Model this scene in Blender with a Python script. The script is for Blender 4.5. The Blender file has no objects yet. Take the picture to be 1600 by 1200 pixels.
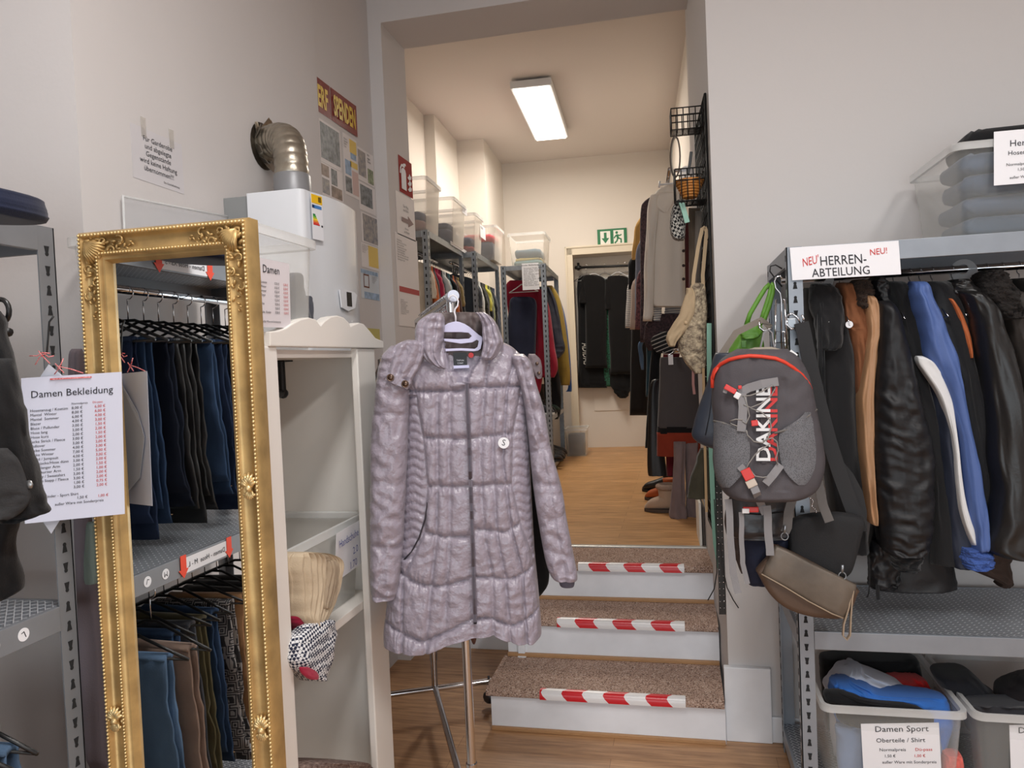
import bpy, bmesh, math, random
from math import sin, cos, pi, radians as R, sqrt, exp, atan2
from mathutils import Vector, Matrix, noise
V = Vector
SC = bpy.context.scene
COL = SC.collection
rnd = random.Random(7)

# ------------------------------------------------------------------ camera
FPX = 1170.0
YAW, PITCH, ROLL = R(12.6), R(-1.66), R(2.46)
CAM = V((0, 0, 1.5))
_f = V((-sin(YAW) * cos(PITCH), cos(YAW) * cos(PITCH), sin(PITCH)))
_r0 = V((cos(YAW), sin(YAW), 0))
_u0 = _r0.cross(_f)
_r = _r0 * cos(ROLL) - _u0 * sin(ROLL)
_u = _u0 * cos(ROLL) + _r0 * sin(ROLL)
cam = bpy.data.cameras.new('camera')
cam.sensor_width = 36
cam.lens = FPX / 1600 * 36
cam.clip_start = 0.05
camo = bpy.data.objects.new('camera', cam)
COL.objects.link(camo)
camo.matrix_world = Matrix(((_r.x, _u.x, -_f.x, CAM.x), (_r.y, _u.y, -_f.y, CAM.y), (_r.z, _u.z, -_f.z, CAM.z), (0, 0, 0, 1)))
SC.camera = camo

# ------------------------------------------------------------------ world, lights, exposure
wd = bpy.data.worlds.new('world')
SC.world = wd
wd.use_nodes = True
wd.node_tree.nodes['Background'].inputs[0].default_value = (0.80, 0.88, 1.0, 1)
wd.node_tree.nodes['Background'].inputs[1].default_value = 0.55
SC.view_settings.view_transform = 'Standard'
SC.view_settings.look = 'None'
SC.view_settings.gamma = 1
SC.view_settings.exposure = 0.22
SC.view_settings.use_curve_mapping = False


def area(name, loc, rot, sx, sy, power, col):
    l = bpy.data.lights.new(name, 'AREA')
    l.shape = 'RECTANGLE'
    l.size, l.size_y, l.energy, l.color = sx, sy, power, col
    o = bpy.data.objects.new(name, l)
    COL.objects.link(o)
    o.location = loc
    o.rotation_euler = rot
    return o


area('shop_window_daylight', (0.2, -3.2, 1.2), (R(90), 0, 0), 3.6, 1.9, 56, (0.86, 0.95, 1.0))
area('front_fill_light', (1.5, -0.1, 3.28), (0, 0, 0), 0.3, 1.2, 46, (1.0, 0.985, 0.97))  # added fill from an unseen ceiling panel, lifts left wall and floor
area('entrance_fill_light', (-0.15, 0.7, 3.28), (0, 0, 0), 0.3, 1.2, 31, (1.0, 0.985, 0.98))  # added fill, unseen source, reaches the column and clothes past the opening
BETA = R(2.9)   # the back room is turned a little against the front room
_bx = V((cos(BETA), sin(BETA), 0))
_by = V((-sin(BETA), cos(BETA), 0))


def B(x, y, z):
    return _bx * x + _by * y + V((0, 0, z))


area('back_ceiling_lamp_light', B(-0.72, 6.28, 3.52), (0, 0, BETA), 0.27, 1.25, 34, (1.0, 0.92, 0.82))


# ------------------------------------------------------------------ measuring helpers
def ray(px, py):
    return _f + _r * ((px - 800) / FPX) - _u * ((py - 600) / FPX)


def on(px, py, n, o):
    d = ray(px, py)
    return CAM + d * ((o - n.dot(CAM)) / n.dot(d))


EX, EY, EZ = V((1, 0, 0)), V((0, 1, 0)), V((0, 0, 1))
def PX(px, py, v): return on(px, py, EX, v)
def PY(px, py, v): return on(px, py, EY, v)
def PZ(px, py, v): return on(px, py, EZ, v)
def QX(px, py, v): return on(px, py, _bx, v)      # planes of the back room
def QY(px, py, v): return on(px, py, _by, v)
FH = V((-sin(YAW), cos(YAW), 0))
RH = V((cos(YAW), sin(YAW), 0))
def PF(px, py, d): return on(px, py, FH, d)        # upright plane square to the way into the shop


# ------------------------------------------------------------------ object helpers
def tag(o, label=None, cat=None, group=None, kind=None):
    if label: o['label'] = label
    if cat: o['category'] = cat
    if group: o['group'] = group
    if kind: o['kind'] = kind
    return o


def thing(name, label, cat, loc=(0, 0, 0), rotz=0.0, group=None):
    o = bpy.data.objects.new(name, None)
    o.empty_display_size = 0.05
    COL.objects.link(o)
    o.location = loc
    o.rotation_euler = (0, 0, rotz)
    return tag(o, label, cat, group)


def wm(o):
    m = o.matrix_basis.copy()
    return wm(o.parent) @ m if o.parent else m


def dup(root, loc, rotz, label=None, group=None, scale=None):
    r = root.copy()
    COL.objects.link(r)
    r.location = loc
    r.rotation_euler = (0, 0, rotz)
    if scale: r.scale = scale
    if label: r['label'] = label
    if group: r['group'] = group
    for ch in list(root.children):
        c = ch.copy()
        COL.objects.link(c)
        c.parent = r
        for g in ch.children:
            d = g.copy()
            COL.objects.link(d)
            d.parent = c
    return r


class MB:
    def __init__(s):
        s.v, s.f, s.m = [], [], []

    def add(s, vs, fs, mat=0):
        b = len(s.v)
        s.v += [V(x) for x in vs]
        for f in fs:
            s.f.append([b + i for i in f])
            s.m.append(mat)
        return s

    def box(s, lo, hi, mat=0, M=None):
        x0, y0, z0 = lo
        x1, y1, z1 = hi
        vs = [V((x, y, z)) for z in (z0, z1) for y in (y0, y1) for x in (x0, x1)]
        if M: vs = [M @ v for v in vs]
        return s.add(vs, [(0, 2, 3, 1), (4, 5, 7, 6), (0, 1, 5, 4), (2, 6, 7, 3), (0, 4, 6, 2), (1, 3, 7, 5)], mat)

    def hexa(s, a, b, mat=0):        # two quads (lists of 4 points) joined to a solid
        return s.add(list(a) + list(b), [(3, 2, 1, 0), (4, 5, 6, 7), (0, 1, 5, 4), (1, 2, 6, 5), (2, 3, 7, 6), (3, 0, 4, 7)], mat)

    def prism(s, poly, vec, mat=0):
        n = len(poly)
        vec = V(vec)
        vs = [V(p) for p in poly] + [V(p) + vec for p in poly]
        fs = [tuple(range(n))[::-1], tuple(range(n, 2 * n))] + [(i, (i + 1) % n, n + (i + 1) % n, n + i) for i in range(n)]
        return s.add(vs, fs, mat)

    def loft(s, rings, mat=0, cap=True, closed=False):
        n = len(rings[0])
        vs = [p for r in rings for p in r]
        fs = []
        k = len(rings)
        for i in range(k if closed else k - 1):
            a, b = i * n, ((i + 1) % k) * n
            for j in range(n):
                fs.append((a + j, a + (j + 1) % n, b + (j + 1) % n, b + j))
        if cap and not closed:
            fs.append(tuple(range(n))[::-1])
            fs.append(tuple(range((k - 1) * n, k * n)))
        return s.add(vs, fs, mat)

    def tube(s, pts, r, seg=8, mat=0, closed=False, flat=None):
        pts = [V(p) for p in pts]
        k = len(pts)
        rs = r if isinstance(r, (list, tuple)) else [r] * k
        rings = []
        up = None
        for i in range(k):
            if closed: t = pts[(i + 1) % k] - pts[i - 1]
            else: t = pts[min(i + 1, k - 1)] - pts[max(i - 1, 0)]
            if t.length < 1e-9: t = V((0, 0, 1))
            t.normalize()
            if up is None:
                up = V((0, 0, 1)) if abs(t.z) < .9 else V((1, 0, 0))
            a = (up - t * up.dot(t))
            if a.length < 1e-6: a = t.orthogonal()
            a.normalize()
            up = a
            b = t.cross(a)
            rings.append([pts[i] + a * (rs[i] * cos(2 * pi * j / seg)) + b * (rs[i] * sin(2 * pi * j / seg) * (flat or 1)) for j in range(seg)])
        return s.loft(rings, mat, True, closed)

    def strap(s, pts, wv, w, t=.002, mat=0):   # flat band; wv = direction of its width
        pts = [V(p) for p in pts]
        rings = []
        for i, p in enumerate(pts):
            tg = (pts[min(i + 1, len(pts) - 1)] - pts[max(i - 1, 0)]).normalized()
            wi = V(wv[i]) if isinstance(wv, list) else V(wv)
            wi = (wi - tg * wi.dot(tg)).normalized() * (w / 2)
            nn = wi.cross(tg).normalized() * (t / 2)
            rings.append([p + wi + nn, p - wi + nn, p - wi - nn, p + wi - nn])
        return s.loft(rings, mat)

    def ball(s, c, r, seg=10, mat=0, sc=(1, 1, 1), M=None):
        c = V(c)
        n = max(4, seg // 2)
        vs = [V((0, 0, 1))]
        for i in range(1, n):
            th = pi * i / n
            for j in range(seg):
                vs.append(V((sin(th) * cos(2 * pi * j / seg), sin(th) * sin(2 * pi * j / seg), cos(th))))
        vs.append(V((0, 0, -1)))
        out = []
        for p in vs:
            q = V((p.x * r * sc[0], p.y * r * sc[1], p.z * r * sc[2]))
            if M: q = M @ q
            out.append(c + q)
        fs = [(0, 1 + j, 1 + (j + 1) % seg) for j in range(seg)]
        for i in range(n - 2):
            a, b = 1 + i * seg, 1 + (i + 1) * seg
            fs += [(a + j, b + j, b + (j + 1) % seg, a + (j + 1) % seg) for j in range(seg)]
        a = 1 + (n - 2) * seg
        fs += [(a + j, len(vs) - 1, a + (j + 1) % seg) for j in range(seg)]
        return s.add(out, fs, mat)

    def disc(s, c, nrm, r, t=.001, seg=20, mat=0):
        c, nrm = V(c), V(nrm).normalized()
        a = nrm.orthogonal().normalized()
        b = nrm.cross(a)
        return s.prism([c + a * r * cos(2 * pi * i / seg) + b * r * sin(2 * pi * i / seg) for i in range(seg)], nrm * t, mat)

    def build(s, name, mats, parent=None, smooth=False, bevel=0.0, origin=None):
        if not isinstance(mats, (list, tuple)): mats = [mats]
        me = bpy.data.meshes.new(name)
        if parent is not None:
            inv = wm(parent).inverted()
            loc = V((0, 0, 0))
            vs = [inv @ v for v in s.v]
        else:
            if origin is None:
                n = len(s.v)
                loc = V((sum(v.x for v in s.v) / n, sum(v.y for v in s.v) / n, min(v.z for v in s.v)))
            else:
                loc = V(origin)
            vs = [v - loc for v in s.v]
        me.from_pydata([tuple(v) for v in vs], [], s.f)
        for m in mats: me.materials.append(m)
        me.polygons.foreach_set('material_index', s.m)
        bm = bmesh.new()
        bm.from_mesh(me)
        bmesh.ops.recalc_face_normals(bm, faces=bm.faces)
        if bevel:
            es = [e for e in bm.edges if len(e.link_faces) == 2 and e.calc_face_angle(0) > .5]
            bmesh.ops.bevel(bm, geom=es, offset=bevel, segments=2, affect='EDGES', profile=.6, clamp_overlap=True)
        bm.to_mesh(me)
        bm.free()
        if smooth:
            me.polygons.foreach_set('use_smooth', [True] * len(me.polygons))
            if smooth == 'auto':
                me.set_sharp_from_angle(angle=R(40))
        me.update()
        o = bpy.data.objects.new(name, me)
        COL.objects.link(o)
        if parent is not None: o.parent = parent
        else: o.location = loc
        return o


def struct(name, mb, m, parent=None, **k):
    o = mb.build(name, m, parent, **k)
    if parent is None: o['kind'] = 'structure'
    return o


# ------------------------------------------------------------------ materials
def lin(c):
    out = []
    for x in c[:3]:
        x = x / 255.0
        out.append(x / 12.92 if x <= .04045 else ((x + .055) / 1.055) ** 2.4)
    return (out[0], out[1], out[2], 1)


_MC = {}


def mat(name, col, rough=.7, metal=0.0, bump=None, var=None, spec=.5, sheen=0.0, coat=0.0, stretch=None, emit=0.0):
    if name in _MC: return _MC[name]
    m = bpy.data.materials.new(name)
    m.use_nodes = True
    nt = m.node_tree
    p = nt.nodes['Principled BSDF']
    p.inputs['Base Color'].default_value = lin(col)
    p.inputs['Roughness'].default_value = rough
    p.inputs['Metallic'].default_value = metal
    p.inputs['Specular IOR Level'].default_value = spec
    if sheen:
        p.inputs['Sheen Weight'].default_value = sheen
        p.inputs['Sheen Roughness'].default_value = .5
    if coat: p.inputs['Coat Weight'].default_value = coat
    if emit:
        p.inputs['Emission Color'].default_value = lin(col)
        p.inputs['Emission Strength'].default_value = emit
    tc = None
    if bump or var:
        tc = nt.nodes.new('ShaderNodeTexCoord').outputs['Object']
        if stretch:
            mp = nt.nodes.new('ShaderNodeMapping')
            mp.inputs['Scale'].default_value = stretch
            nt.links.new(tc, mp.inputs[0])
            tc = mp.outputs[0]
    if bump:
        n = nt.nodes.new('ShaderNodeTexNoise')
        n.inputs['Scale'].default_value = bump[0]
        n.inputs['Detail'].default_value = 4
        nt.links.new(tc, n.inputs['Vector'])
        b = nt.nodes.new('ShaderNodeBump')
        b.inputs['Strength'].default_value = bump[1]
        b.inputs['Distance'].default_value = bump[2] if len(bump) > 2 else .004
        nt.links.new(n.outputs['Fac'], b.inputs['Height'])
        nt.links.new(b.outputs[0], p.inputs['Normal'])
    if var:
        n = nt.nodes.new('ShaderNodeTexNoise')
        n.inputs['Scale'].default_value = var[0]
        n.inputs['Detail'].default_value = 5
        nt.links.new(tc, n.inputs['Vector'])
        r = nt.nodes.new('ShaderNodeValToRGB')
        r.color_ramp.elements[0].position = .32
        r.color_ramp.elements[1].position = .68
        c = lin(col)
        a = var[1]
        if len(var) > 2: r.color_ramp.elements[0].color = lin(var[2])
        else: r.color_ramp.elements[0].color = tuple(x * (1 - a) for x in c[:3]) + (1,)
        r.color_ramp.elements[1].color = tuple(min(1, x * (1 + a)) for x in c[:3]) + (1,)
        nt.links.new(n.outputs['Fac'], r.inputs[0])
        nt.links.new(r.outputs[0], p.inputs['Base Color'])
    _MC[name] = m
    return m


def nodes(m):
    nt = m.node_tree
    return nt, nt.nodes['Principled BSDF'], (lambda t, **k: _nn(nt, t, k))


def _nn(nt, t, k):
    n = nt.nodes.new(t)
    for a, b in k.items(): setattr(n, a, b)
    return n


def cloth(col, rough=.92, amp=.35, scale=420, name=None, var=.12, sheen=.15):
    nm = name or 'cloth_%02x%02x%02x' % tuple(int(x) for x in col)
    return mat(nm, col, rough, bump=(scale, amp, .002), var=(9, var), spec=.2, sheen=sheen)


def clear_plastic(name, tint=(235, 236, 232), fac=.07, rough=.25):
    if name in _MC: return _MC[name]
    m = bpy.data.materials.new(name)
    m.use_nodes = True
    nt = m.node_tree
    p = nt.nodes['Principled BSDF']
    p.inputs['Base Color'].default_value = lin(tint)
    p.inputs['Roughness'].default_value = rough
    tr = nt.nodes.new('ShaderNodeBsdfTransparent')
    mx = nt.nodes.new('ShaderNodeMixShader')
    fr = nt.nodes.new('ShaderNodeLayerWeight')
    fr.inputs['Blend'].default_value = .25
    mr = nt.nodes.new('ShaderNodeMapRange')
    mr.inputs['To Min'].default_value = fac
    mr.inputs['To Max'].default_value = min(1, fac + .45)
    nt.links.new(fr.outputs['Facing'], mr.inputs['Value'])
    nt.links.new(mr.outputs[0], mx.inputs['Fac'])
    nt.links.new(tr.outputs[0], mx.inputs[1])
    nt.links.new(p.outputs[0], mx.inputs[2])
    nt.links.new(mx.outputs[0], nt.nodes['Material Output'].inputs['Surface'])
    _MC[name] = m
    return m


M_PAPER = mat('paper', (232, 232, 236), .8)
M_INK = mat('ink', (35, 35, 42), .8)
M_RED = mat('red_ink', (200, 50, 45), .8)
M_PINKINK = mat('faded_red_ink', (196, 120, 124), .8)
M_CHROME = mat('chrome', (205, 205, 208), .13, 1.0)
M_STEEL = mat('galvanised_steel', (150, 155, 160), .38, .75, var=(30, .12))
M_GREYMET = mat('grey_painted_steel', (128, 131, 136), .45, .25, var=(12, .05))
M_BLACK = mat('black_plastic', (22, 22, 23), .45)
M_BLACKMET = mat('black_wire', (18, 18, 19), .5, .3)
M_WHITEP = mat('white_plastic', (225, 225, 226), .4)
M_DARKHOLE = mat('dark_slot', (26, 27, 29), .9)


# ------------------------------------------------------------------ lettering
_txt = None


def lettering(body, size, at, xd, yd, m, parent, name='lettering', align='LEFT', gap=1.0, sx=1.0, ay='TOP_BASELINE', shear=0, ext=0.0, bold=0.0):
    """Flat printed text whose lines run along xd and stand up along yd."""
    cu = bpy.data.curves.new('t', 'FONT')
    cu.body = body
    cu.size = size
    cu.align_x = align
    cu.align_y = ay
    cu.space_line = gap
    cu.shear = shear
    cu.extrude = ext
    cu.resolution_u = 2
    cu.offset = bold
    ob = bpy.data.objects.new('t', cu)
    COL.objects.link(ob)
    dg = bpy.context.evaluated_depsgraph_get()
    me = bpy.data.meshes.new_from_object(ob.evaluated_get(dg))
    bpy.data.objects.remove(ob)
    bpy.data.curves.remove(cu)
    xd, yd = V(xd).normalized(), V(yd).normalized()
    inv = wm(parent).inverted()
    at = V(at)
    for v in me.vertices:
        v.co = inv @ (at + xd * (v.co.x * sx) + yd * v.co.y + xd.cross(yd) * v.co.z)
    me.materials.clear()
    me.materials.append(m)
    me.update()
    o = bpy.data.objects.new(name, me)
    COL.objects.link(o)
    o.parent = parent
    return o


# ------------------------------------------------------------------ soft goods
def fold(u, v, seed, fx=3.0, fy=1.2):
    p = V((u * fx + seed * 7.3, v * fy + seed * 1.7, seed))
    q = p * 1.6 + V((5.2, 1.3, 9.1))
    return noise.noise(p) + .45 * noise.noise(p * 2.3) + .2 * noise.noise(p * 5.1) + .7 * (.55 - 1.6 * abs(noise.noise(q)))


def _cr(rows, t):
    n = len(rows)
    x = t * (n - 1)
    i = min(int(x), n - 2)
    f = x - i
    a, b, c, d = rows[max(i - 1, 0)], rows[i], rows[i + 1], rows[min(i + 2, n - 1)]
    out = []
    for p, q, r_, s_ in zip(a, b, c, d):
        m1 = (r_ - p) * .5
        m2 = (s_ - q) * .5
        f2, f3 = f * f, f * f * f
        out.append((2 * f3 - 3 * f2 + 1) * q + (f3 - 2 * f2 + f) * m1 + (-2 * f3 + 3 * f2) * r_ + (f3 - f2) * m2)
    return out


def shell(rows, plane, thick, nseg=28, nrow=36, amp=.006, fx=3, fy=3, seed=1.0, disp=None, power=.75, ends=(.08, .02), tprof=None, mb=None, mat=0, lean=0.0, ymod=None):
    """A solid soft body: rows are (y, x left, x right) edges measured on an upright plane, with a rounded depth of `thick`."""
    n, o = plane
    n = V(n)
    mb = mb or MB()
    rings = []
    for k in range(nrow + 1):
        v = k / nrow
        y, xa, xb = _cr(rows, v)
        if amp:
            ej = 240 * amp * 2.4 / max(1.5, abs(o)) * min(1, (xb - xa) / 30)
            xa += ej * fold(.1, v, seed + 11, 1, fy * 1.6)
            xb += ej * fold(.7, v, seed + 17, 1, fy * 1.6)
        ov = o + lean * v
        L, Rr = on(xa, y, n, ov), on(xb, y, n, ov)
        c, a = (L + Rr) / 2, (Rr - L) / 2
        e = 1.0
        if ends[0] and v < ends[0]: e = sqrt(max(.02, 1 - (1 - v / ends[0]) ** 2))
        if ends[1] and v > 1 - ends[1]: e = min(e, sqrt(max(.02, 1 - (1 - (1 - v) / ends[1]) ** 2)))
        t = thick * .5 * e * (tprof(v) if tprof else 1)
        ring = []
        for j in range(nseg):
            th = 2 * pi * j / nseg
            cu, su = cos(th), sin(th)
            uu = (abs(cu) ** power) * (1 if cu > 0 else -1)
            ss = (abs(su) ** power) * (1 if su > 0 else -1)
            d = 0.0
            if su < .2:
                w = min(1, (.2 - su) * 2.2)
                if amp: d += amp * fold(uu, v, seed, fx, fy) * w * e
                if disp: d += disp(uu, v, (xa + xb) / 2 + uu * (xb - xa) / 2, y) * w * e
            elif amp:
                d += amp * .5 * fold(uu + 9, v, seed, fx, fy)
            q = c + a * uu + n * (ss * t) - n * d
            if ymod: q.z -= ymod(uu, v) * ov / FPX
            ring.append(q)
        rings.append(ring)
    return mb.loft(rings, mat)


def garment_mb(length, half, thick, seed=1.0, flare=1.0, waist=1.0, sleeve=0.6, sl_r=.055, neck=.07, drop=.06, nseg=28, nrow=22, amp=.012, z0=-.12, sl_out=.03, collar=.0):
    """A garment as it hangs: x across the shoulders, y through it, z down from the rail. Returns body and two sleeves."""
    body = MB()
    rings = []
    for k in range(nrow + 1):
        t = k / nrow
        w = half * (1 + (flare - 1) * t) * (1 + (waist - 1) * exp(-((t - .45) / .2) ** 2))
        th = thick * (.25 + .75 * min(1, t * 4) ** .6)
        ring = []
        for j in range(nseg):
            a = 2 * pi * j / nseg
            u = (abs(cos(a)) ** .7) * (1 if cos(a) > 0 else -1)
            s_ = (abs(sin(a)) ** .8) * (1 if sin(a) > 0 else -1)
            top = z0 - drop * max(0, (abs(u) - neck / half)) ** 1.1 / 1.0 + (.02 if abs(u) < neck / half else 0)
            z = top + (-length - z0 - top + z0) * t if True else 0
            z = top * (1 - t) + (-length) * t
            fo = amp * (.3 + t) * fold(u * 1.5, t * .6, seed + (3 if s_ > 0 else 0), 3.5, 1.0)
            ring.append(V((u * w + amp * .6 * fold(t * 2, .3, seed + 5) * t, s_ * th + fo, z)))
        rings.append(ring)
    body.loft(rings)
    if collar:
        pts = []
        for j in range(15):
            a = pi * (j / 14) * 1.0 + pi
            pts.append(V((cos(a) * neck * .9, sin(a) * thick * .7 + .0, z0 + .005 + .02 * (1 - abs(cos(a))))))
        body.tube(pts, collar, 8, flat=.6)
    sl = []
    if sleeve:
        for sd in (-1, 1):
            m = MB()
            rings = []
            for k in range(15):
                t = k / 14
                cx = sd * (half * .9 + sl_out * t + .012 * sin(t * 3))
                z = z0 - drop * .9 + .012 - sleeve * t
                r_ = sl_r * (1 - .3 * t) * (.55 + .45 * min(1, t * 6))
                ring = []
                for j in range(12):
                    a = 2 * pi * j / 12
                    q = amp * .8 * fold(cos(a) * .6, t * 3.2, seed + sd, 1.5, 1.6)
                    ring.append(V((cx + (r_ + q) * cos(a) * .8, (r_ * 1.0 + q) * sin(a) - .012 * t, z - cos(a) * sd * .02 * (1 - t))))
                rings.append(ring)
            m.loft(rings)
            sl.append(m)
    return body, sl


def xf(mb, M):
    mb.v = [M @ v for v in mb.v]
    return mb


def hung(name, label, cat, at, rotz, m, group=None, sleeve_m=None, **k):
    """A garment on its hanger; `at` is where the hook sits on the rail."""
    t = thing(name, label, cat, at, rotz, group)
    body, sl = garment_mb(**k)
    M = wm(t)
    xf(body, M).build('body', m, t, smooth=True)
    for s_ in sl: xf(s_, M).build('sleeve', sleeve_m or m, t, smooth=True)
    return t


def hanger_mbs(half=.2, plastic=True):
    hook, bar = MB(), MB()
    pts = [V((0, .004 * 0, -.085)), V((0, 0, -.05)), V((.0, 0, -.03))]
    for i in range(9):
        a = -pi * .5 + pi * 1.35 * i / 8
        pts.append(V((cos(a) * .02, 0, .0 - .008 + .02 * sin(a) + .0)))
    hook.tube(pts, .0018, 6)
    r_ = .0045 if plastic else .002
    bar.tube([V((-half, 0, -.155)), V((-half * .5, 0, -.118)), V((-.02, 0, -.088)), V((.02, 0, -.088)), V((half * .5, 0, -.118)), V((half, 0, -.155))], r_, 6)
    bar.tube([V((-half, 0, -.155)), V((half, 0, -.165 + .01))], r_ * .8, 6)
    return hook, bar


_hang = {}


def hanger(label, at, rotz, m, group=None, half=.2, plastic=True, kind='clothes_hanger'):
    key = (m.name, half, plastic)
    if key in _hang:
        o = dup(_hang[key], at, rotz, label, group)
        if not group and 'group' in o: del o['group']
        return o
    t = thing(kind, label, 'clothes hanger', at, rotz, group)
    h, b = hanger_mbs(half, plastic)
    xf(h, wm(t)).build('hook', M_CHROME, t, smooth=True)
    xf(b, wm(t)).build('shoulder_bar', m, t, smooth=True)
    _hang[key] = t
    return t


def front(rows, plane, thick, x, y, extra=.002, power=.75, tprof=None, ends=(.08, .02), disp=None):
    """The point of a shell's front face that shows at photo position (x, y), lifted by `extra`."""
    lo, hi = 0.0, 1.0
    for _ in range(30):
        v = (lo + hi) / 2
        if _cr(rows, v)[0] < y: lo = v
        else: hi = v
    y_, xa, xb = _cr(rows, v)
    u = max(-.98, min(.98, (x - (xa + xb) / 2) / max(1, (xb - xa) / 2)))
    s_ = (max(0, 1 - abs(u) ** (2 / power))) ** (power / 2)
    e = 1.0
    if ends[0] and v < ends[0]: e = sqrt(max(.02, 1 - (1 - v / ends[0]) ** 2))
    if ends[1] and v > 1 - ends[1]: e = min(e, sqrt(max(.02, 1 - (1 - (1 - v) / ends[1]) ** 2)))
    t = thick * .5 * e * (tprof(v) if tprof else 1)
    d = disp(u, v, x, y) * e if disp else 0
    n, o = plane
    return on(x, y, V(n), o - s_ * t - d - extra)
# ================================================================== the setting
M_WALL = mat('white_wall_paint', (208, 203, 201), .9, bump=(60, .12, .003), var=(1.6, .02), spec=.2)
M_WALLW = mat('back_room_wall_paint', (226, 218, 208), .9, bump=(60, .1, .003), spec=.2)
M_CEIL = mat('ceiling_paint', (222, 214, 208), .95, bump=(40, .08, .003), spec=.1)
M_TRIM = mat('white_trim_paint', (234, 236, 240), .45, var=(14, .03))


def wood_floor(name, base, dark, rot=0.0):
    m = mat(name, base, .38)
    nt, p, N = nodes(m)
    tc = N('ShaderNodeTexCoord')
    mp = N('ShaderNodeMapping')
    mp.inputs['Rotation'].default_value = (0, 0, rot)
    nt.links.new(tc.outputs['Object'], mp.inputs[0])
    sep = N('ShaderNodeMapping')
    sep.inputs['Scale'].default_value = (2.2, 26, 1)
    nt.links.new(mp.outputs[0], sep.inputs[0])
    n1 = N('ShaderNodeTexNoise')
    n1.inputs['Scale'].default_value = 2.2
    n1.inputs['Detail'].default_value = 7
    n1.inputs['Roughness'].default_value = .65
    nt.links.new(sep.outputs[0], n1.inputs['Vector'])
    rp = N('ShaderNodeValToRGB')
    rp.color_ramp.elements[0].position = .3
    rp.color_ramp.elements[0].color = lin(dark)
    rp.color_ramp.elements[1].position = .6
    rp.color_ramp.elements[1].color = lin(base)
    nt.links.new(n1.outputs['Fac'], rp.inputs[0])
    br = N('ShaderNodeTexBrick')
    br.inputs['Scale'].default_value = 1.0
    br.inputs['Brick Width'].default_value = 1.2
    br.inputs['Row Height'].default_value = .095
    br.inputs['Mortar Size'].default_value = .0012
    br.inputs['Color1'].default_value = (1, 1, 1, 1)
    br.inputs['Color2'].default_value = (.86, .84, .82, 1)
    br.inputs['Mortar'].default_value = (.55, .5, .45, 1)
    nt.links.new(mp.outputs[0], br.inputs['Vector'])
    mx = N('ShaderNodeMix', data_type='RGBA', blend_type='MULTIPLY')
    mx.inputs[0].default_value = 1
    nt.links.new(rp.outputs[0], mx.inputs[6])
    nt.links.new(br.outputs['Color'], mx.inputs[7])
    nt.links.new(mx.outputs[2], p.inputs['Base Color'])
    return m


M_FLOOR = wood_floor('laminate_floor_front', (196, 152, 110), (150, 108, 72))
M_FLOORB = wood_floor('laminate_floor_back', (214, 166, 112), (160, 112, 66))
M_CARPET = mat('speckled_step_carpet', (150, 122, 108), .98, bump=(300, .8, .004), spec=.05)
nt, p, N = nodes(M_CARPET)
tc = N('ShaderNodeTexCoord')
vo = N('ShaderNodeTexVoronoi')
vo.inputs['Scale'].default_value = 260
nt.links.new(tc.outputs['Object'], vo.inputs['Vector'])
rp = N('ShaderNodeValToRGB')
rp.color_ramp.interpolation = 'CONSTANT'
rp.color_ramp.elements[0].color = lin((116, 92, 82))
e = rp.color_ramp.elements.new(.25); e.color = lin((170, 142, 126))
e = rp.color_ramp.elements.new(.55); e.color = lin((196, 170, 154))
rp.color_ramp.elements[-1].position = .85
rp.color_ramp.elements[-1].color = lin((218, 202, 190))
nt.links.new(vo.outputs['Color'], rp.inputs[0])
nt.links.new(rp.outputs[0], p.inputs['Base Color'])

UP = .531
# front floor
struct('floor', MB().box((-3, -3.4, -.08), (3.6, 3.80, 0)), M_FLOOR)
# upper floor (raised), its front edge under the threshold
mb = MB()
q = [V((-2.2, 3.842, UP - .05)), V((.13, 3.842, UP - .05)), B(1.6, 9.2, UP - .05), B(-2.4, 9.2, UP - .05)]
mb.hexa(q, [v + V((0, 0, .05)) for v in q])
struct('floor_back', mb, M_FLOORB)
mb = MB()
mb.box((-1.39, 3.78, 0), (-.80, 3.842, UP))
struct('wall_platform', mb, M_TRIM)
mb = MB()
mb.box((-1.39, 3.755, 0), (-.80, 3.78, .10)).box((-1.39, 3.765, .1), (-.8, 3.78, .115))
struct('baseboard_platform', mb, M_TRIM, bevel=.004)
struct('trim_1', MB().box((-.82, 3.815, UP - .012), (.105, 3.85, UP + .008)), mat('aluminium_edge', (205, 203, 196), .35, .6), bevel=.003)

# walls
mb = MB().box((-1.95, -3.3, 0), (-1.8, 1.62, 3.4)).box((-1.95, 1.62, 0), (-1.45, 2.96, 3.4)).box((-1.95, 2.96, 0), (-1.46, 3.57, 3.4))
struct('wall_left', mb, M_WALL)
struct('wall_column', MB().box((-1.95, 3.57, 0), (-1.39, 3.90, 3.4)), M_WALL)
struct('wall_over_opening', MB().box((-1.39, 3.57, 3.22), (.15, 3.90, 3.7)), M_WALL)
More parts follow.
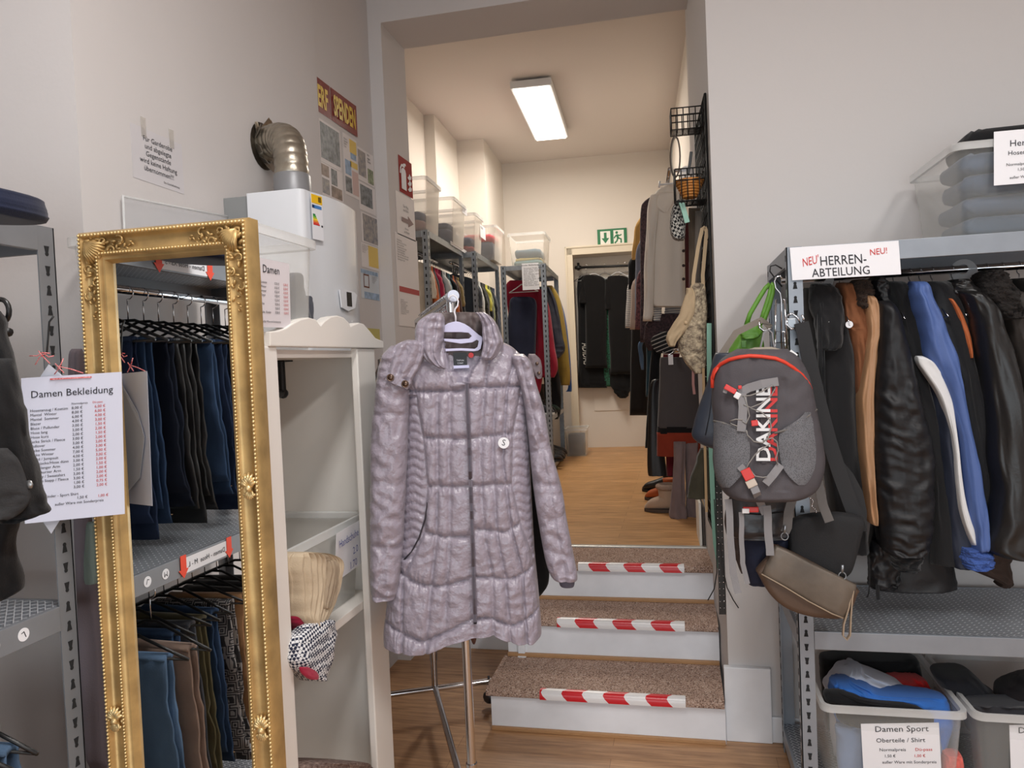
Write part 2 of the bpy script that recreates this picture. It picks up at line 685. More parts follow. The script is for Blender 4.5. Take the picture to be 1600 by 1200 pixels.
# right wall with its slightly turned reveal
a = [V((.147, 2.98, 0)), V((3.0, 2.98, 0)), V((3.0, 3.90, 0)), V((.100, 3.90, 0))]
mb = MB().hexa(a, [v + V((0, 0, 3.7)) for v in a])
struct('wall_right', mb, mat('right_wall_paint', (206, 202, 200), .9, bump=(60, .12, .003), spec=.2))
mb = MB().box((.128, 2.955, 0), (.30, 2.982, .29)).box((.147, 2.965, 0), (3.0, 2.982, .10))
struct('baseboard_right', mb, M_TRIM, bevel=.004)
struct('ceiling', MB().box((-2, -3.4, 3.4), (3.2, 3.57, 3.5)), M_CEIL)
struct('wall_side', MB().box((2.9, -3.3, 0), (3.05, 2.98, 3.4)), M_WALL)
mb = MB().box((-2, -3.42, 0), (-1.7, -3.3, 3.4)).box((2.1, -3.42, 0), (3.05, -3.3, 3.4)).box((-1.7, -3.42, 0), (2.1, -3.3, .2)).box((-1.7, -3.42, 2.9), (2.1, -3.3, 3.4))
struct('wall_rear', mb, M_WALL)

# back room shell (turned by BETA)
def bprism(x0, y0, x1, y1, z0, z1, mb):
    q = [B(x0, y0, z0), B(x1, y0, z0), B(x1, y1, z0), B(x0, y1, z0)]
    return mb.hexa(q, [v + V((0, 0, z1 - z0)) for v in q])


CZ = 3.62
mb = MB()
bprism(-2.0, 3.95, -1.72, 6.2, UP - .1, CZ, mb)
bprism(-2.0, 6.2, -1.63, 7.0, UP - .1, CZ, mb)
bprism(-2.0, 7.0, -1.37, 8.4, UP - .1, CZ, mb)
struct('wall_back_left', mb, M_WALLW)
mb = MB()
bprism(.385, 3.905, .6, 8.4, UP - .1, CZ, mb)
struct('wall_back_right', mb, M_WALLW)
# boxed-in duct at the corner of the passage
mb = MB()
bprism(.31, 3.91, .385, 4.15, UP, CZ, mb)
bprism(.345, 4.15, .385, 4.30, UP, CZ, mb)
struct('trim_duct', mb, M_WALL)
mb = MB()
bprism(-1.37, 7.95, -.66, 8.2, UP - .1, CZ, mb)
bprism(.30, 7.95, .39, 8.2, UP - .1, CZ, mb)
bprism(-.66, 7.95, .30, 8.2, 2.60, CZ, mb)
bprism(-1.37, 8.2, .39, 8.4, UP - .1, CZ, mb)
struct('wall_back', mb, M_WALLW)
mb = MB()
q = [B(-2.0, 3.89, CZ), B(.6, 3.89, CZ), B(.6, 8.4, CZ), B(-2.0, 8.4, CZ)]
mb.hexa(q, [v + V((0, 0, .08)) for v in q])
struct('ceiling_back', mb, M_CEIL)
# door frame round the niche
mb = MB()
for (x0, x1, z0, z1) in ((-.73, -.65, UP, 2.69), (-.73, .37, 2.60, 2.69), (.29, .37, UP, 2.69)):
    bprism(x0, 7.925, x1, 7.955, z0, z1, mb)
bprism(-.73, 7.915, -.71, 7.93, UP, 2.69, mb)
bprism(-.73, 7.915, .37, 7.93, 2.67, 2.69, mb)
struct('trim_door_frame', mb, mat('door_frame_paint', (224, 212, 190), .5), bevel=.004)
struct('trim_panel_line', bprism(-.50, 8.192, -.02, 8.203, .93, 1.2, MB()), M_WALLW, bevel=.002)

# steps ------------------------------------------------------------
M_RISER = mat('white_riser_paint', (234, 236, 241), .5, var=(7, .05), bump=(18, .08, .003))
M_WOODSTRIP = mat('wood_strip', (176, 134, 92), .5, var=(20, .15), stretch=(2, 30, 30))
SX0, SX1 = -.80, .127
STY = [2.93, 3.26, 3.525, 3.815]
for i in range(3):
    st = MB().box((SX0, STY[i], 0), (SX1, 3.815 if i < 2 else 3.815, (i + 1) * .177 - .03))
    if i:
        st = MB().box((SX0 + .002 * i, STY[i], i * .177 - .02), (SX1 - .001 * i, 3.815, (i + 1) * .177 - .03))
    o = struct(['stairs_lower_riser', 'stairs_middle_riser', 'stairs_upper_riser'][i], st, M_RISER)
    tr = MB()
    z = (i + 1) * .177
    y0, y1 = STY[i] - .022, (STY[i + 1] if i < 2 else 3.815)
    prof = [(y1, z - .03), (y0 + .012, z - .036), (y0 + .002, z - .03), (y0, z - .018), (y0 + .004, z - .006), (y0 + .014, z), (y1, z)]
    tr.prism([V((SX0 - .015, y, zz)) for y, zz in prof], (SX1 - SX0 + .012, 0, 0))
    struct(['trim_lower_step_carpet', 'trim_middle_step_carpet', 'trim_upper_step_carpet'][i], tr, M_CARPET, smooth='auto')
    y = STY[i] - (.012 if i == 0 else .016)
    zz = i * .177
    struct('trim_%d' % (i + 2), MB().box((SX0 + .0, y, zz), (SX1 - .002, STY[i] + .001, zz + .016)), M_WOODSTRIP, bevel=.003)

# warning tapes on the step noses
M_TAPE = mat('red_white_barrier_tape', (210, 30, 40), .3)
nt, p, N = nodes(M_TAPE)
tc = N('ShaderNodeTexCoord')
sp = N('ShaderNodeSeparateXYZ')
nt.links.new(tc.outputs['Object'], sp.inputs[0])
a_ = N('ShaderNodeMath', operation='MULTIPLY_ADD'); a_.inputs[1].default_value = .9
nt.links.new(sp.outputs['Z'], a_.inputs[0]); nt.links.new(sp.outputs['X'], a_.inputs[2])
s2 = N('ShaderNodeMath', operation='SUBTRACT'); nt.links.new(a_.outputs[0], s2.inputs[0]); nt.links.new(sp.outputs['Y'], s2.inputs[1])
d_ = N('ShaderNodeMath', operation='DIVIDE'); d_.inputs[1].default_value = .165
nt.links.new(s2.outputs[0], d_.inputs[0])
fr = N('ShaderNodeMath', operation='FRACT'); nt.links.new(d_.outputs[0], fr.inputs[0])
gt = N('ShaderNodeMath', operation='GREATER_THAN'); gt.inputs[1].default_value = .5
nt.links.new(fr.outputs[0], gt.inputs[0])
mx = N('ShaderNodeMix', data_type='RGBA')
mx.inputs[6].default_value = lin((206, 28, 40)); mx.inputs[7].default_value = lin((232, 230, 230))
nt.links.new(gt.outputs[0], mx.inputs[0]); nt.links.new(mx.outputs[2], p.inputs['Base Color'])
for i, (xa, xb) in enumerate(((843, 1071), (870, 1070), (903, 1069))):
    z = (i + 1) * .177
    y0 = STY[i] - .022
    x0, x1 = PY(xa, [1085, 975, 884][i], y0).x, PY(xb, [1090, 980, 886][i], y0).x
    prof = [(y0 + .03, z + .0015), (y0 + .012, z + .0015), (y0 + .002, z - .005), (y0 - .002, z - .018), (y0 - .001, z - .034)]
    prof2 = [(y0 + .03, z + .0003), (y0 + .013, z + .0003), (y0 + .003, z - .006), (y0 - .0005, z - .018), (y0 + .0005, z - .034)]
    poly = [V((x0, y, zz)) for y, zz in prof] + [V((x0, y, zz)) for y, zz in prof2[::-1]]
    o = MB().prism(poly, (x1 - x0, 0, 0)).build('warning_tape', M_TAPE, None, smooth='auto')
    tag(o, 'red and white striped warning tape on the nose of the %s carpeted step' % ['lowest', 'middle', 'top'][i], 'tape', 'warning tapes on the steps')
# white strip standing on the lowest tread
mb = MB()
b0 = PZ(805, 1046, .178)
mb.box((b0.x - .016, 3.245, .178), (b0.x + .014, 3.258, .33)).box((b0.x - .017, 3.235, .1775), (b0.x + .02, 3.258, .181))
struct('trim_strip', mb, M_TRIM)

# ceiling lamp in the back room
t = thing('ceiling_lamp', 'flat rectangular white LED panel glowing on the back room ceiling', 'lamp', B(-.72, 6.28, CZ))
t.rotation_euler = (0, 0, BETA)
mb = bprism(-.875, 5.60, -.565, 6.96, 3.545, 3.60, MB())
mb.build('frame', mat('lamp_frame', (225, 225, 225), .4), t, bevel=.004)
bprism(-.855, 5.62, -.585, 6.94, 3.535, 3.5455, MB()).build('diffuser', mat('lamp_diffuser', (255, 250, 240), .5, emit=6.0), t)
bprism(-.77, 6.0, -.67, 6.5, 3.60, CZ, MB()).build('ceiling_mount', M_WHITEP, t)
for (nm, lab, x, y) in (('ceiling_lamp', 'unseen LED fill panel added on the front ceiling on the right side', 1.5, -.1), ('ceiling_lamp', 'unseen LED fill panel added on the front ceiling above the coat', -.15, .7)):  # unseen glowing panels, added to go with the two front fill lights
    t = thing(nm, lab, 'lamp', (x, y, 3.4))
    MB().box((x - .17, y - .65, 3.31), (x + .17, y + .65, 3.37)).build('frame', mat('lamp_frame', (225, 225, 225), .4), t, bevel=.004)
    MB().box((x - .15, y - .62, 3.30), (x + .15, y + .62, 3.312)).build('diffuser', mat('fill_panel_diffuser', (255, 250, 240), .5, emit=3.0), t)
    MB().box((x - .05, y - .3, 3.37), (x + .05, y + .3, 3.4)).build('ceiling_mount', M_WHITEP, t)
# ================================================================== builders for racks, boxes and papers
M_CHECKER = mat('checker_plate', (168, 172, 178), .36, .55)
nt, p, N = nodes(M_CHECKER)
tc = N('ShaderNodeTexCoord')
mp = N('ShaderNodeMapping'); mp.inputs['Rotation'].default_value = (0, 0, R(45)); mp.inputs['Scale'].default_value = (1, 1, 1)
nt.links.new(tc.outputs['Object'], mp.inputs[0])
br = N('ShaderNodeTexBrick'); br.offset = .5
br.inputs['Scale'].default_value = 1
br.inputs['Brick Width'].default_value = .028; br.inputs['Row Height'].default_value = .014; br.inputs['Mortar Size'].default_value = .0022
br.inputs['Mortar Smooth'].default_value = .6
nt.links.new(mp.outputs[0], br.inputs['Vector'])
rp = N('ShaderNodeValToRGB'); rp.color_ramp.elements[0].color = lin((132, 138, 146)); rp.color_ramp.elements[1].color = lin((226, 230, 236))
nt.links.new(br.outputs['Fac'], rp.inputs[0]); nt.links.new(rp.outputs[0], p.inputs['Base Color'])
bp = N('ShaderNodeBump'); bp.inputs['Strength'].default_value = 1.0; bp.inputs['Distance'].default_value = .003
nt.links.new(br.outputs['Fac'], bp.inputs['Height'])
nt.links.new(bp.outputs[0], p.inputs['Normal'])


def keyhole(mb, c, ax, up, nrm, s=1.0, flip=1):
    """A dark keyhole slot in a rack post: a round head and a tapered foot."""
    c, ax, up, nrm = V(c), V(ax), V(up), V(nrm)
    pts = []
    for i in range(9):
        a = R(-40) + R(260) * i / 8
        pts.append(c + ax * (.0045 * s * cos(a)) + up * flip * (.007 * s + .0045 * s * sin(a)))
    pts += [c - ax * .0065 * s - up * flip * .010 * s, c + ax * .0065 * s - up * flip * .010 * s]
    mb.prism([q + nrm * .0002 for q in pts], nrm * .0008, 1)


def post(M, z0, z1, name, parent, m, w=.045, d=.035, wx=1, wy=1, side=True, pitch=.043, lead=.02):
    """Angle-section post; M places it with its outer corner at the origin, x along the front, y going back."""
    mb = MB()
    t = .003
    mb.box((0, 0, z0), (wx * w, wy * t, z1), 0, M) if wx > 0 else mb.box((-w, 0, z0), (0, wy * t, z1), 0, M)
    lo, hi = (0, t) if wx > 0 else (-t, 0)
    mb.box((lo, min(0, wy * d), z0), (hi, max(0, wy * d), z1), 0, M)
    R3 = M.to_3x3()
    k = 0
    z = z0 + lead
    while z < z1 - .015:
        fl = 1 if (k // 2) % 2 else -1
        keyhole(mb, M @ V((wx * w * .5, 0, z)), R3 @ EX, EZ, R3 @ V((0, -wy, 0)), 1, fl)
        if side:
            keyhole(mb, M @ V((0, wy * d * .55, z)), R3 @ EY, EZ, R3 @ V((-wx, 0, 0)), .9, fl)
        z += pitch
        k += 1
    return mb.build(name, [m, M_DARKHOLE], parent)


def rack(label, M, L, D, H, levels, m, group=None, beam=.055, name='shelving_unit', deck=None, side_beams=True, loc=None, zb=0.0, posts=True):
    """Slotted shelving: M puts the front left corner; x along the front, y to the back."""
    t = thing(name, label, 'shelving', M @ V((L / 2, D / 2, zb)), 0, group)
    for (x, y, wx, wy) in ((0, 0, 1, 1), (L, 0, -1, 1), (0, D, 1, -1), (L, D, -1, -1)):
        post(M @ Matrix.Translation((x, y, 0)), zb, zb + H, 'post', t, m, wx=wx, wy=wy)
    for z in levels:
        mb = MB()
        mb.box((.004, .004, z - .004), (L - .004, D - .004, z), 0, M)
        o = mb.build('shelf_board', deck or M_CHECKER, t)
        mb = MB()
        mb.box((.046, -.002, z - beam), (L - .046, .012, z + .0015), 0, M).box((.046, D - .012, z - beam), (L - .046, D + .002, z + .0015), 0, M)
        if side_beams:
            mb.box((-.001, .036, z - beam), (.010, D - .036, z + .001), 0, M).box((L - .010, .036, z - beam), (L + .001, D - .036, z + .001), 0, M)
        mb.build('shelf_beam', m, t, bevel=.0015)
    return t


def rrect(x0, y0, x1, y1, r, z, k=4):
    pts = []
    for (cx, cy, a0) in ((x1 - r, y1 - r, 0), (x0 + r, y1 - r, 90), (x0 + r, y0 + r, 180), (x1 - r, y0 + r, 270)):
        for i in range(k + 1):
            a = R(a0 + 90 * i / k)
            pts.append(V((cx + r * cos(a), cy + r * sin(a), z)))
    return pts


def plastic_box(label, M, w, d, h, taper=.02, m=None, group=None, name='storage_box', rim=.012, t=.002):
    """Clear storage box, open on top; M sits at the middle of its base."""
    m = m or clear_plastic('clear_box_plastic')
    o = thing(name, label, 'box', M @ V((0, 0, 0)), 0, group)
    b = taper
    X, Y = w / 2 - rim, d / 2 - rim
    rg = [rrect(-X + b, -Y + b, X - b, Y - b, .02, 0), rrect(-X + b * .5, -Y + b * .5, X - b * .5, Y - b * .5, .022, h * .5), rrect(-X, -Y, X, Y, .025, h - .02),
          rrect(-X, -Y, X, Y, .025, h - .018),
          rrect(-X + t, -Y + t, X - t, Y - t, .023, h - .019), rrect(-X + b + t, -Y + b + t, X - b - t, Y - b - t, .018, .003)]
    mb = MB().loft([[M @ q for q in r] for r in rg])
    mb.build('tub', m, o, smooth='auto')
    rg = [rrect(-X, -Y, X, Y, .025, h - .02), rrect(-X - rim, -Y - rim, X + rim, Y + rim, .03, h - .022), rrect(-X - rim, -Y - rim, X + rim, Y + rim, .03, h),
          rrect(-X - rim + t, -Y - rim + t, X + rim - t, Y + rim - t, .03, h + .001), rrect(-X + t, -Y + t, X - t, Y - t, .024, h - .002), rrect(-X + t, -Y + t, X - t, Y - t, .024, h - .019)]
    mb = MB().loft([[M @ q for q in r] for r in rg], closed=True)
    mb.build('rim', clear_plastic('clear_box_rim', (238, 239, 238), .34, .3), o, smooth='auto')
    return o


def sheet(name, label, cat, TL, TR, BL, m=None, group=None, lines=(), parent=None, t=.0007, curl=0.0, rects=()):
    """A flat sheet of paper with printed lines; (text, x, y, size, ink, align[, sx]) in fractions of the sheet."""
    TL, TR, BL = V(TL), V(TR), V(BL)
    a, b = TR - TL, TL - BL
    n = a.cross(b).normalized()
    mb = MB()
    if curl:
        K = 8
        ra, rb = [], []
        for i in range(K + 1):
            f = i / K
            c = n * curl * (f - .5) ** 2 * 4
            ra.append(TL + a * f + c); rb.append(BL + a * f + c)
        mb.prism(rb + ra[::-1], -n * t)
    else:
        mb.prism([BL, BL + a, TR, TL], -n * t)
    o = mb.build(name, m or M_PAPER, parent, origin=(BL + a / 2) if parent is None else None)
    if parent is None: tag(o, label, cat, group)
    for (x0, y0, x1, y1, mm, nm) in rects:
        q = [TL + a * x0 - b * y1, TL + a * x1 - b * y1, TL + a * x1 - b * y0, TL + a * x0 - b * y0]
        MB().prism([v + n * .0002 for v in q], n * .0006).build(nm, mm, o)
    for ln in lines:
        tx, fx, fy, sz, ink, al = ln[:6]
        lettering(tx, sz, TL + a * fx - b * fy + n * .0011, a, b, ink, o, align=al, sx=ln[6] if len(ln) > 6 else 1.0, gap=ln[7] if len(ln) > 7 else 1.0)
    return o


NX = V((-1, 0, 0))
# ================================================================== left wall: shelving, mirror, cabinet, water heater
ML = Matrix(((0, -1, 0, -1.32), (1, 0, 0, .30), (0, 0, 1, 0), (0, 0, 0, 1)))     # x runs along +Y, y goes back to -X
rk = rack('grey slotted metal shelving along the left wall with women trousers hung in it', ML, 1.09, .42, 1.835, (1.833, 1.015, .14), M_GREYMET, beam=.052)
for z in (1.755, .93):
    MB().tube([V((-1.54, .31, z)), V((-1.54, 1.38, z))], .0125, 12).build('hanging_rail', M_CHROME, rk, smooth=True)
# round sticker on the beam of the middle shelf
def sticker(label, c, nrm, up, r, ch, size, group=None, rot=0, ink=None):
    c, nrm, up = V(c), V(nrm), V(up)
    o = MB().disc(c, nrm, r, .0006, 24).build('round_sticker', M_PAPER, None, origin=c)
    tag(o, label, 'sticker', group)
    xd = up.cross(nrm)
    if rot:
        q = Matrix.Rotation(R(rot), 3, nrm)
        xd, up = q @ xd, q @ up
    lettering(ch, size, c + nrm * .0009, xd, up, ink or M_INK, o, align='CENTER', ay='CENTER')
    return o


for (y, ch, rt, ds) in ((1.250, 'L', 200, 'L sticker on the middle edge of the left shelving beside the post'), (1.182, 'M', 180, 'M sticker on the left shelving edge, seen in the mirror')):
    sticker('white round %s' % ds, (-1.3213 + .0035, y, .99), EX, EZ, .0135, ch, .02, None, rt)
M_ORANGE = mat('orange_red_tape', (232, 70, 38), .6)
for z, y0, y1, tx, wh in ((1.806, .935, 1.13, 'Damen - Hose XS - S', 'top'), (.99, .915, 1.10, 'Damen - Hose  M - L', 'middle')):
    o = sheet('shelf_label', 'white strip label between red arrows on the %s shelf edge, for women trousers' % wh, 'label', V((-1.317, y0, z + .021)), V((-1.317, y1, z + .021)), V((-1.317, y0, z - .021)), lines=[(tx, .5, .66, .0195, M_INK, 'CENTER')])
    for yy in (y0 - .012, y1 + .012):
        mb = MB().prism([V((-1.3165, yy + a, z + b)) for a, b in ((-.012, .03), (.012, .03), (.012, -.008), (.02, -.008), (0, -.032), (-.02, -.008), (-.012, -.008))], (.001, 0, 0))
        mb.build('red_arrow', M_ORANGE, o)

# trousers hung on the left shelving ------------------------------------
def denim(nm, col):
    return mat(nm, col, .95, bump=(500, .4, .002), var=(6, .35), spec=.15, stretch=(1, 1, .5))


D1 = denim('denim_indigo', (33, 44, 66)); D2 = denim('denim_navy', (25, 30, 42)); D3 = denim('denim_blue', (46, 64, 90)); D4 = denim('denim_washed', (82, 104, 130))
KB = mat('black_coated_trouser', (26, 25, 26), .55, bump=(80, .2, .003))
def trousers(name, label, at, rotz, m, group, length, half=.115, thick=.016, seed=1, flare=1.3, dark=None):
    t = thing(name, label, 'trousers', at, rotz, group)
    body = MB()
    z0 = -.155
    for sd in (-1, 1):                     # front and back leg hang either side of the hanger bar
        rings = []
        ln = length * (1 if sd < 0 else .93)
        for k in range(19):
            q = k / 18
            w = half * (1 + (flare - 1) * q) + .006 * fold(q * 3, .5, seed + sd)
            ring = []
            for j in range(20):
                a = 2 * pi * j / 20
                u = (abs(cos(a)) ** .6) * (1 if cos(a) > 0 else -1)
                s_ = (abs(sin(a)) ** .8) * (1 if sin(a) > 0 else -1)
                ring.append(V((u * w + .012 * q * fold(q, 1, seed), sd * (thick * .55 + .004) + s_ * thick * (.55 if q > .03 else .35) + .008 * fold(u, q * 2, seed + sd, 2.5, 2), z0 + .012 * (1 - abs(s_)) * (q < .02) - (ln + z0) * q)))
            rings.append(ring)
        body.loft(rings)
    # fold over the bar
    rings = []
    for k in range(9):
        a = pi * k / 8
        ring = []
        for u in (-1, -.5, 0, .5, 1):
            ring.append(V((u * half, -(thick * 1.05 + .004) * cos(a), z0 + .014 * sin(a))))
        ring += [V((p_.x, p_.y * .55, z0 - .004 + (p_.z - z0) * .4)) for p_ in ring[::-1]]
        rings.append(ring)
    body.loft(rings)
    M = wm(t)
    xf(body, M).build('cloth', m, t, smooth=True)
    hem = MB()
    w = half * flare
    hem.box((-w * .96, -thick * 1.35 - .004, -length + .022), (w * .96, -thick * 1.2, -length + .0235))
    xf(hem, M).build('hem_seam', mat('orange_thread', (120, 96, 70), .9), t)
    return t


PB = mat('black_hanger_plastic', (18, 18, 19), .35)
up_row = [(1.13, D1, 'dark indigo jeans'), (1.06, D3, 'mid blue jeans'), (.995, D2, 'navy jeans'), (.93, KB, 'black coated trousers'), (.865, KB, 'black leather look trousers'), (.795, D3, 'faded blue jeans'), (.725, D1, 'deep blue flared jeans'), (.655, D2, 'dark navy jeans'), (.59, D1, 'plain indigo jeans'), (.52, KB, 'black slim trousers'), (.45, D2, 'blackish jeans')]
ordn = ['first', 'second', 'third', 'fourth', 'fifth', 'sixth', 'seventh', 'eighth', 'ninth', 'tenth', 'eleventh', 'twelfth']
for i, (y, m, ds) in enumerate(up_row):
    trousers('jeans' if m is not KB else 'trousers', '%s over a hanger, %s from the mirror on the upper left rail' % (ds, ordn[i]), (-1.54, y, 1.755), R(6 * sin(i * 2.1)), m, 'women trousers on the upper left rail', .69 - .03 * (i % 3), half=.125, seed=i + 1.3, flare=1.25)
    hanger('black plastic hanger, %s from the mirror on the upper left rail' % ordn[i], (-1.54, y, 1.755), R(6 * sin(i * 2.1)), PB, 'black hangers on the upper left rail', half=.19)
PR = mat('geometric_print', (96, 92, 94), .9)
nt, p, N = nodes(PR)
tc = N('ShaderNodeTexCoord'); wv = N('ShaderNodeTexVoronoi'); wv.distance = 'CHEBYCHEV'; wv.inputs['Scale'].default_value = 26
nt.links.new(tc.outputs['Object'], wv.inputs['Vector'])
mm_ = N('ShaderNodeMath', operation='MULTIPLY'); mm_.inputs[1].default_value = 5.5; nt.links.new(wv.outputs['Distance'], mm_.inputs[0])
fr = N('ShaderNodeMath', operation='FRACT'); nt.links.new(mm_.outputs[0], fr.inputs[0])
rp = N('ShaderNodeValToRGB'); rp.color_ramp.interpolation = 'CONSTANT'
rp.color_ramp.elements[0].color = lin((38, 37, 40)); rp.color_ramp.elements[1].position = .55; rp.color_ramp.elements[1].color = lin((135, 130, 128))
nt.links.new(fr.outputs[0], rp.inputs[0]); nt.links.new(rp.outputs[0], p.inputs['Base Color'])
low_row = [(1.20, D4, 'washed blue jeans'), (1.12, cloth((134, 112, 100)), 'dusty brown trousers'), (1.04, D3, 'blue jeans'), (.975, cloth((58, 60, 66)), 'dark grey trousers'), (.91, cloth((78, 72, 50)), 'olive trousers'), (.845, D3, 'blue pocket jeans'), (.775, PR, 'grey patterned trousers'), (.71, cloth((150, 112, 78)), 'tan trousers'), (.645, KB, 'black trousers'), (.58, KB, 'black narrow trousers'), (.51, KB, 'black soft trousers')]
for i, (y, m, ds) in enumerate(low_row):
    trousers('jeans' if m in (D3, D4) else 'trousers', '%s over a hanger, %s from the mirror on the lower left rail' % (ds, ordn[i]), (-1.54 + (.10 if i == 0 else .12 if i == 1 else 0), y, .93), R(5 * sin(i * 1.7)), m, 'women trousers on the lower left rail', .66 - .02 * (i % 3), half=.13, seed=i + 20.3, flare=1.25)
    hanger('black plastic hanger, %s from the mirror on the lower left rail' % ordn[i], (-1.54 + (.10 if i == 0 else .12 if i == 1 else 0), y, .93), R(5 * sin(i * 1.7)), PB, 'black hangers on the lower left rail', half=.19)
# folded jumper on top of the left shelving
mb = shell([(297, -120, 8), (300, -125, 22), (318, -125, 32), (332, -125, 32), (340, -120, 26)], (EY, 1.10), .22, seed=3, amp=.006, ends=(.3, .2))
tag(mb.build('folded_jumper', cloth((24, 30, 52)), None, smooth=True), 'dark navy folded jumper lying on top of the left shelving', 'jumper')
# more folded things further along the top, seen in the mirror
for (y, c, nm, z) in ((.62, (40, 80, 160), 'bright blue', 0), (.42, (196, 150, 92), 'tan', 0)):
    mb = MB()
    rg = []
    for k in range(7):
        f = k / 6
        s_ = sqrt(max(.02, 1 - (2 * f - 1) ** 4))
        rg.append([q + V((.008 * fold(i * .1, f, c[0] * .1), 0, 0)) for i, q in enumerate(rrect(-1.70, y - .085 * s_, -1.335, y + .085 * s_, .03 * s_, 1.836 + .07 * f, 5))])
    tag(mb.loft(rg).build('folded_jumper', cloth(c), None, smooth=True), '%s folded jumper on the left shelving top, seen in the mirror' % nm, 'jumper')

# black blazer hung at the front of the left shelving
NJ = V((-sin(R(45.6)), cos(R(45.6)), 0))
OJ = 1.24
def PJ(x, y, d): return on(x, y, NJ, OJ + d)
BK = mat('black_suit_cloth', (24, 23, 24), .9, bump=(350, .3, .002), spec=.2, sheen=.1)
t = thing('blazer', 'black blazer hanging at the left edge, in front of the metal shelving', 'jacket', PJ(-10, 930, 0))
shell([(486, -60, 2), (505, -75, 12), (540, -85, 17), (600, -90, 31), (650, -90, 38), (720, -92, 38), (800, -92, 32), (850, -92, 26), (900, -92, 38), (916, -92, 34), (932, -90, 2)], (NJ, OJ), .10, seed=8, amp=.010, nseg=40, nrow=50, fy=5).build('body', BK, t, smooth=True)
shell([(560, -45, 20), (600, -38, 33), (640, -30, 41), (690, -25, 50), (740, -30, 62), (780, -30, 75), (797, -20, 78), (806, -10, 45), (812, -8, 30)], (NJ, OJ - .06), .085, seed=12, amp=.010, nseg=36, nrow=40, fy=5, ends=(.15, .04)).build('sleeve', BK, t, smooth=True)
shell([(700, -60, 12), (720, -50, 30), (760, -48, 44), (778, -48, 48), (800, -50, 34), (812, -52, 10)], (NJ, OJ - .11), .016, seed=5, amp=.004).build('pocket_flap', mat('black_flap_cloth', (38, 37, 38), .85, bump=(350, .3, .002)), t, smooth=True)
MB().ball(PJ(46, 757, -.115), .006, 8, 0, (1, .4, 1)).build('button', mat('steel_button', (150, 150, 150), .3, .8), t, smooth=True)
hg = thing('clothes_hanger', 'black plastic hanger loop above the black blazer at the left edge', 'clothes hanger', PJ(0, 490, 0))
c = PJ(2, 486, 0)
MB().tube([c + V((.013 * cos(a), 0, .016 * sin(a))) for a in [2 * pi * i / 16 for i in range(16)]], .0035, 8, closed=True).build('hook', PB, hg, smooth=True)
MB().tube([c + V((-.02, 0, -.012)), c + V((-.06, 0, .10)), c + V((-.1, .0, .27)), c + V((-.155, .02, .29)), c + V((-.185, .03, .275))], .003, 8).build('rail_hook', PB, hg, smooth=True)
MB().tube([c + V((-.17, 0, -.05)), c + V((-.05, 0, -.015)), c + V((.012, 0, -.03))], .006, 8).build('shoulder_bar', PB, hg, smooth=True)

# price lists tied to the shelving post -----------------------------------
items = ['Hosenanzug / Kostüm', 'Mantel  Winter', 'Mantel  Sommer', 'Blazer', 'Bluse / Pullunder', 'Hose lang', 'Hose kurz', 'Jacke Strick / Fleece', 'Pullover', 'Jacke Sommer', 'Jacke Winter', 'Kleid / Jumpsuit', 'Jeansjacke/Hose dünn', 'Shirt langer Arm', 'Shirt kurzer Arm', 'Hoody / Sweatshirt', 'Weste Stepp / Fleece', 'Weste', 'Rock']
p1 = ['8,00', '8,00', '6,00', '4,00', '3,00', '3,00', '2,00', '3,00', '3,00', '4,00', '7,00', '4,00', '3,00', '2,00', '1,50', '3,00', '3,00', '1,00', '3,00']
p2 = ['6,00', '6,00', '4,00', '3,00', '1,50', '2,00', '1,50', '2,00', '2,00', '3,00', '5,00', '3,00', '2,00', '1,50', '1,00', '2,00', '2,00', '0,75', '2,00']
_pr = PY(190, 585, 1.392)
_pl = PF(33, 590, 1.575)
PN = (_pr - _pl).cross(EZ).normalized() * -1
if PN.y < 0: PN = -PN
PO = PN.dot(_pr)
def PP(x, y, off=0.0): return on(x, y, PN, PO + off)
TL, TR = PP(33, 591), PP(190, 581)
BL = TL + (PP(195, 803) - TR)
ln = [('Damen Bekleidung', .5, .14, .0212, M_INK, 'CENTER'), ('Normalpreis', .49, .205, .0062, M_INK, 'LEFT'), ('Dü-pass', .70, .205, .0062, M_RED, 'LEFT')]
for i, it in enumerate(items):
    y = .237 + i * .0305
    ln += [(it, .08, y, .0082, M_INK, 'LEFT'), (p1[i] + ' €', .49, y, .0082, M_INK, 'LEFT'), (p2[i] + ' €', .72, y, .0082, M_RED, 'LEFT')]
ln += [('Kinder - Sport Shirt', .2, .835, .0082, M_INK, 'LEFT'), ('1,50 €', .52, .862, .0082, M_INK, 'LEFT'), ('1,00 €', .73, .862, .0082, M_RED, 'LEFT'), ('außer Ware mit Sonderpreis', .30, .895, .0082, M_INK, 'LEFT')]
def merge_lines(ln): return ln
pl_ = sheet('price_list', 'white price list headed Damen Bekleidung, foremost sheet hanging from the shelving post', 'price list', TL, TR, BL, mat('price_list_paper', (214, 216, 232), .75), lines=ln)
MB().strap([TL + (TR - TL) * .29 + V((0, -.002, -.006)), TL + (TR - TL) * .70 + V((0, -.002, -.007))], EZ, .003, .002).build('string_binding', mat('red_white_string', (216, 150, 150), .9, var=(300, .5, (200, 60, 60))), pl_)
M_PB = mat('price_list_back', (196, 198, 208), .8)
MB().prism([PP(62, 590, .012), PP(76, 569, .012), PP(98, 587, .012), PP(160, 650, .004), PP(182, 690, .004), PP(160, 760, .004), PP(98, 806, .012), PP(80, 834, .012), PP(62, 808, .012)], PN * .001).build('price_list', M_PB, None)
tag(bpy.data.objects['price_list.001'], 'tilted price sheet whose corners stick out above and below the foremost one', 'price list')
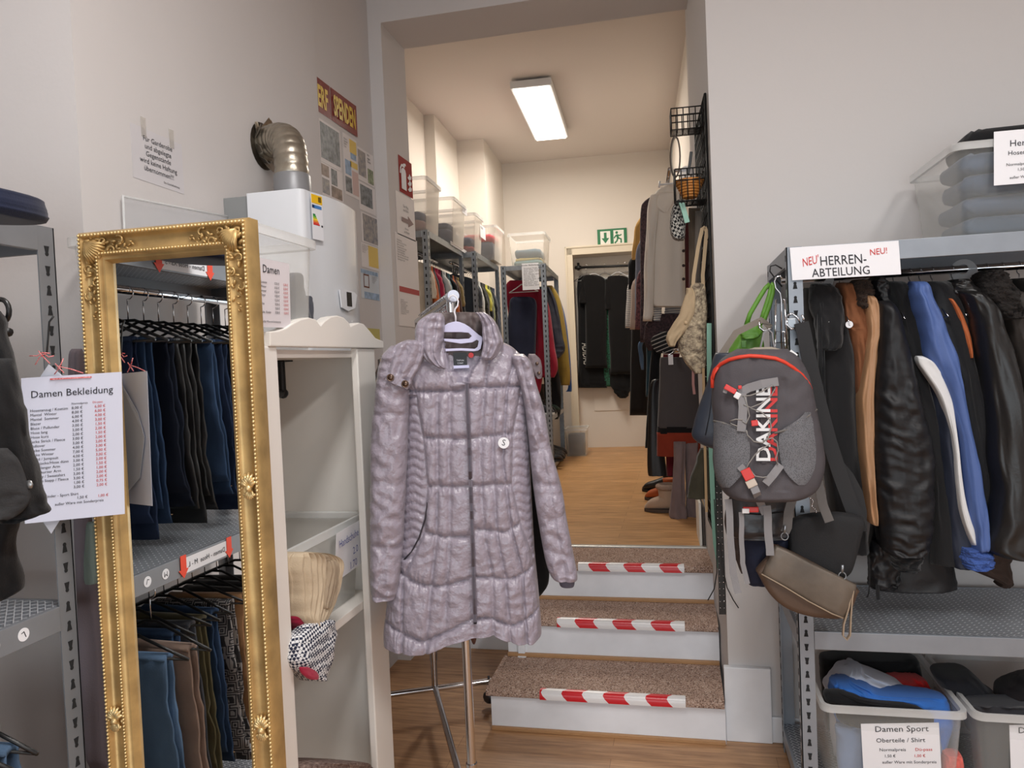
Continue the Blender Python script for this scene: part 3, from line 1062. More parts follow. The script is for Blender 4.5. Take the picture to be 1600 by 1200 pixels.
# string and hook that hold them
st = thing('string_tie', 'red and white string knotted round the shelving post above the price lists', 'string', PF(70, 560, 1.56))
M_STR = mat('red_white_string', (216, 150, 150), .9)
mb = MB()
for q in ([(46, 556), (58, 556), (66, 551), (78, 552)], [(55, 570), (62, 558), (70, 553), (76, 558), (84, 556)], [(60, 548), (66, 556), (72, 562), (78, 568)], [(90, 575), (95, 570), (99, 560)], [(85, 585), (94, 573), (112, 577), (130, 583)], [(100, 583), (92, 574), (86, 568)]):
    mb.tube([PF(x, y, 1.572) for x, y in q], .0012, 6)
mb.build('cord', M_STR, st, smooth=True)
MB().tube([PF(x, y, 1.575) for x, y in ((84, 494), (77, 503), (75, 530), (73, 552), (66, 556), (63, 550))], .002, 8).build('wire_hook', PB, st, smooth=True)

# things tucked behind the mirror's left edge
mb = shell([(545, 112, 128), (600, 110, 130), (760, 118, 136), (900, 122, 150), (1020, 128, 160), (1200, 140, 168)], (EY, 1.50), .03, seed=2, amp=.004, fx=8, fy=1)
tag(mb.build('ribbed_scarf', mat('ribbed_grey_pink', (142, 130, 136), .95, bump=(300, .4, .002)), None, smooth=True), 'long greyish pink ribbed cloth hanging behind the left edge of the gold mirror', 'scarf')
mb = shell([(815, 138, 148), (860, 134, 150), (905, 134, 152), (912, 138, 150)], (EY, 1.475), .02, seed=4, amp=.002)
tag(mb.build('shoe', mat('mint_canvas', (150, 168, 160), .9), None, smooth=True), 'pale mint canvas shoe hanging behind the left edge of the gold mirror', 'shoe')

# ---------------------------------------------------------------- gold mirror
M_GOLD = mat('gold_leaf', (190, 158, 104), .42, .55, bump=(120, .15, .002), var=(14, .25), spec=.6)
M_GOLDB = mat('gold_leaf_beads', (232, 204, 148), .32, .6)
gx0, gx1 = PY(117, 362, 1.405).x, PY(385, 340, 1.405).x
gz1 = PY(250, 351, 1.405).z
gz0 = .004
mir = thing('wall_mirror', 'tall mirror in an ornate gold frame standing in front of the white cabinet', 'mirror', ((gx0 + gx1) / 2, 1.42, gz0))
prof = [(0, .028), (0, -.006), (.006, -.014), (.014, -.015), (.019, -.008), (.026, -.003), (.036, -.002), (.048, -.006), (.056, -.013), (.063, -.013), (.068, -.006), (.074, -.004), (.080, .006), (.084, .016), (.084, .028)]
def framering(w, h):
    w *= .84
    return [V((gx0 + w, 1.42 + h, gz0 + w)), V((gx1 - w, 1.42 + h, gz0 + w)), V((gx1 - w, 1.42 + h, gz1 - w)), V((gx0 + w, 1.42 + h, gz1 - w))]
MB().loft([framering(w, h) for w, h in prof], closed=True).build('frame', M_GOLD, mir, smooth='auto')
bead = MB()
for (w, h, r_, sp_) in ((.010, -.016, .0034, .0085), (.0595, -.0145, .0028, .0075)):
    c4 = framering(w, h)
    for i in range(4):
        a, b = c4[i], c4[(i + 1) % 4]
        n_ = int((b - a).length / sp_)
        for k in range(n_):
            bead.ball(a + (b - a) * (k / n_), r_, 6)
bead.build('beading', M_GOLDB, mir, smooth=True)
mg = bpy.data.materials.new('mirror_glass'); mg.use_nodes = True
pp = mg.node_tree.nodes['Principled BSDF']
pp.inputs['Base Color'].default_value = (.86, .88, .88, 1); pp.inputs['Metallic'].default_value = 1; pp.inputs['Roughness'].default_value = .0
MB().box((gx0 + .066, 1.432, gz0 + .066), (gx1 - .066, 1.438, gz1 - .066)).build('mirror_pane', mg, mir)
MB().box((gx0 + .01, 1.4385, gz0 + .01), (gx1 - .01, 1.446, gz1 - .01)).build('back_board', mat('brown_board', (110, 86, 60), .9), mir)
# leafy corner ornaments: scrolls and leaves built along both arms
for ci, (cx, cz, sx, sz) in enumerate(((gx0, gz1, 1, -1), (gx1, gz1, -1, -1), (gx0, gz0, 1, 1), (gx1, gz0, -1, 1))):
    mb = MB()
    rr = random.Random(4 + ci)
    def P2(a, b, h=-.008): return V((cx + sx * a * .86, 1.42 + h, cz + sz * b * .86))
    for arm in (0, 1):
        Lg = .15 if arm == 0 else .21
        for k in range(26):
            s_ = .012 + Lg * k / 25
            off = .040 + .018 * sin(k * 1.5) * (1 - k / 40)
            a, b = (s_, off) if arm == 0 else (off, s_)
            r_ = .0095 * (1 - .5 * k / 25)
            ang = rr.uniform(0, pi)
            mb.ball(P2(a, b, -.006 - .006 * rr.random()), r_, 8, 0, (1.0, .65, .45), Matrix.Rotation(ang, 3, 'Y'))
        for k in range(5):
            s_ = .03 + Lg * .8 * k / 5
            pts = []
            for i in range(12):
                a_ = i / 11 * 4.6 + k
                q = .013 * (1 - i / 16)
                a, b = s_ + q * cos(a_), .040 + (.012 if k % 2 else -.012) + q * sin(a_)
                if arm: a, b = b, a
                pts.append(P2(a, b, -.012))
            mb.tube(pts, [.0032 * (1 - i / 18) for i in range(12)], 6)
    for k in range(9):   # shell on the mitre
        a_ = R(10 * k + 5)
        mb.tube([P2(.03, .03, -.014), P2(.03 + .03 * cos(a_), .03 + .03 * sin(a_), -.020), P2(.03 + .052 * cos(a_), .03 + .052 * sin(a_), -.010)], [.005, .0055, .003], 6)
    mb.build('corner_ornament', M_GOLD, mir, smooth=True)
for (xx, zz) in ((gx1 - .028, PY(390, 757, 1.405).z), (gx1 - .028, PY(408, 1135, 1.405).z), (gx0 + .028, PY(165, 1120, 1.405).z), (gx0 + .028, PY(390, 757, 1.405).z)):
    mb = MB()
    for k in range(7):
        a_ = R(-75 + 25 * k)
        mb.tube([V((xx, 1.412, zz - .01)), V((xx + .012 * sin(a_), 1.402, zz + .0 + .014 * cos(a_))), V((xx + .022 * sin(a_), 1.408, zz + .024 * cos(a_)))], [.004, .005, .002], 6)
        mb.tube([V((xx, 1.412, zz - .01)), V((xx + .012 * sin(a_), 1.404, zz - .022 - .010 * cos(a_)))], [.004, .002], 6)
    mb.ball((xx, 1.404, zz - .008), .008, 8)
    for k in range(8): mb.ball((xx + .017 * cos(k * .785), 1.407, zz - .008 + .02 * sin(k * .785)), .0035, 6)
    mb.build('medallion', M_GOLDB, mir, smooth=True)

# ---------------------------------------------------------------- white children's cabinet
M_CAB = mat('cream_white_lacquer', (236, 231, 224), .42, var=(4, .015))
cb = thing('wardrobe_cabinet', 'open cream white narrow cabinet with a scalloped top behind the gold mirror', 'cabinet', (-1.165, 1.87, 0))
cy0, cy1, cxf, cxb = 1.54, 2.205, -.93, -1.395
MB().box((cxb, cy0, 0), (cxf - .02, cy0 + .018, 1.555)).build('side_panel', M_CAB, cb, bevel=.002)
sp_ = MB().box((cxb, cy1 - .018, 0), (cxf - .02, cy1, 1.555))
for (x, z) in ((-.975, 1.33), (-.975, 1.25), (-.975, 1.17)):
    sp_.disc((x, cy1 - .0181, z), -EY, .004, .0008, 12, 1)
for z in (.72, .36, .27, .20): sp_.disc((-.985, cy1 - .0181, z), -EY, .0045 if z < .7 else .010, .0008, 12, 1)
sp_.build('side_panel', [M_CAB, M_DARKHOLE], cb)
MB().box((cxb, cy0 + .018, .06), (cxb + .008, cy1 - .018, 1.55)).build('back_panel', M_CAB, cb)
MB().box((cxb, cy0, 1.535), (cxf - .02, cy1, 1.555)).build('top_panel', M_CAB, cb)
MB().box((cxb, cy0 + .018, .06), (cxf - .02, cy1 - .018, .08)).build('bottom_panel', M_CAB, cb)
ya, yb = PX(436, 600, cxf).y, PX(562, 620, cxf).y
MB().box((cxf - .022, cy0, 0), (cxf, ya, 1.562)).build('front_post', M_CAB, cb, bevel=.004)
MB().box((cxf - .022, yb, 0), (cxf, cy1, 1.562)).build('front_post', M_CAB, cb, bevel=.004)
hp = [(403, 542), (403, 519), (416, 518), (428, 514), (440, 506), (452, 500), (465, 497), (476, 500), (481, 507), (484, 510), (490, 503), (500, 496), (511, 494), (521, 497), (529, 505), (532, 511), (538, 508), (546, 505), (553, 507), (562, 517), (572, 529), (585, 534), (585, 545)]
MB().prism([PX(x, y, cxf - .026) for x, y in hp], (.032, 0, 0)).build('scalloped_header', M_CAB, cb, bevel=.003)
MB().box((cxb + .01, cy0 + .019, .775), (cxf - .024, cy1 - .019, .80)).build('shelf', M_CAB, cb, bevel=.002)
rod = MB()
pz = 1.437
rod.tube([V((-1.15, 2.02, 1.536)), V((-1.15, 2.02, pz))], .011, 12).tube([V((-1.15, 2.035, pz)), V((-1.15, 1.57, pz))], .011, 12).ball((-1.15, 2.022, pz), .016, 10)
rod.box((-1.175, 1.995, 1.530), (-1.125, 2.045, 1.535))
rod.build('clothes_rod', M_BLACK, cb, smooth='auto')
# box of gloves and the knitted things hanging out of it
gb = plastic_box('clear box of gloves with a handwritten sheet on the cabinet shelf', Matrix.Translation((-1.17, 1.90, .801)), .40, .55, .252, .02)
tl, tr, bl = V((-.955, 1.93, 1.04)), V((-.955, 2.12, 1.045)), V((-.968, 1.93, .90))
lb = sheet('paper_label', None, None, tl, tr, bl, parent=gb)
M_PEN = mat('blue_pen', (70, 80, 150), .8)
lettering('Handschuhe', .031, tl + V((.0012, .012, -.045)), (0, .19, .012), (.0, -.02, 1), M_PEN, lb, sx=.85)
lettering('2.0', .03, tl + V((0.0005, .10, -.085)), (0, .19, .012), (0, -.02, 1), M_PEN, lb)
lettering('1.70', .03, tl + V((-.0025, .08, -.125)), (0, .19, .012), (0, -.02, 1), M_PEN, lb)
M_KNIT = mat('beige_rib_knit', (196, 178, 152), .95, bump=(500, .5, .003))
def ribs(n, a): return lambda u, v, x, y: a * abs(sin(u * n + v * 1.5)) - a * .5
t = thing('knitted_hat', 'beige ribbed knitted hat hanging out of the glove box in the cabinet', 'hat', PX(480, 985, -.93))
shell([(862, 452, 470), (866, 445, 500), (876, 442, 518), (900, 445, 519), (925, 449, 512), (950, 452, 500), (970, 456, 488), (984, 468, 478)], (NX, .95), .10, seed=6, amp=.004, nseg=180, nrow=50, disp=ribs(17, .012), ends=(.12, .1)).build('crown', M_KNIT, t, smooth=True)
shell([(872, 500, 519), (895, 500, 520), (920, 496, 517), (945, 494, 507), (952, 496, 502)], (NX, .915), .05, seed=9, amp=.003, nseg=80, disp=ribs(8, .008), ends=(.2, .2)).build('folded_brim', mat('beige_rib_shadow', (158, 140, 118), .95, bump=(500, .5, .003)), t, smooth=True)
mb = shell([(945, 470, 492), (965, 455, 494), (985, 462, 488), (992, 468, 480)], (NX, .945), .05, seed=3)
tag(mb.build('glove', cloth((132, 22, 50)), None, smooth=True), 'dark red glove squeezed under the beige knitted hat', 'glove')
M_BW = mat('black_white_knit', (200, 200, 205), .95, bump=(300, .5, .003))
nt, p, N = nodes(M_BW)
tc = N('ShaderNodeTexCoord'); ck = N('ShaderNodeTexChecker'); ck.inputs['Scale'].default_value = 150
mp = N('ShaderNodeMapping'); mp.inputs['Rotation'].default_value = (R(45), R(20), R(30)); nt.links.new(tc.outputs['Object'], mp.inputs[0]); nt.links.new(mp.outputs[0], ck.inputs['Vector'])
ck.inputs['Color1'].default_value = lin((38, 44, 66)); ck.inputs['Color2'].default_value = lin((226, 226, 228)); nt.links.new(ck.outputs['Color'], p.inputs['Base Color'])
t = thing('knitted_hat', 'black and white knitted hat with a red lining hanging below the cabinet shelf', 'hat', PX(480, 1060, -.92))
shell([(966, 490, 508), (975, 474, 513), (990, 462, 516), (1010, 454, 512), (1030, 452, 508), (1045, 458, 502), (1060, 478, 496), (1064, 484, 494)], (NX, .925), .07, seed=7, amp=.008, ends=(.15, .1)).build('knit', M_BW, t, smooth=True)
shell([(1042, 468, 480), (1050, 470, 494), (1058, 478, 497), (1062, 486, 495)], (NX, .893), .012, seed=1, amp=.001).build('lining', cloth((165, 30, 62)), t, smooth=True)
mb = shell([(1186, 455, 520), (1190, 440, 548), (1200, 430, 556), (1230, 430, 560)], (NX, 1.0), .2, seed=4, amp=.01, ends=(.3, 0))
tag(mb.build('scarf', mat('brown_speckled_cloth', (66, 46, 40), .95, var=(120, .5, (150, 130, 120))), None, smooth=True), 'brown speckled scarf lying in the bottom of the white cabinet', 'scarf')

# clear boxes on top of the cabinet
bx1 = plastic_box('clear box with a Damen price sheet on top of the white cabinet', Matrix.Translation((-1.17, 1.68, 1.556)), .50, .33, .285, .014)
tl, tr, bl = V((-.926, 1.527, 1.763)), V((-.926, 1.69, 1.766)), V((-.9305, 1.527, 1.605))
lb = sheet('paper_label', None, None, tl, tr, bl, mat('label_paper_pink', (222, 216, 220), .8), parent=gb and bx1)
lb_l = [('Damen', .47, .2, .026, M_INK, 'CENTER')]
for i, nm in enumerate(('Mütze  Sommer', 'Mütze  Winter', 'Schal  Sommer', 'Schal  Winter', 'Socken', 'Strickmütze', 'Gürtel', 'Handschuhe  Kinder')):
    y = .36 + i * .062
    lb_l += [(nm, .02, y, .0082, M_INK, 'LEFT'), ('0,50 €', .55, y, .0082, M_INK, 'LEFT'), ('0,30 €', .8, y, .0082, M_RED, 'LEFT')]
lb_l += [('außer Ware mit Sonderpreis', .2, .93, .007, M_INK, 'LEFT')]
a, b = tr - tl, tl - bl
for tx, fx, fy, sz, ink, al in lb_l: lettering(tx, sz, tl + a * fx - b * fy + V((.0012, 0, 0)), a, b, ink, lb, align=al)
M_LID = clear_plastic('clear_lid_plastic', (230, 230, 232), .22)
t = thing('box_lid', 'clear plastic lid standing behind the gold mirror against the left wall', 'lid', (-1.42, 2.0, 1.557))
q = [PX(190, 345, -1.44), PX(372, 345, -1.44), PX(372, 342, -1.44), PX(190, 307, -1.44)]
q[0].z = 1.70; q[1].z = 1.74
MB().prism(q, (.002, 0, 0)).build('panel', M_LID, t)
mb = MB()
mb.tube([q[0] + V((.004, 0, 0)), q[3] + V((.004, 0, 0)), q[2] + V((.004, 0, 0))], .004, 8)
mb.build('edge', clear_plastic('clear_box_rim', (238, 239, 238), .34, .3), t, smooth=True)
# dark gloves seen through the box
t = tag(shell([(426, 456, 464), (432, 449, 470), (450, 447, 472), (470, 449, 476), (490, 450, 482), (508, 450, 484)], (NX, 1.0), .03, seed=2, amp=.002, ends=(.2, .05)).build('glove', cloth((78, 80, 88)), None, smooth=True), 'grey glove pressed against the wall of the Damen box', 'glove')
t = tag(shell([(462, 476, 480), (468, 472, 484), (485, 472, 486), (505, 474, 484)], (NX, 1.03), .03, seed=2, amp=.002, ends=(.2, .05)).build('glove', cloth((78, 80, 90), name='glove_grey'), None, smooth=True), 'small grey glove in the far end of the Damen box', 'glove')

# ---------------------------------------------------------------- water heater and its flue
wh = thing('water_heater', 'white gas water heater hung on the left wall above the cabinet', 'water heater', (-1.30, 2.44, 1.30))
M_HEAT = mat('white_enamel', (226, 228, 232), .22, coat=.3)
pts = [(-1.357, 2.222)]
for i in range(7):
    a = R(90 * i / 6)
    pts.append((-1.185 + .025 * sin(a), 2.247 - .025 * cos(a)))
for i in range(9):
    f = i / 8
    pts.append((-1.16 + .022 * sin(pi * f), 2.27 + .36 * f))
pts += [(-1.185, 2.675), (-1.357, 2.675)]
MB().prism([V((x, y, 1.30)) for x, y in pts], (0, 0, .788)).build('casing', M_HEAT, wh, smooth='auto')
MB().box((-1.449, 2.232, 1.33), (-1.357, 2.665, 2.082)).build('back_frame', mat('heater_grey', (140, 142, 142), .5), wh)
c0 = PX(531, 468, -1.135)
mb = MB().prism([V((-1.137 + .004, y, z)) for y, z in ((2.40, 1.775), (2.44, 1.78), (2.52, 1.776), (2.54, 1.768), (2.52, 1.72), (2.46, 1.705), (2.41, 1.715))], (.004, 0, 0))
mb.build('control_recess', mat('heater_recess', (235, 236, 240), .15), wh)
MB().box((-1.1325, 2.452, 1.722), (-1.128, 2.492, 1.772)).build('display', mat('black_gloss', (14, 14, 15), .1), wh)
en = sheet('energy_label', None, None, V((-1.1478, 2.258, 2.078)), V((-1.139, 2.318, 2.078)), V((-1.1478, 2.258, 1.93)), parent=wh)
def rect_on(o, TL, TR, BL, x0, y0, x1, y1, m, nm):
    a, b = TR - TL, TL - BL
    n = a.cross(b).normalized()
    MB().prism([TL + a * x0 - b * y1 + n * .0003, TL + a * x1 - b * y1 + n * .0003, TL + a * x1 - b * y0 + n * .0003, TL + a * x0 - b * y0 + n * .0003], n * .0008).build(nm, m, o)
et = (V((-1.1478, 2.258, 2.078)), V((-1.139, 2.318, 2.078)), V((-1.1478, 2.258, 1.93)))
rect_on(en, *et, .02, .01, .98, .20, mat('eco_yellow', (240, 190, 20), .6), 'colour_field')
rect_on(en, *et, .05, .24, .9, .31, mat('eco_blue', (70, 130, 200), .6), 'colour_field')
rect_on(en, *et, .05, .24, .25, .31, mat('eco_navy', (20, 40, 100), .6), 'colour_field')
for i, cc in enumerate(((0, 130, 60), (70, 170, 60), (170, 200, 40), (250, 220, 30), (245, 160, 40), (235, 90, 40), (215, 30, 40))):
    rect_on(en, *et, .1, .44 + i * .035, .3 + i * .06, .47 + i * .035, mat('eco_bar_%d' % i, cc, .6), 'colour_field')
rect_on(en, *et, .82, .66, .95, .70, M_INK, 'colour_field')
rect_on(en, *et, .62, .04, .9, .16, M_INK, 'colour_field')
fl = thing('flue_pipe', 'bent ribbed aluminium flue pipe running from the water heater into the left wall', 'pipe', (-1.29, 2.42, 2.09))
c = V((-1.29, 2.405, 2.09))
w0 = V((-1.449, 2.50, 2.325))
M_ALU = mat('aluminium_flue', (168, 160, 146), .34, .85, bump=(60, .3, .003), var=(20, .2))
path, rad = [], []
P0, P1, P2_, P3 = w0 + V((-.005, 0, .0)), w0 + V((.12, -.03, .03)), c + V((.0, .0, .22)), c + V((0, 0, .085))
for i in range(86):
    f = i / 85
    path.append(P0 * (1 - f) ** 3 + P1 * 3 * f * (1 - f) ** 2 + P2_ * 3 * f * f * (1 - f) + P3 * f ** 3)
    rad.append(.059 + .0035 * (abs(sin(f * pi * 11)) ** .6) - .004)
MB().tube(path, rad, 28).build('ribbed_elbow', M_ALU, fl, smooth=True)
MB().tube([c + V((0, 0, -.003)), c + V((0, 0, .03)), c + V((0, 0, .031)), c + V((0, 0, .088)), c + V((0, 0, .094))], [.068, .068, .064, .063, .060], 28).build('collar', mat('flue_collar_grey', (140, 140, 142), .4, .3), fl, smooth='auto')
mb = MB()
mb.tube([w0, w0 + V((.004, 0, 0))], [.085, .080], 24)
mb.build('wall_plate', mat('dark_foil', (70, 64, 56), .4, .8), fl, smooth='auto')
rr = random.Random(3)
mb = MB()
for k in range(11):
    a = 2 * pi * k / 11 + rr.uniform(-.2, .2)
    b0 = w0 + V((.006, .062 * cos(a), .062 * sin(a)))
    o_ = V((rr.uniform(.008, .04), .04 * cos(a) * rr.uniform(.5, 1.1), .04 * sin(a) * rr.uniform(.5, 1.2)))
    tn = V((0, -sin(a), cos(a))) * rr.uniform(.012, .024)
    mb.hexa([b0 - tn, b0 + tn, b0 + tn * .6 + o_, b0 - tn * .7 + o_ * .8], [b0 - tn + V((.0015, 0, 0)), b0 + tn + V((.0015, 0, 0)), b0 + tn * .6 + o_ + V((.0015, 0, 0)), b0 - tn * .7 + o_ * .8 + V((.0015, 0, 0))])
mb.build('torn_foil', mat('crumpled_foil', (176, 168, 156), .3, .9, bump=(90, .5, .004)), fl)

# ---------------------------------------------------------------- papers on the left wall
xx = -1.4488
sg = sheet('wall_notice', 'white notice about no liability for coats, taped on the left wall', 'notice', V((xx, 1.81, 2.205)), V((xx, 2.028, 2.203)), V((xx, 1.81, 2.055)), mat('notice_paper', (206, 202, 204), .7),
    lines=[('Für Garderobe', .5, .23, .0205, M_INK, 'CENTER'), ('und abgelegte', .5, .37, .0205, M_INK, 'CENTER'), ('Gegenstände', .5, .51, .0205, M_INK, 'CENTER'), ('wird keine Haftung', .5, .65, .0205, M_INK, 'CENTER'), ('übernommen!!!', .5, .79, .0205, M_INK, 'CENTER'), ('Die Geschäftsleitung', .9, .92, .0085, M_INK, 'RIGHT')])
for y in (1.86, 1.98):
    MB().box((xx, y - .008, 2.18), (xx + .001, y + .012, 2.235)).build('tape_piece', clear_plastic('sticky_tape', (220, 214, 206), .35), sg)

def wallsheet(nm, label, cat, X0, pa, pb, zt, zb, m=None, lines=(), rects=(), group=None):
    """paper on a wall facing +X between columns pa..pb (photo x), zt/zb = photo y at the left edge"""
    a = PX(pa, zt, X0); y1 = PX(pb, zt + (pb - pa) * .75, X0).y; b = PX(pa, zb, X0)
    return sheet(nm, label, cat, V((X0, a.y, a.z)), V((X0, y1, a.z)), V((X0, a.y, b.z)), m, lines=lines, rects=rects, group=group)


X5 = -1.4585
M_SIGNRED = mat('maroon_sign', (122, 26, 30), .25)
M_YEL = mat('sign_yellow', (226, 190, 60), .4)
sg1 = wallsheet('donation_sign', 'maroon sign with yellow letters ERF SPENDEN high on the poster wall', 'sign', X5, 489, 515, 115, 168, M_SIGNRED, lines=[])
a = PX(516, 137, X5); b = PX(555, 160, X5)
z0_, z1_ = sg1.matrix_basis.translation.z, PX(489, 115, X5).z
h_ = z1_ - z0_
M_o = MB()
s2_ = sheet('sign_panel', None, None, V((X5, a.y, z1_)), V((X5 + .004, PX(555, 160, X5).y, z1_)), V((X5, a.y, z0_)), M_SIGNRED, parent=sg1)
lettering('ERF', .125, V((X5 + .001, (PX(489, 115, X5).y + a.y) / 2, z1_ - h_ * .80)), EY, EZ, M_YEL, sg1, align='CENTER', sx=.50, bold=.004)
lettering('SPENDEN', .125, V((X5 + .005, (a.y + PX(555, 160, X5).y) / 2, z1_ - h_ * .78)), EY, EZ, M_YEL, s2_, align='CENTER', sx=.43, bold=.004)
PH = [mat('photo_grey', (120, 124, 126), .5, var=(40, .6)), mat('photo_brown', (140, 122, 110), .5, var=(35, .5)), mat('photo_dark', (92, 94, 100), .5, var=(45, .7, (180, 170, 160))), mat('photo_green', (140, 148, 118), .5, var=(50, .5)), mat('note_yellow', (226, 196, 110), .7), mat('photo_blue', (150, 172, 196), .6, var=(30, .3)), mat('note_pink', (206, 180, 174), .7)]
M_POST = mat('poster_paper', (228, 222, 220), .6)
M_TXT = mat('grey_print', (120, 116, 118), .8)
fill = 'Liebe Kundinnen und Kunden\nbitte beachten Sie die\nÖffnungszeiten im Laden\nMontag bis Freitag\n10 bis 17 Uhr\nVielen Dank'
wallsheet('poster', 'sheet with one large grey photograph under the maroon sign', 'poster', X5, 497, 531, 183, 249, M_POST, rects=[(.06, .06, .95, .9, PH[0], 'photo')])
wallsheet('poster', 'sheet with five small photographs below the large grey one', 'poster', X5, 498, 535, 250, 300, M_POST, rects=[(.05, .05, .4, .4, PH[1], 'photo'), (.5, .05, .75, .55, PH[0], 'photo'), (.1, .48, .4, .95, PH[2], 'photo'), (.48, .6, .95, .95, PH[1], 'photo')])
wallsheet('poster', 'narrow sheet with a yellow field and pink notes in the middle of the poster wall', 'poster', X5, 535, 557, 206, 300, M_POST, rects=[(.45, .04, .95, .26, PH[4], 'photo'), (.5, .26, .9, .36, PH[5], 'photo'), (.45, .4, .98, .5, PH[4], 'photo'), (.08, .42, .5, .66, PH[5], 'photo'), (.55, .55, 1, .95, PH[6], 'photo'), (.05, .7, .5, .95, PH[0], 'photo')], lines=[('Kleider\nSpenden\nHelfer\nTeam', .05, .1, .012, M_TXT, 'LEFT')])
wallsheet('poster', 'sheet with a tall dark photograph at the top right of the poster wall', 'poster', X5, 557, 583, 227, 278, M_POST, rects=[(.05, .08, .5, .85, PH[2], 'photo'), (.6, .5, .95, .95, PH[3], 'photo')], lines=[('Wir\nsagen\nDanke', .6, .12, .016, M_INK, 'LEFT')])
wallsheet('poster', 'sheet with a square grey photograph on the right of the poster wall', 'poster', X5, 560, 586, 282, 325, M_POST, rects=[(.08, .08, .8, .8, PH[0], 'photo')])
wallsheet('poster', 'sheet with green pictures just above the water heater', 'poster', X5, 502, 534, 302, 318, M_POST, rects=[(.05, .1, .45, .95, PH[3], 'photo'), (.5, .1, .95, .95, PH[3], 'photo')])
wallsheet('poster', 'sheet with a dark group photograph beside the water heater', 'poster', X5, 564, 590, 330, 376, M_POST, rects=[(.08, .04, .96, .96, PH[2], 'photo')])
wallsheet('poster', 'sheet with a yellow note below the dark group photograph', 'poster', X5, 564, 591, 378, 416, M_POST, rects=[(.4, .04, .98, .9, PH[4], 'photo')], lines=[(fill, .04, .1, .007, M_TXT, 'LEFT')])
wallsheet('poster', 'sheet with a line drawing and a blue box near the cabinet top', 'poster', X5, 563, 592, 419, 465, mat('poster_blue_white', (204, 210, 216), .6), rects=[(.02, .01, .95, .14, PH[5], 'photo'), (.15, .76, .98, .99, PH[5], 'photo')], lines=[('□', .1, .62, .09, mat('brown_line', (120, 80, 70), .8), 'LEFT'), (fill, .6, .2, .006, M_TXT, 'LEFT')])
wallsheet('poster', 'small yellow note lowest on the poster wall', 'poster', X5, 567, 594, 512, 530, mat('note_olive', (196, 186, 108), .7))
wallsheet('poster', 'worn sheet at the left edge of the poster wall beside the flue', 'poster', X5, 491, 498, 240, 300, M_POST)
# sign and notices on the column
X6 = -1.3885
fs = wallsheet('fire_extinguisher_sign', 'red fire extinguisher sign on the white column', 'sign', X6, 622, 643, 241, 297, mat('sign_red', (150, 40, 32), .8, spec=.1))
f0_, f1_ = PX(622, 241, X6), PX(625, 297, X6)
yy0, yy1 = f0_.y, PX(643, 258, X6).y
W_, H_ = yy1 - yy0, f0_.z - f1_.z
def fp(x, y): return V((X6 + .001, yy0 + W_ * x, f0_.z - H_ * y))
MB().prism([fp(x, y) for x, y in ((.15, .92), (.5, .92), (.5, .42), (.46, .34), (.36, .30), (.28, .30), (.18, .36), (.15, .44))], (.001, 0, 0)).build('extinguisher_symbol', M_PAPER, fs)
MB().prism([fp(x, y) for x, y in ((.2, .28), (.42, .28), (.44, .22), (.52, .20), (.50, .14), (.36, .16), (.3, .2), (.18, .22), (.08, .34), (.05, .5), (.12, .5), (.14, .36))], (.001, 0, 0)).build('nozzle_symbol', M_PAPER, fs)
for k in range(3):
    MB().prism([fp(x + .0, y + k * .17) for x, y in ((.62, .5), (.72, .44), (.78, .36), (.86, .42), (.92, .40), (.88, .5), (.80, .53), (.70, .55))], (.001, 0, 0)).build('flame_symbol', M_PAPER, fs)
ca = wallsheet('wall_notice', 'laminated notice with a grey arrow under the fire extinguisher sign', 'notice', X6, 618, 647, 297, 364, M_POST, lines=[('Der Weg\nzum Büro', .5, .3, .02, M_TXT, 'CENTER'), ('Herren\nund Kinder', .5, .82, .018, M_TXT, 'CENTER')])
c0, c1 = PX(618, 297, X6), PX(618, 364, X6)
y1 = PX(647, 297 + 22, X6).y
def cp(x, y): return V((X6 + .001, c0.y + (y1 - c0.y) * x, c0.z - (c0.z - c1.z) * y))
MB().prism([cp(x, y) for x, y in ((.25, .55), (.6, .55), (.6, .47), (.9, .6), (.6, .73), (.6, .65), (.25, .65))], (.001, 0, 0)).build('arrow_symbol', mat('arrow_grey', (140, 116, 112), .7), ca)
txt = '\n'.join(['Hausordnung', 'Anprobe nur in der Kabine', 'Bitte nur drei Teile', 'Umtausch ist nicht möglich', 'Taschen bitte abgeben', 'Kinder beaufsichtigen', 'Essen und Trinken nicht erlaubt', 'Keine Haftung für Wertsachen', 'Bezahlung nur in bar'])
wallsheet('wall_notice', 'long laminated text notice with a red band, lowest on the white column', 'notice', X6, 617, 652, 362, 508, M_POST, rects=[(.08, .57, .99, .63, mat('notice_red', (176, 66, 64), .6), 'red_band')], lines=[(txt, .06, .08, .0125, M_TXT, 'LEFT'), (txt, .1, .72, .009, M_TXT, 'LEFT')])
# ================================================================== clothes rail with the lilac quilted coat
def pl_at(pts, x):
    if x <= pts[0][0]: return pts[0][1]
    for (a, b), (c, d) in zip(pts, pts[1:]):
        if x <= c: return b + (d - b) * (x - a) / (c - a)
    return pts[-1][1]


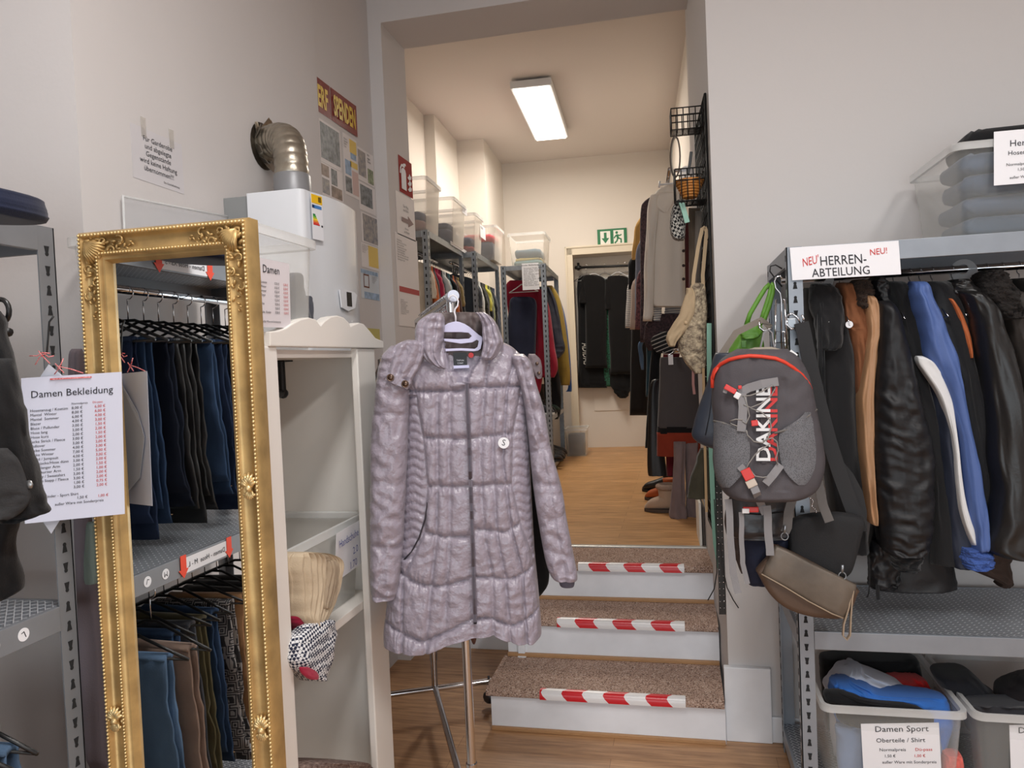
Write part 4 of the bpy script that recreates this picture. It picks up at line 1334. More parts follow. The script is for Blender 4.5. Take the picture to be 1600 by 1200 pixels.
ra, rb = V((-.628, 2.069, 1.695)), V((-1.083, 3.044, 1.69))
rdir = (rb - ra).normalized(); rperp = V((rdir.y, -rdir.x, 0))
cr = thing('clothes_rail', 'chrome clothes rail on casters carrying the lilac quilted coat', 'clothes rail', ((ra + rb) / 2).xy.to_3d())
MB().tube([ra, rb], .0135, 14).build('top_bar', M_CHROME, cr, smooth='auto')
MB().tube([ra - rdir * .032, ra - rdir * .008, ra - rdir * .004, ra + rdir * .03], [.0165, .0175, .015, .0145], 18).build('end_cap', mat('pale_blue_cap', (205, 210, 226), .4), cr, smooth='auto')
for e, z1 in ((ra + rdir * .03, 1.0), (rb - rdir * .03, 1.0)):
    m = MB()
    m.tube([V((e.x, e.y, .12)), V((e.x, e.y, 1.685))], .0135, 14)
    m.tube([V((e.x, e.y, .24)), V((e.x, e.y, .32))], .017, 14)
    m.build('upright', M_CHROME, cr, smooth='auto')
    m = MB().tube([V((e.x, e.y, .115)) - rperp * .25, V((e.x, e.y, .115)) + rperp * .25], .0125, 12)
    m.build('foot_bar', M_CHROME, cr, smooth='auto')
    for s_ in (-1, 1):
        c = V((e.x, e.y, .09)) + rperp * .235 * s_
        m = MB().tube([c + V((0, 0, .025)), c + V((0, 0, -.015))], .008, 8).ball(c + V((0, 0, -.045)), .030, 12, 0, (1, .6, 1)).tube([c + V((0, 0, .03)), c + V((0, 0, .048))], .005, 8)
        m.build('caster', mat('dark_caster', (70, 70, 74), .3, .6), cr, smooth=True)
MB().tube([V((ra + rdir * .03).to_tuple()[:2] + (.12,)), V((rb - rdir * .03).to_tuple()[:2] + (.12,))], .0125, 12).build('base_bar', M_CHROME, cr, smooth='auto')
# price bag of small silver hooks on the bar = hangers of the clothes behind the coat
racked = [(.22, cloth((40, 38, 40)), 'charcoal blouse', .62), (.28, cloth((96, 92, 96)), 'grey cardigan', .60), (.34, cloth((24, 23, 24)), 'black jacket', .66), (.41, cloth((98, 100, 106)), 'mid grey jumper', .60), (.48, cloth((66, 58, 46)), 'brown checked jacket', .62), (.56, cloth((30, 29, 30)), 'black waistcoat', .60), (.64, cloth((158, 132, 84)), 'mustard top', .55), (.73, cloth((44, 46, 54)), 'slate coat', .80), (.83, cloth((88, 70, 60)), 'brown coat', .80)]
rz = atan2(rperp.y, rperp.x)
for i, (f, m, ds, ln) in enumerate(racked):
    at = ra + rdir * f * 1.0
    at.z = 1.698
    hung('hanging_top', '%s on the chrome rail, %s behind the lilac coat' % (ds, ordn[i]), 'clothing', at, rz, m, 'clothes behind the lilac coat', length=ln, half=.185, thick=.030, seed=i + 40.5, sleeve=.42, sl_r=.04, nseg=24, nrow=16, z0=-.13)
    hanger('wire hanger on the chrome rail, %s behind the lilac coat' % ordn[i], at, rz, M_CHROME if i % 2 else PB, 'hangers behind the lilac coat', half=.17, plastic=False)
for k in range(16):
    f = .05 + .045 * k
    c = ra + rdir * f + V((0, 0, .0))
    pts = [c + V((0, 0, -.06)) + rperp * .004]
    for i in range(10):
        a = -pi * .45 + pi * 1.4 * i / 9
        pts.append(c + rperp * (.020 * cos(a)) + V((0, 0, .018 * sin(a) - .003)))
    o = MB().tube(pts, .0016, 6).build('hanger_hook', M_CHROME, None, smooth=True)
    tag(o, 'silver hanger hook crowded on the chrome rail behind the lilac coat', 'hook', 'silver hooks on the chrome rail')
# black skirt hem that shows right of the coat
t = tag(shell([(700, 790, 835), (800, 800, 852), (850, 806, 857), (905, 815, 858), (925, 815, 848), (934, 812, 836)], (FH, 2.30), .05, seed=4, amp=.004).build('skirt', cloth((20, 20, 22)), None, smooth=True), 'black skirt showing between the coat body and its right sleeve', 'skirt')
t = tag(shell([(940, 726, 746), (985, 730, 746), (1000, 736, 744), (1006, 739, 742)], (FH, 2.26), .012, seed=4, amp=.002).build('belt', mat('brown_belt', (96, 54, 36), .5), None, smooth=True), 'brown belt end hanging under the hem of the lilac coat', 'belt')

CD = 2.12
M_COAT = mat('lilac_satin', (150, 141, 153), .30, bump=(34, 1.0, .008), spec=.6, sheen=.1)
M_COATD = mat('taupe_lining', (96, 84, 82), .5, bump=(50, .4, .004), spec=.35)
HS = [[(600, 609), (723, 609), (733, 604), (840, 602)], [(668, 678), (720, 681), (737, 679), (800, 673)], [(674, 750), (725, 752), (739, 750), (800, 749)],
      [(668, 818), (700, 826), (735, 826), (745, 816), (790, 820), (813, 808)], [(600, 872), (626, 879), (650, 890), (670, 896), (700, 899), (736, 892), (745, 888), (790, 892), (815, 885), (833, 874), (850, 866)],
      [(600, 951), (630, 962), (670, 974), (710, 966), (740, 955), (760, 954), (798, 963), (820, 953), (842, 941)]]
VL = [(600, 655), (640, 660), (680, 668), (750, 674), (819, 669), (850, 655), (890, 636), (1010, 634)]
VR = [(600, 814), (673, 801), (749, 800), (808, 813), (850, 828), (880, 836), (1010, 852)]
VS = [VL, VR, [(608, 689), (710, 689), (820, 688), (890, 680), (1010, 668)], [(540, 700), (608, 708), (710, 706), (820, 708), (890, 702), (1010, 700)],
      [(540, 728), (600, 729), (760, 735), (1010, 743)], [(560, 766), (608, 758), (710, 752), (820, 758), (890, 771), (1010, 773)], [(608, 775), (710, 771), (820, 777), (890, 790), (1010, 800)], [(550, 806), (608, 792), (710, 786), (810, 798), (880, 815), (1010, 824)]]


def in_v(x, y):
    """inside the open neck"""
    if y > 602 or y < 480: return False
    return pl_at([(540, 697), (575, 703), (602, 729)], y) < x < pl_at([(540, 757), (563, 752), (580, 740), (602, 730)], y)


def coatdisp(u, v, x, y):
    if in_v(x, y): return -.05
    d = .0
    xl, xr = pl_at(VL, y), pl_at(VR, y)
    wr = noise.noise(V((x * .035 + y * .01, y * .02, 3))) * .004 + noise.noise(V((x * .10 + y * .04, y * .05, 8))) * .002
    side = (x < xl or x > xr) and 615 < y < 862
    if side:
        k = abs(((y - 3 * sin(x * .2)) % 13.2) / 13.2 - .5) * 2
        dh = (1 - k) * 6.6
        pv = min(abs(x - xl), abs(x - xr))
        return .0075 * (1 - exp(-dh / 2.2)) * (1 - exp(-pv / 3)) + wr * .3 - .004
    dh = min(abs(y - pl_at(s_, x)) for s_ in HS)
    vs = VS if y > 606 else [VS[3], VS[4], VS[5], VS[7]]
    dv = min(abs(x - pl_at(s_, y)) for s_ in vs)
    gather = .0026 * sin(x * .75 + 2.5 * noise.noise(V((x * .08, y * .04, 1))) * 3) * exp(-dh / 12)
    cr_ = .004 * (.5 - abs(noise.noise(V((x * .045 + y * .02, y * .05 - x * .02, 6)))) * 1.6)
    return .020 * (1 - exp(-dh / 3.6)) * (1 - .8 * exp(-dv / 2.0)) - .006 + wr + gather + cr_


coat = thing('quilted_coat', 'long lilac grey quilted coat with stand-up collar on the near end of the chrome rail', 'coat', PF(725, 1000, CD), 0)
hem = [(-1, 12), (-.75, 16), (-.45, 15), (-.1, -4), (.15, -12), (.4, -16), (.7, 0), (.88, 3), (1, -6)]
CR = [(530, 655, 770), (538, 641, 793), (548, 629, 807), (560, 622, 816), (585, 626, 819), (610, 632, 821), (640, 634, 823), (700, 635, 827), (760, 632, 830), (820, 629, 833), (866, 624, 836), (905, 613, 840), (940, 606, 843), (968, 602, 845), (990, 602, 846)]
shell(CR, (FH, CD + .06), .20, nseg=320, nrow=330, amp=.0, disp=coatdisp, power=.62, ends=(.06, .012), tprof=lambda v: .55 + .45 * min(1, v * 3.2), ymod=lambda u, v: pl_at(hem, u) * v ** 6).build('body', M_COAT, coat, smooth=True)


def sldisp(seams, vsx):
    def f(u, v, x, y):
        dh = min(abs(y + (x - q[1]) * q[2] - q[0]) for q in seams)
        dv = abs(x - pl_at(vsx, y)) if vsx else 99
        wr = noise.noise(V((x * .06 + 4, y * .035, 5))) * .006 + noise.noise(V((x * .12 + y * .05, y * .07, 2))) * .004
        return .012 * (1 - exp(-dh / 6)) * (1 - .7 * exp(-dv / 4)) + wr + .009 * (.5 - abs(noise.noise(V((x * .03 + y * .03, y * .045 - x * .03, 2)))) * 1.7)
    return f


shell([(540, 612, 640), (556, 600, 640), (580, 593, 640), (620, 588, 641), (665, 583, 639), (740, 581, 636), (800, 581, 633), (845, 581, 631), (890, 581, 627), (920, 582, 623), (931, 585, 620)], (FH, CD), .115, nseg=100, nrow=130, amp=0, disp=sldisp([(645, 610, 0), (750, 605, .03), (847, 605, -.08), (925, 605, -.05)], None), ends=(.08, .02)).build('sleeve', M_COAT, coat, smooth=True)
shell([(553, 798, 818), (566, 800, 829), (600, 812, 838), (640, 820, 850), (680, 825, 857), (710, 828, 863), (760, 833, 877), (815, 841, 886), (870, 851, 897), (892, 858, 901), (901, 864, 901)], (FH, CD + .02), .11, nseg=100, nrow=130, amp=0, disp=sldisp([(640, 835, -.2), (700, 840, .4), (752, 855, -.2), (806, 865, .5), (857, 870, -.35)], [(560, 812), (700, 845), (900, 882)]), ends=(.08, .02)).build('sleeve', M_COAT, coat, smooth=True)
shell([(898, 870, 899), (904, 872, 898), (912, 874, 897), (915, 876, 895)], (FH, CD + .02), .075, nseg=40, nrow=8, amp=0, ends=(0, .3)).build('cuff', mat('grey_rib_cuff', (92, 90, 104), .9), coat, smooth=True)
# collar
def coll(seed):
    def f(u, v, x, y): return .010 * abs(sin(u * 4.2 + v * 1.2 + seed)) + .005 * noise.noise(V((x * .1, y * .12, seed)))
    return f


shell([(489, 676, 690), (496, 662, 694), (508, 651, 695), (524, 649, 694), (540, 652, 690), (556, 661, 689), (568, 674, 692), (577, 690, 700)], (FH, CD - .02), .085, nseg=80, nrow=60, amp=.003, disp=coll(1), ends=(.2, .12)).build('collar', M_COAT, coat, smooth=True)
shell([(488, 742, 757), (496, 748, 768), (508, 753, 777), (522, 754, 783), (536, 755, 786), (548, 754, 781), (557, 752, 775), (563, 757, 768)], (FH, CD - .02), .085, nseg=80, nrow=60, amp=.003, disp=coll(2), ends=(.2, .12)).build('collar', M_COAT, coat, smooth=True)
shell([(488, 680, 752), (491, 676, 757), (505, 680, 760), (530, 684, 760), (548, 684, 760)], (FH, CD + .045), .035, nseg=80, nrow=40, amp=.003, disp=coll(4), ends=(.25, .05)).build('back_collar', M_COATD, coat, smooth=True)
shell([(535, 690, 760), (560, 696, 756), (585, 710, 742), (604, 727, 733)], (FH, CD + .035), .02, nseg=50, nrow=30, amp=.003, ends=(.1, .05)).build('lining', M_COATD, coat, smooth=True)
# rolled hood pieces on the shoulders, with snaps
hp_ = shell([(531, 636, 656), (540, 618, 664), (555, 609, 664), (575, 605, 655), (590, 603, 646), (600, 612, 643), (607, 630, 640)], (FH, CD - .045), .055, nseg=70, nrow=50, amp=.003, disp=coll(3), ends=(.15, .1)).build('shoulder_flap', M_COAT, coat, smooth=True)
MB().strap([PF(604, 588, CD - .079), PF(622, 596, CD - .082), PF(639, 603, CD - .077)], EZ, .022, .005).build('flap_tab', M_COAT, coat, bevel=.001)
M_SNAP = mat('bronze_snap', (112, 92, 80), .3, .9)
for (x, y) in ((610, 590), (633, 600)):
    c = PF(x, y, CD - .085)
    MB().ball(c, .0075, 12, 0, (1, .45, 1)).tube([c + RH * .009 * cos(2 * pi * i / 16) + EZ * .009 * sin(2 * pi * i / 16) for i in range(16)], .0018, 6, closed=True).build('snap_button', M_SNAP, coat, smooth=True)
tb = shell([(553, 826, 836), (562, 824, 844), (575, 828, 847), (588, 836, 847), (592, 839, 845)], (FH, CD + .05), .03, seed=3, amp=.003).build('shoulder_flap', mat('taupe_tab', (112, 100, 104), .5, bump=(26, .5, .005)), coat, smooth=True)
for (x, y) in ((839, 568), (842, 583)): MB().ball(PF(x, y, CD + .030), .005, 10, 0, (1, .5, 1)).build('snap_button', M_SNAP, coat, smooth=True)
# zip
zp = [(600, 729.5), (680, 732.5), (760, 735.5), (860, 739), (930, 741), (972, 742.5)]
M_ZIP = mat('grey_zip', (96, 88, 98), .7)
mb = MB()
TP = lambda v: .55 + .45 * min(1, v * 3.2)
def cof_pt(x, y, e): return front(CR, (FH, CD + .06), .20, x, y, e, power=.62, tprof=TP, ends=(.06, .012), disp=lambda u, v, x, y: max(.004, coatdisp(u, v, x + 6, y)))
def cof(y): return cof_pt(735, y, .004).dot(FH)
pts = [cof_pt(pl_at(zp, 600 + 372 * i / 30), 600 + 372 * i / 30, .008) for i in range(31)]
mb.strap(pts, RH, .011, .003)
mb.build('zip', M_ZIP, coat)
MB().strap([p_ - FH * .002 for p_ in pts], RH, .004, .003).build('zip_teeth', mat('zip_teeth', (78, 72, 80), .45, .5), coat)
c = cof_pt(729.5, 606, .006)
mb = MB().box((-.004, -.004, -.012), (.004, .002, .006), 0, Matrix.Translation(c)).box((-.0025, -.006, -.036), (.0025, -.003, -.008), 0, Matrix.Translation(c))
mb.build('zip_pull', mat('dark_zip_metal', (54, 50, 54), .35, .8), coat, bevel=.001)
c = PF(742.5, 969, cof(970) - .003)
MB().box((-.004, -.003, -.010), (.004, .003, .008), 0, Matrix.Translation(c)).build('zip_end', mat('dark_zip_metal', (54, 50, 54), .35, .8), coat)
# inside labels
tl, tr, bl = PF(708, 551, CD + .018), PF(729, 551, CD + .018), PF(709, 571, CD + .018)
nl = sheet('neck_label', None, None, tl, tr, bl, M_BLACK, parent=coat)
lettering('TAIFUN', .0062, tl + (tr - tl) * .5 + (bl - tl) * .66 - FH * .0012, tr - tl, tl - bl, M_PAPER, nl, align='CENTER')
lettering('COAT', .0062, tl + (tr - tl) * .5 + (bl - tl) * .88 - FH * .0012, tr - tl, tl - bl, M_PAPER, nl, align='CENTER')
MB().disc(PF(736, 555, CD + .016), -FH, .0075, .001, 20).build('price_dot', mat('red_sticker', (226, 74, 74), .6), coat)
sticker('white round sticker with S on the right chest of the lilac coat', cof_pt(787, 692, .012), -FH, EZ, .0155, 'S', .024, None, -12)
# pocket slit
MB().tube([cof_pt(x, y, .001) for x, y, d_ in ((668, 785, -.004), (664, 812, -.002), (655, 840, .003), (643, 862, .010), (630, 876, .018))], .0022, 6).build('pocket_edge', mat('pocket_shadow', (52, 46, 52), .9), coat, smooth=True)

# lilac hanger
M_LIL = mat('lilac_plastic', (196, 194, 222), .35)
hg = thing('clothes_hanger', 'lilac plastic hanger holding the quilted coat', 'clothes hanger', PF(716, 545, CD - .01))
hd = CD - .012
outl = [(692, 514), (694, 509), (700, 505), (707, 503), (712, 502), (718, 503), (726, 506), (734, 511), (741, 517), (748, 523), (753, 526), (754, 529), (753, 536), (751, 545), (747, 548), (740, 549), (720, 548), (696, 549), (696, 545), (720, 544), (742, 545), (746, 542), (748, 533), (745, 531), (738, 535), (720, 537), (694, 533), (693, 529), (715, 530), (733, 529), (737, 525), (732, 520), (720, 519), (693, 519)]
MB().prism([PF(x, y, hd) for x, y in outl], FH * .007).build('shoulder_bar', M_LIL, hg, bevel=.0015)
MB().tube([PF(x, y, hd + .004) for x, y in ((712, 503), (712, 495), (710, 488), (711, 483), (715, 478), (716, 471), (713, 464), (708, 461), (703, 463), (701, 468))], .0026, 8).build('hook', mat('white_wire', (222, 220, 226), .35), hg, smooth=True)
MB().box((-.022, -.003, -.004), (.022, .003, .004), 0, Matrix.Translation(PF(721, 573, hd + .02)) @ Matrix.Rotation(YAW, 4, 'Z')).build('trouser_bar', M_LIL, hg)
# ================================================================== men's shelving on the right
M_HG = mat('grey_blue_steel', (140, 146, 154), .42, .35, var=(12, .06))
MH = Matrix.Translation((.333, 2.432, 0))
HL = 1.9
hr = rack('grey slotted metal shelving of the men department on the right, jackets hung in it', MH, HL, .50, 1.815, (1.812, .628, .095), M_HG, beam=.055)
MB().tube([V((.345, 2.66, 1.735)), V((.333 + HL - .01, 2.66, 1.735))], .0125, 12).build('hanging_rail', M_CHROME, hr, smooth=True)
sgn = sheet('department_sign', 'white HERREN-ABTEILUNG sign with red NEU on the right shelving', 'sign', PY(1234, 387, 2.424), PY(1404, 376, 2.424), PY(1238, 438, 2.424))
a_, b_, c_ = PY(1234, 387, 2.4225), PY(1404, 376, 2.4225), PY(1238, 438, 2.4225)
lettering('HERREN-', .040, PY(1281, 415, 2.4225), b_ - a_, a_ - c_, M_INK, sgn, sx=.82)
lettering('ABTEILUNG', .036, PY(1269, 433, 2.4225), b_ - a_, a_ - c_, M_INK, sgn, sx=.86)
lettering("NEU'", .036, PY(1254, 417, 2.4225), b_ - a_ + V((0, 0, .06)), a_ - c_, M_RED, sgn, sx=.62)
lettering('NEU!', .026, PY(1359, 399, 2.4225), b_ - a_ + V((0, 0, .02)), a_ - c_, M_RED, sgn, sx=.85)

PLH = (EY, 2.56)
MBK = mat('black_jacket_nylon', (21, 21, 24), .5, bump=(40, .35, .004), spec=.4)
MBK2 = mat('black_wool', (16, 16, 19), .95, bump=(300, .35, .002), sheen=.2)
MLEA = mat('black_leather', (25, 24, 24), .38, bump=(110, .25, .002), spec=.5)
MTAN = mat('tan_leather', (166, 126, 92), .55, bump=(90, .25, .002), var=(8, .12))
MBRO = mat('brown_suede', (124, 76, 46), .9, bump=(200, .3, .002), var=(10, .1))
MBLU = mat('ski_blue', (74, 98, 154), .6, bump=(40, .3, .004))
MNAV = mat('ski_navy', (32, 38, 54), .7, bump=(40, .3, .004))
MWHT = mat('ski_white', (214, 214, 214), .6, bump=(40, .3, .004))
MFUR = mat('dark_fur', (62, 48, 40), 1.0, bump=(160, 1.0, .01))


def jacket(label, parts, group=None, cat='jacket', name='jacket'):
    t = thing(name, label, cat, on(parts[0][1][-1][1], parts[0][1][-1][0], EY, 2.56))
    for i, pt in enumerate(parts):
        nm, rows, m = pt[:3]
        k = dict(pt[3]) if len(pt) > 3 else {}
        off = k.pop('off', 0)
        th = k.pop('thick', .17)
        k.setdefault('amp', .013); k.setdefault('fx', 1.8); k.setdefault('fy', 3.5); k.setdefault('seed', len(label) * .37 + i)
        k.setdefault('nseg', 44); k.setdefault('nrow', 64); k.setdefault('ends', (.08, .02))
        shell(rows, (EY, 2.56 + off), th, **k).build(nm, m, t, smooth=True)
    return t


def ruche(u, v, x, y):
    k = min(1, max(0, (y - 560) / 60))
    a = y + 14 * abs(u - .1) + 9 * noise.noise(V((x * .03, y * .02, 1)))
    return k * (.013 * noise.noise(V((u * 1.2 + (5 if u > .1 else 0), a * .085, 3))) + .006 * (.4 - abs(noise.noise(V((u * 1.5, a * .12, 7)))) * 1.8) - .007 * exp(-((u - .1) / .09) ** 2)) + .004 * noise.noise(V((x * .1, y * .06, 2)))


jacket('black trench coat hanging first from the left post of the men shelving', [
    ('body', [(450, 1256, 1314), (480, 1254, 1322), (540, 1262, 1330), (600, 1276, 1338), (700, 1284, 1344), (800, 1292, 1350), (862, 1302, 1354)], MBK2, dict(thick=.16, off=.06)),
    ('collar', [(443, 1268, 1296), (460, 1262, 1312), (500, 1270, 1318), (540, 1276, 1312), (548, 1282, 1304)], MBK2, dict(thick=.06, off=-.03)),
    ('belt', [(470, 1276, 1286), (560, 1278, 1288), (680, 1283, 1291), (690, 1284, 1290)], MBK2, dict(thick=.02, off=-.05))])
jacket('brown suede jacket with a white sticker, squeezed between black trench and tan leather', [
    ('body', [(442, 1306, 1326), (470, 1310, 1338), (505, 1318, 1356), (525, 1324, 1352), (600, 1334, 1356), (700, 1340, 1358)], MBRO, dict(thick=.14, off=.03))])
sticker('white round sticker on the brown suede jacket', PY(1327, 507, 2.51), -EY, EZ, .011, 'L', .012)
jacket('tan leather jacket with a dark fur collar in the men shelving', [
    ('sleeve', [(462, 1344, 1360), (480, 1346, 1367), (520, 1350, 1369), (560, 1344, 1366), (620, 1338, 1364), (700, 1340, 1362), (760, 1346, 1364), (806, 1352, 1366), (813, 1354, 1364)], MTAN, dict(thick=.16)),
    ('fur_collar', [(438, 1332, 1352), (450, 1328, 1362), (470, 1330, 1364), (484, 1340, 1362)], MFUR, dict(thick=.12, off=.0, amp=.015, fx=5, fy=6))])
jacket('black jacket hanging behind the ruched black sleeve, hem near the shelf', [
    ('body', [(436, 1356, 1384), (480, 1364, 1410), (560, 1372, 1430), (700, 1366, 1452), (790, 1362, 1470), (850, 1358, 1482), (890, 1357, 1491), (912, 1357, 1495), (917, 1360, 1494)], MBK, dict(thick=.14, off=.10, amp=.009))])
jacket('black bomber jacket with a long ruched sleeve in the men shelving', [
    ('sleeve', [(470, 1364, 1390), (500, 1366, 1402), (540, 1365, 1414), (580, 1362, 1424), (640, 1359, 1440), (700, 1358, 1454), (760, 1362, 1456), (820, 1368, 1455), (850, 1374, 1448), (862, 1382, 1440)], MBK, dict(thick=.18, off=-.03, disp=ruche, nseg=70, nrow=120, amp=.004)),
    ('collar', [(434, 1360, 1376), (446, 1357, 1386), (470, 1362, 1390), (482, 1368, 1388)], MBK, dict(thick=.12, off=.02)),
    ('rib_cuff', [(856, 1388, 1438), (868, 1391, 1438), (882, 1392, 1434), (887, 1396, 1428)], MBK2, dict(thick=.13, off=-.03, disp=lambda u, v, x, y: .002 * sin(x * 1.6)))])
jacket('plain black jacket between the bomber and the blue ski jacket', [
    ('body', [(440, 1382, 1412), (480, 1394, 1426), (540, 1406, 1438), (600, 1414, 1450), (700, 1440, 1470), (800, 1450, 1480), (880, 1450, 1490)], MBK2, dict(thick=.15, off=.05))])
ski = jacket('blue, white and navy ski jacket in the men shelving', [
    ('body', [(560, 1436, 1464), (600, 1446, 1488), (660, 1455, 1496), (720, 1462, 1506), (800, 1470, 1520), (860, 1478, 1530), (882, 1484, 1524)], MNAV, dict(thick=.15, off=.02)),
    ('sleeve', [(440, 1418, 1444), (460, 1418, 1450), (485, 1424, 1460), (520, 1434, 1474), (560, 1442, 1488), (600, 1462, 1496), (650, 1480, 1506), (720, 1492, 1522), (790, 1500, 1533), (830, 1506, 1536), (855, 1510, 1534)], MBLU, dict(thick=.16, off=-.02)),
    ('white_stripe', [(556, 1431, 1440), (566, 1432, 1456), (585, 1444, 1470), (620, 1466, 1484), (660, 1480, 1490), (700, 1488, 1495), (760, 1493, 1502), (810, 1502, 1514), (852, 1518, 1532)], MWHT, dict(thick=.05, off=-.055, amp=.003, power=.45)),
    ('fleece_cuff', [(852, 1498, 1530), (862, 1496, 1545), (876, 1498, 1547), (884, 1504, 1540)], mat('blue_fleece', (64, 92, 160), 1.0, bump=(140, 1.0, .008)), dict(thick=.13, off=-.03))])
jacket('grey black jacket with orange lining at its edge, right of the ski jacket', [
    ('body', [(440, 1448, 1476), (470, 1462, 1496), (520, 1474, 1512), (580, 1492, 1522), (650, 1506, 1532), (720, 1514, 1540), (860, 1530, 1552)], MBK2, dict(thick=.16, off=.03)),
    ('lining', [(466, 1478, 1484), (490, 1490, 1500), (520, 1500, 1512), (545, 1508, 1516), (560, 1512, 1516)], mat('orange_lining', (176, 92, 46), .7), dict(thick=.06, off=-.03, amp=.002))])
jacket('black leather jacket with a wide flat cuff in the men shelving', [
    ('sleeve', [(455, 1486, 1520), (475, 1498, 1540), (500, 1506, 1554), (540, 1516, 1568), (600, 1526, 1584), (680, 1534, 1598), (760, 1540, 1612), (815, 1534, 1622), (850, 1526, 1630), (866, 1560, 1640)], MLEA, dict(thick=.20, off=-.03, nseg=50, nrow=80)),
    ('collar', [(438, 1482, 1506), (450, 1476, 1520), (470, 1484, 1530), (486, 1500, 1524)], MLEA, dict(thick=.14, off=.0))])
jacket('dark brown jacket with a fur collar near the right edge of the photo', [
    ('body', [(455, 1546, 1590), (500, 1560, 1612), (580, 1580, 1640), (700, 1590, 1660), (860, 1600, 1680)], mat('dark_brown_nylon', (50, 44, 40), .7, bump=(60, .3, .003)), dict(thick=.18, off=.04)),
    ('fur_collar', [(424, 1530, 1556), (440, 1522, 1570), (470, 1530, 1586), (500, 1560, 1586)], mat('black_fur', (36, 31, 29), 1.0, bump=(160, 1.0, .01)), dict(thick=.16, off=.0, amp=.02, fx=5, fy=6))])
jacket('dark jacket at the right edge of the photo, behind the fur collar', [
    ('body', [(436, 1572, 1612), (470, 1590, 1640), (600, 1620, 1690), (860, 1640, 1720)], mat('brown_black_cloth', (46, 41, 38), .9, bump=(200, .3, .002)), dict(thick=.16, off=.09))])
jacket('black padded jacket whose hem with cords hangs lowest over the shelf', [
    ('body', [(845, 1360, 1410), (870, 1356, 1408), (895, 1356, 1405), (912, 1357, 1403), (917, 1360, 1400)], MBK, dict(thick=.08, off=.02)),
    ('cord', [(870, 1357, 1359), (920, 1357, 1359), (934, 1353, 1356)], MBK2, dict(thick=.004, off=-.03, amp=0)),
    ('toggle', [(912, 1368, 1374), (934, 1369, 1375), (936, 1370, 1374)], MBK2, dict(thick=.008, off=-.02, amp=0))])
jacket('brown jacket hem showing under the black leather sleeve', [
    ('body', [(800, 1500, 1580), (860, 1498, 1580), (880, 1500, 1578), (905, 1552, 1577), (914, 1556, 1575)], mat('dark_hem', (60, 44, 36), .8), dict(thick=.08, off=.12))])
for i, x in enumerate((1283, 1312, 1345, 1366, 1396, 1421, 1437, 1456, 1488, 1541, 1566, 1592)):
    p0 = PY(x, 415, 2.66)
    hanger('silver hanger, %s from the left on the men rail' % ordn[i], (p0.x, 2.66, 1.737), R(86 + 6 * sin(i * 3.1)), M_CHROME, 'hangers on the men rail', half=.16, plastic=False)
# size divider ring on the rail
for i, (x, nm) in enumerate(((1285, 'behind the men sign'), (1507, 'between the ski jacket and the leather jacket'))):
    p0 = PY(x, 413, 2.655)
    m = MB()
    n_ = 24
    ring_o = [V((p0.x, 2.66 + .042 * cos(2 * pi * k / n_), 1.725 + .042 * sin(2 * pi * k / n_))) for k in range(n_)]
    ring_i = [V((p0.x, 2.66 + .016 * cos(2 * pi * k / n_), 1.735 + .016 * sin(2 * pi * k / n_))) for k in range(n_)]
    m.loft([ring_o, [q + V((.003, 0, 0)) for q in ring_o], [q + V((.003, 0, 0)) for q in ring_i], ring_i], closed=True)
    m.v = [Matrix.Translation(p0) @ (Matrix.Rotation(R(50), 4, 'Z') @ (v - p0)) for v in m.v]
    tag(m.build('size_divider', clear_plastic('divider_plastic', (210, 210, 212), .5), None), 'round clear size divider on the men rail %s' % nm, 'divider')

# boxes on the men shelving -----------------------------------------------
pn = PY(1505, 362, 2.47)
tb_ = plastic_box('large clear box of men trousers on top of the right shelving', Matrix.Translation((pn.x + .29, 2.685, 1.8145)), .63, .45, .275, .022)
q0, q1, q2 = PY(1553, 206, 2.455), PY(1640, 198, 2.455), PY(1553, 290, 2.455)
sheet('paper_label', None, None, q0, q1, q2, parent=tb_, lines=[('Herren', .28, .30, .026, M_INK, 'LEFT'), ('Hosen lang', .25, .46, .018, M_INK, 'LEFT'), ('Normalpreis', .22, .66, .012, M_INK, 'LEFT'), ('1,50 €', .42, .76, .011, M_INK, 'LEFT'), ('außer Ware mit Sonderpreis', .28, .90, .011, M_INK, 'LEFT')])
bx, by_ = pn.x + .29, 2.685
for i, (z0, z1, c, ds, x0, x1, y0, y1) in enumerate(((.006, .065, (66, 78, 96), 'lowest blue grey trousers', -.27, .27, -.17, .06), (.068, .125, (74, 86, 106), 'second blue grey trousers', -.27, .27, -.17, .09), (.128, .19, (62, 76, 98), 'third steel blue trousers', -.275, .27, -.185, .03), (.193, .25, (70, 86, 110), 'fourth steel blue trousers', -.28, .27, -.185, .03), (.252, .335, (26, 26, 28), 'black trousers topmost', -.26, .28, -.13, .08))):
    rg = []
    for k in range(7):
        f = k / 6
        s_ = .88 + .12 * sqrt(max(0, 1 - (2 * f - 1) ** 2))
        rg.append([q + V((bx, by_, 1.8145)) + V((.0, .008 * fold(j * .3, f, i + 2.5), .006 * fold(j * .2, f, i))) for j, q in enumerate(rrect(x0 * s_ if i < 4 else x0 * s_ * .94, y0 * s_, x1 * s_, y1 * s_, .03, z0 + (z1 - z0) * f, 5))])
    tag(MB().loft(rg).build('folded_trousers', cloth(c), None, smooth=True), '%s folded in the clear box on the right shelving' % ds, 'trousers')
f0_, f1_ = PY(1283, 1117, 2.445), PY(1514, 1133, 2.445)
w_ = f1_.x - f0_.x
b1 = plastic_box('clear box of women sport tops on the bottom shelf, leftmost, with a Damen Sport sheet', Matrix.Translation(((f0_.x + f1_.x) / 2, 2.675, .0965)), w_, .48, .30, .022)
cx = (f0_.x + f1_.x) / 2
q0, q1, q2 = PY(1345, 1131, 2.452), PY(1467, 1129, 2.452), PY(1350, 1222, 2.452)
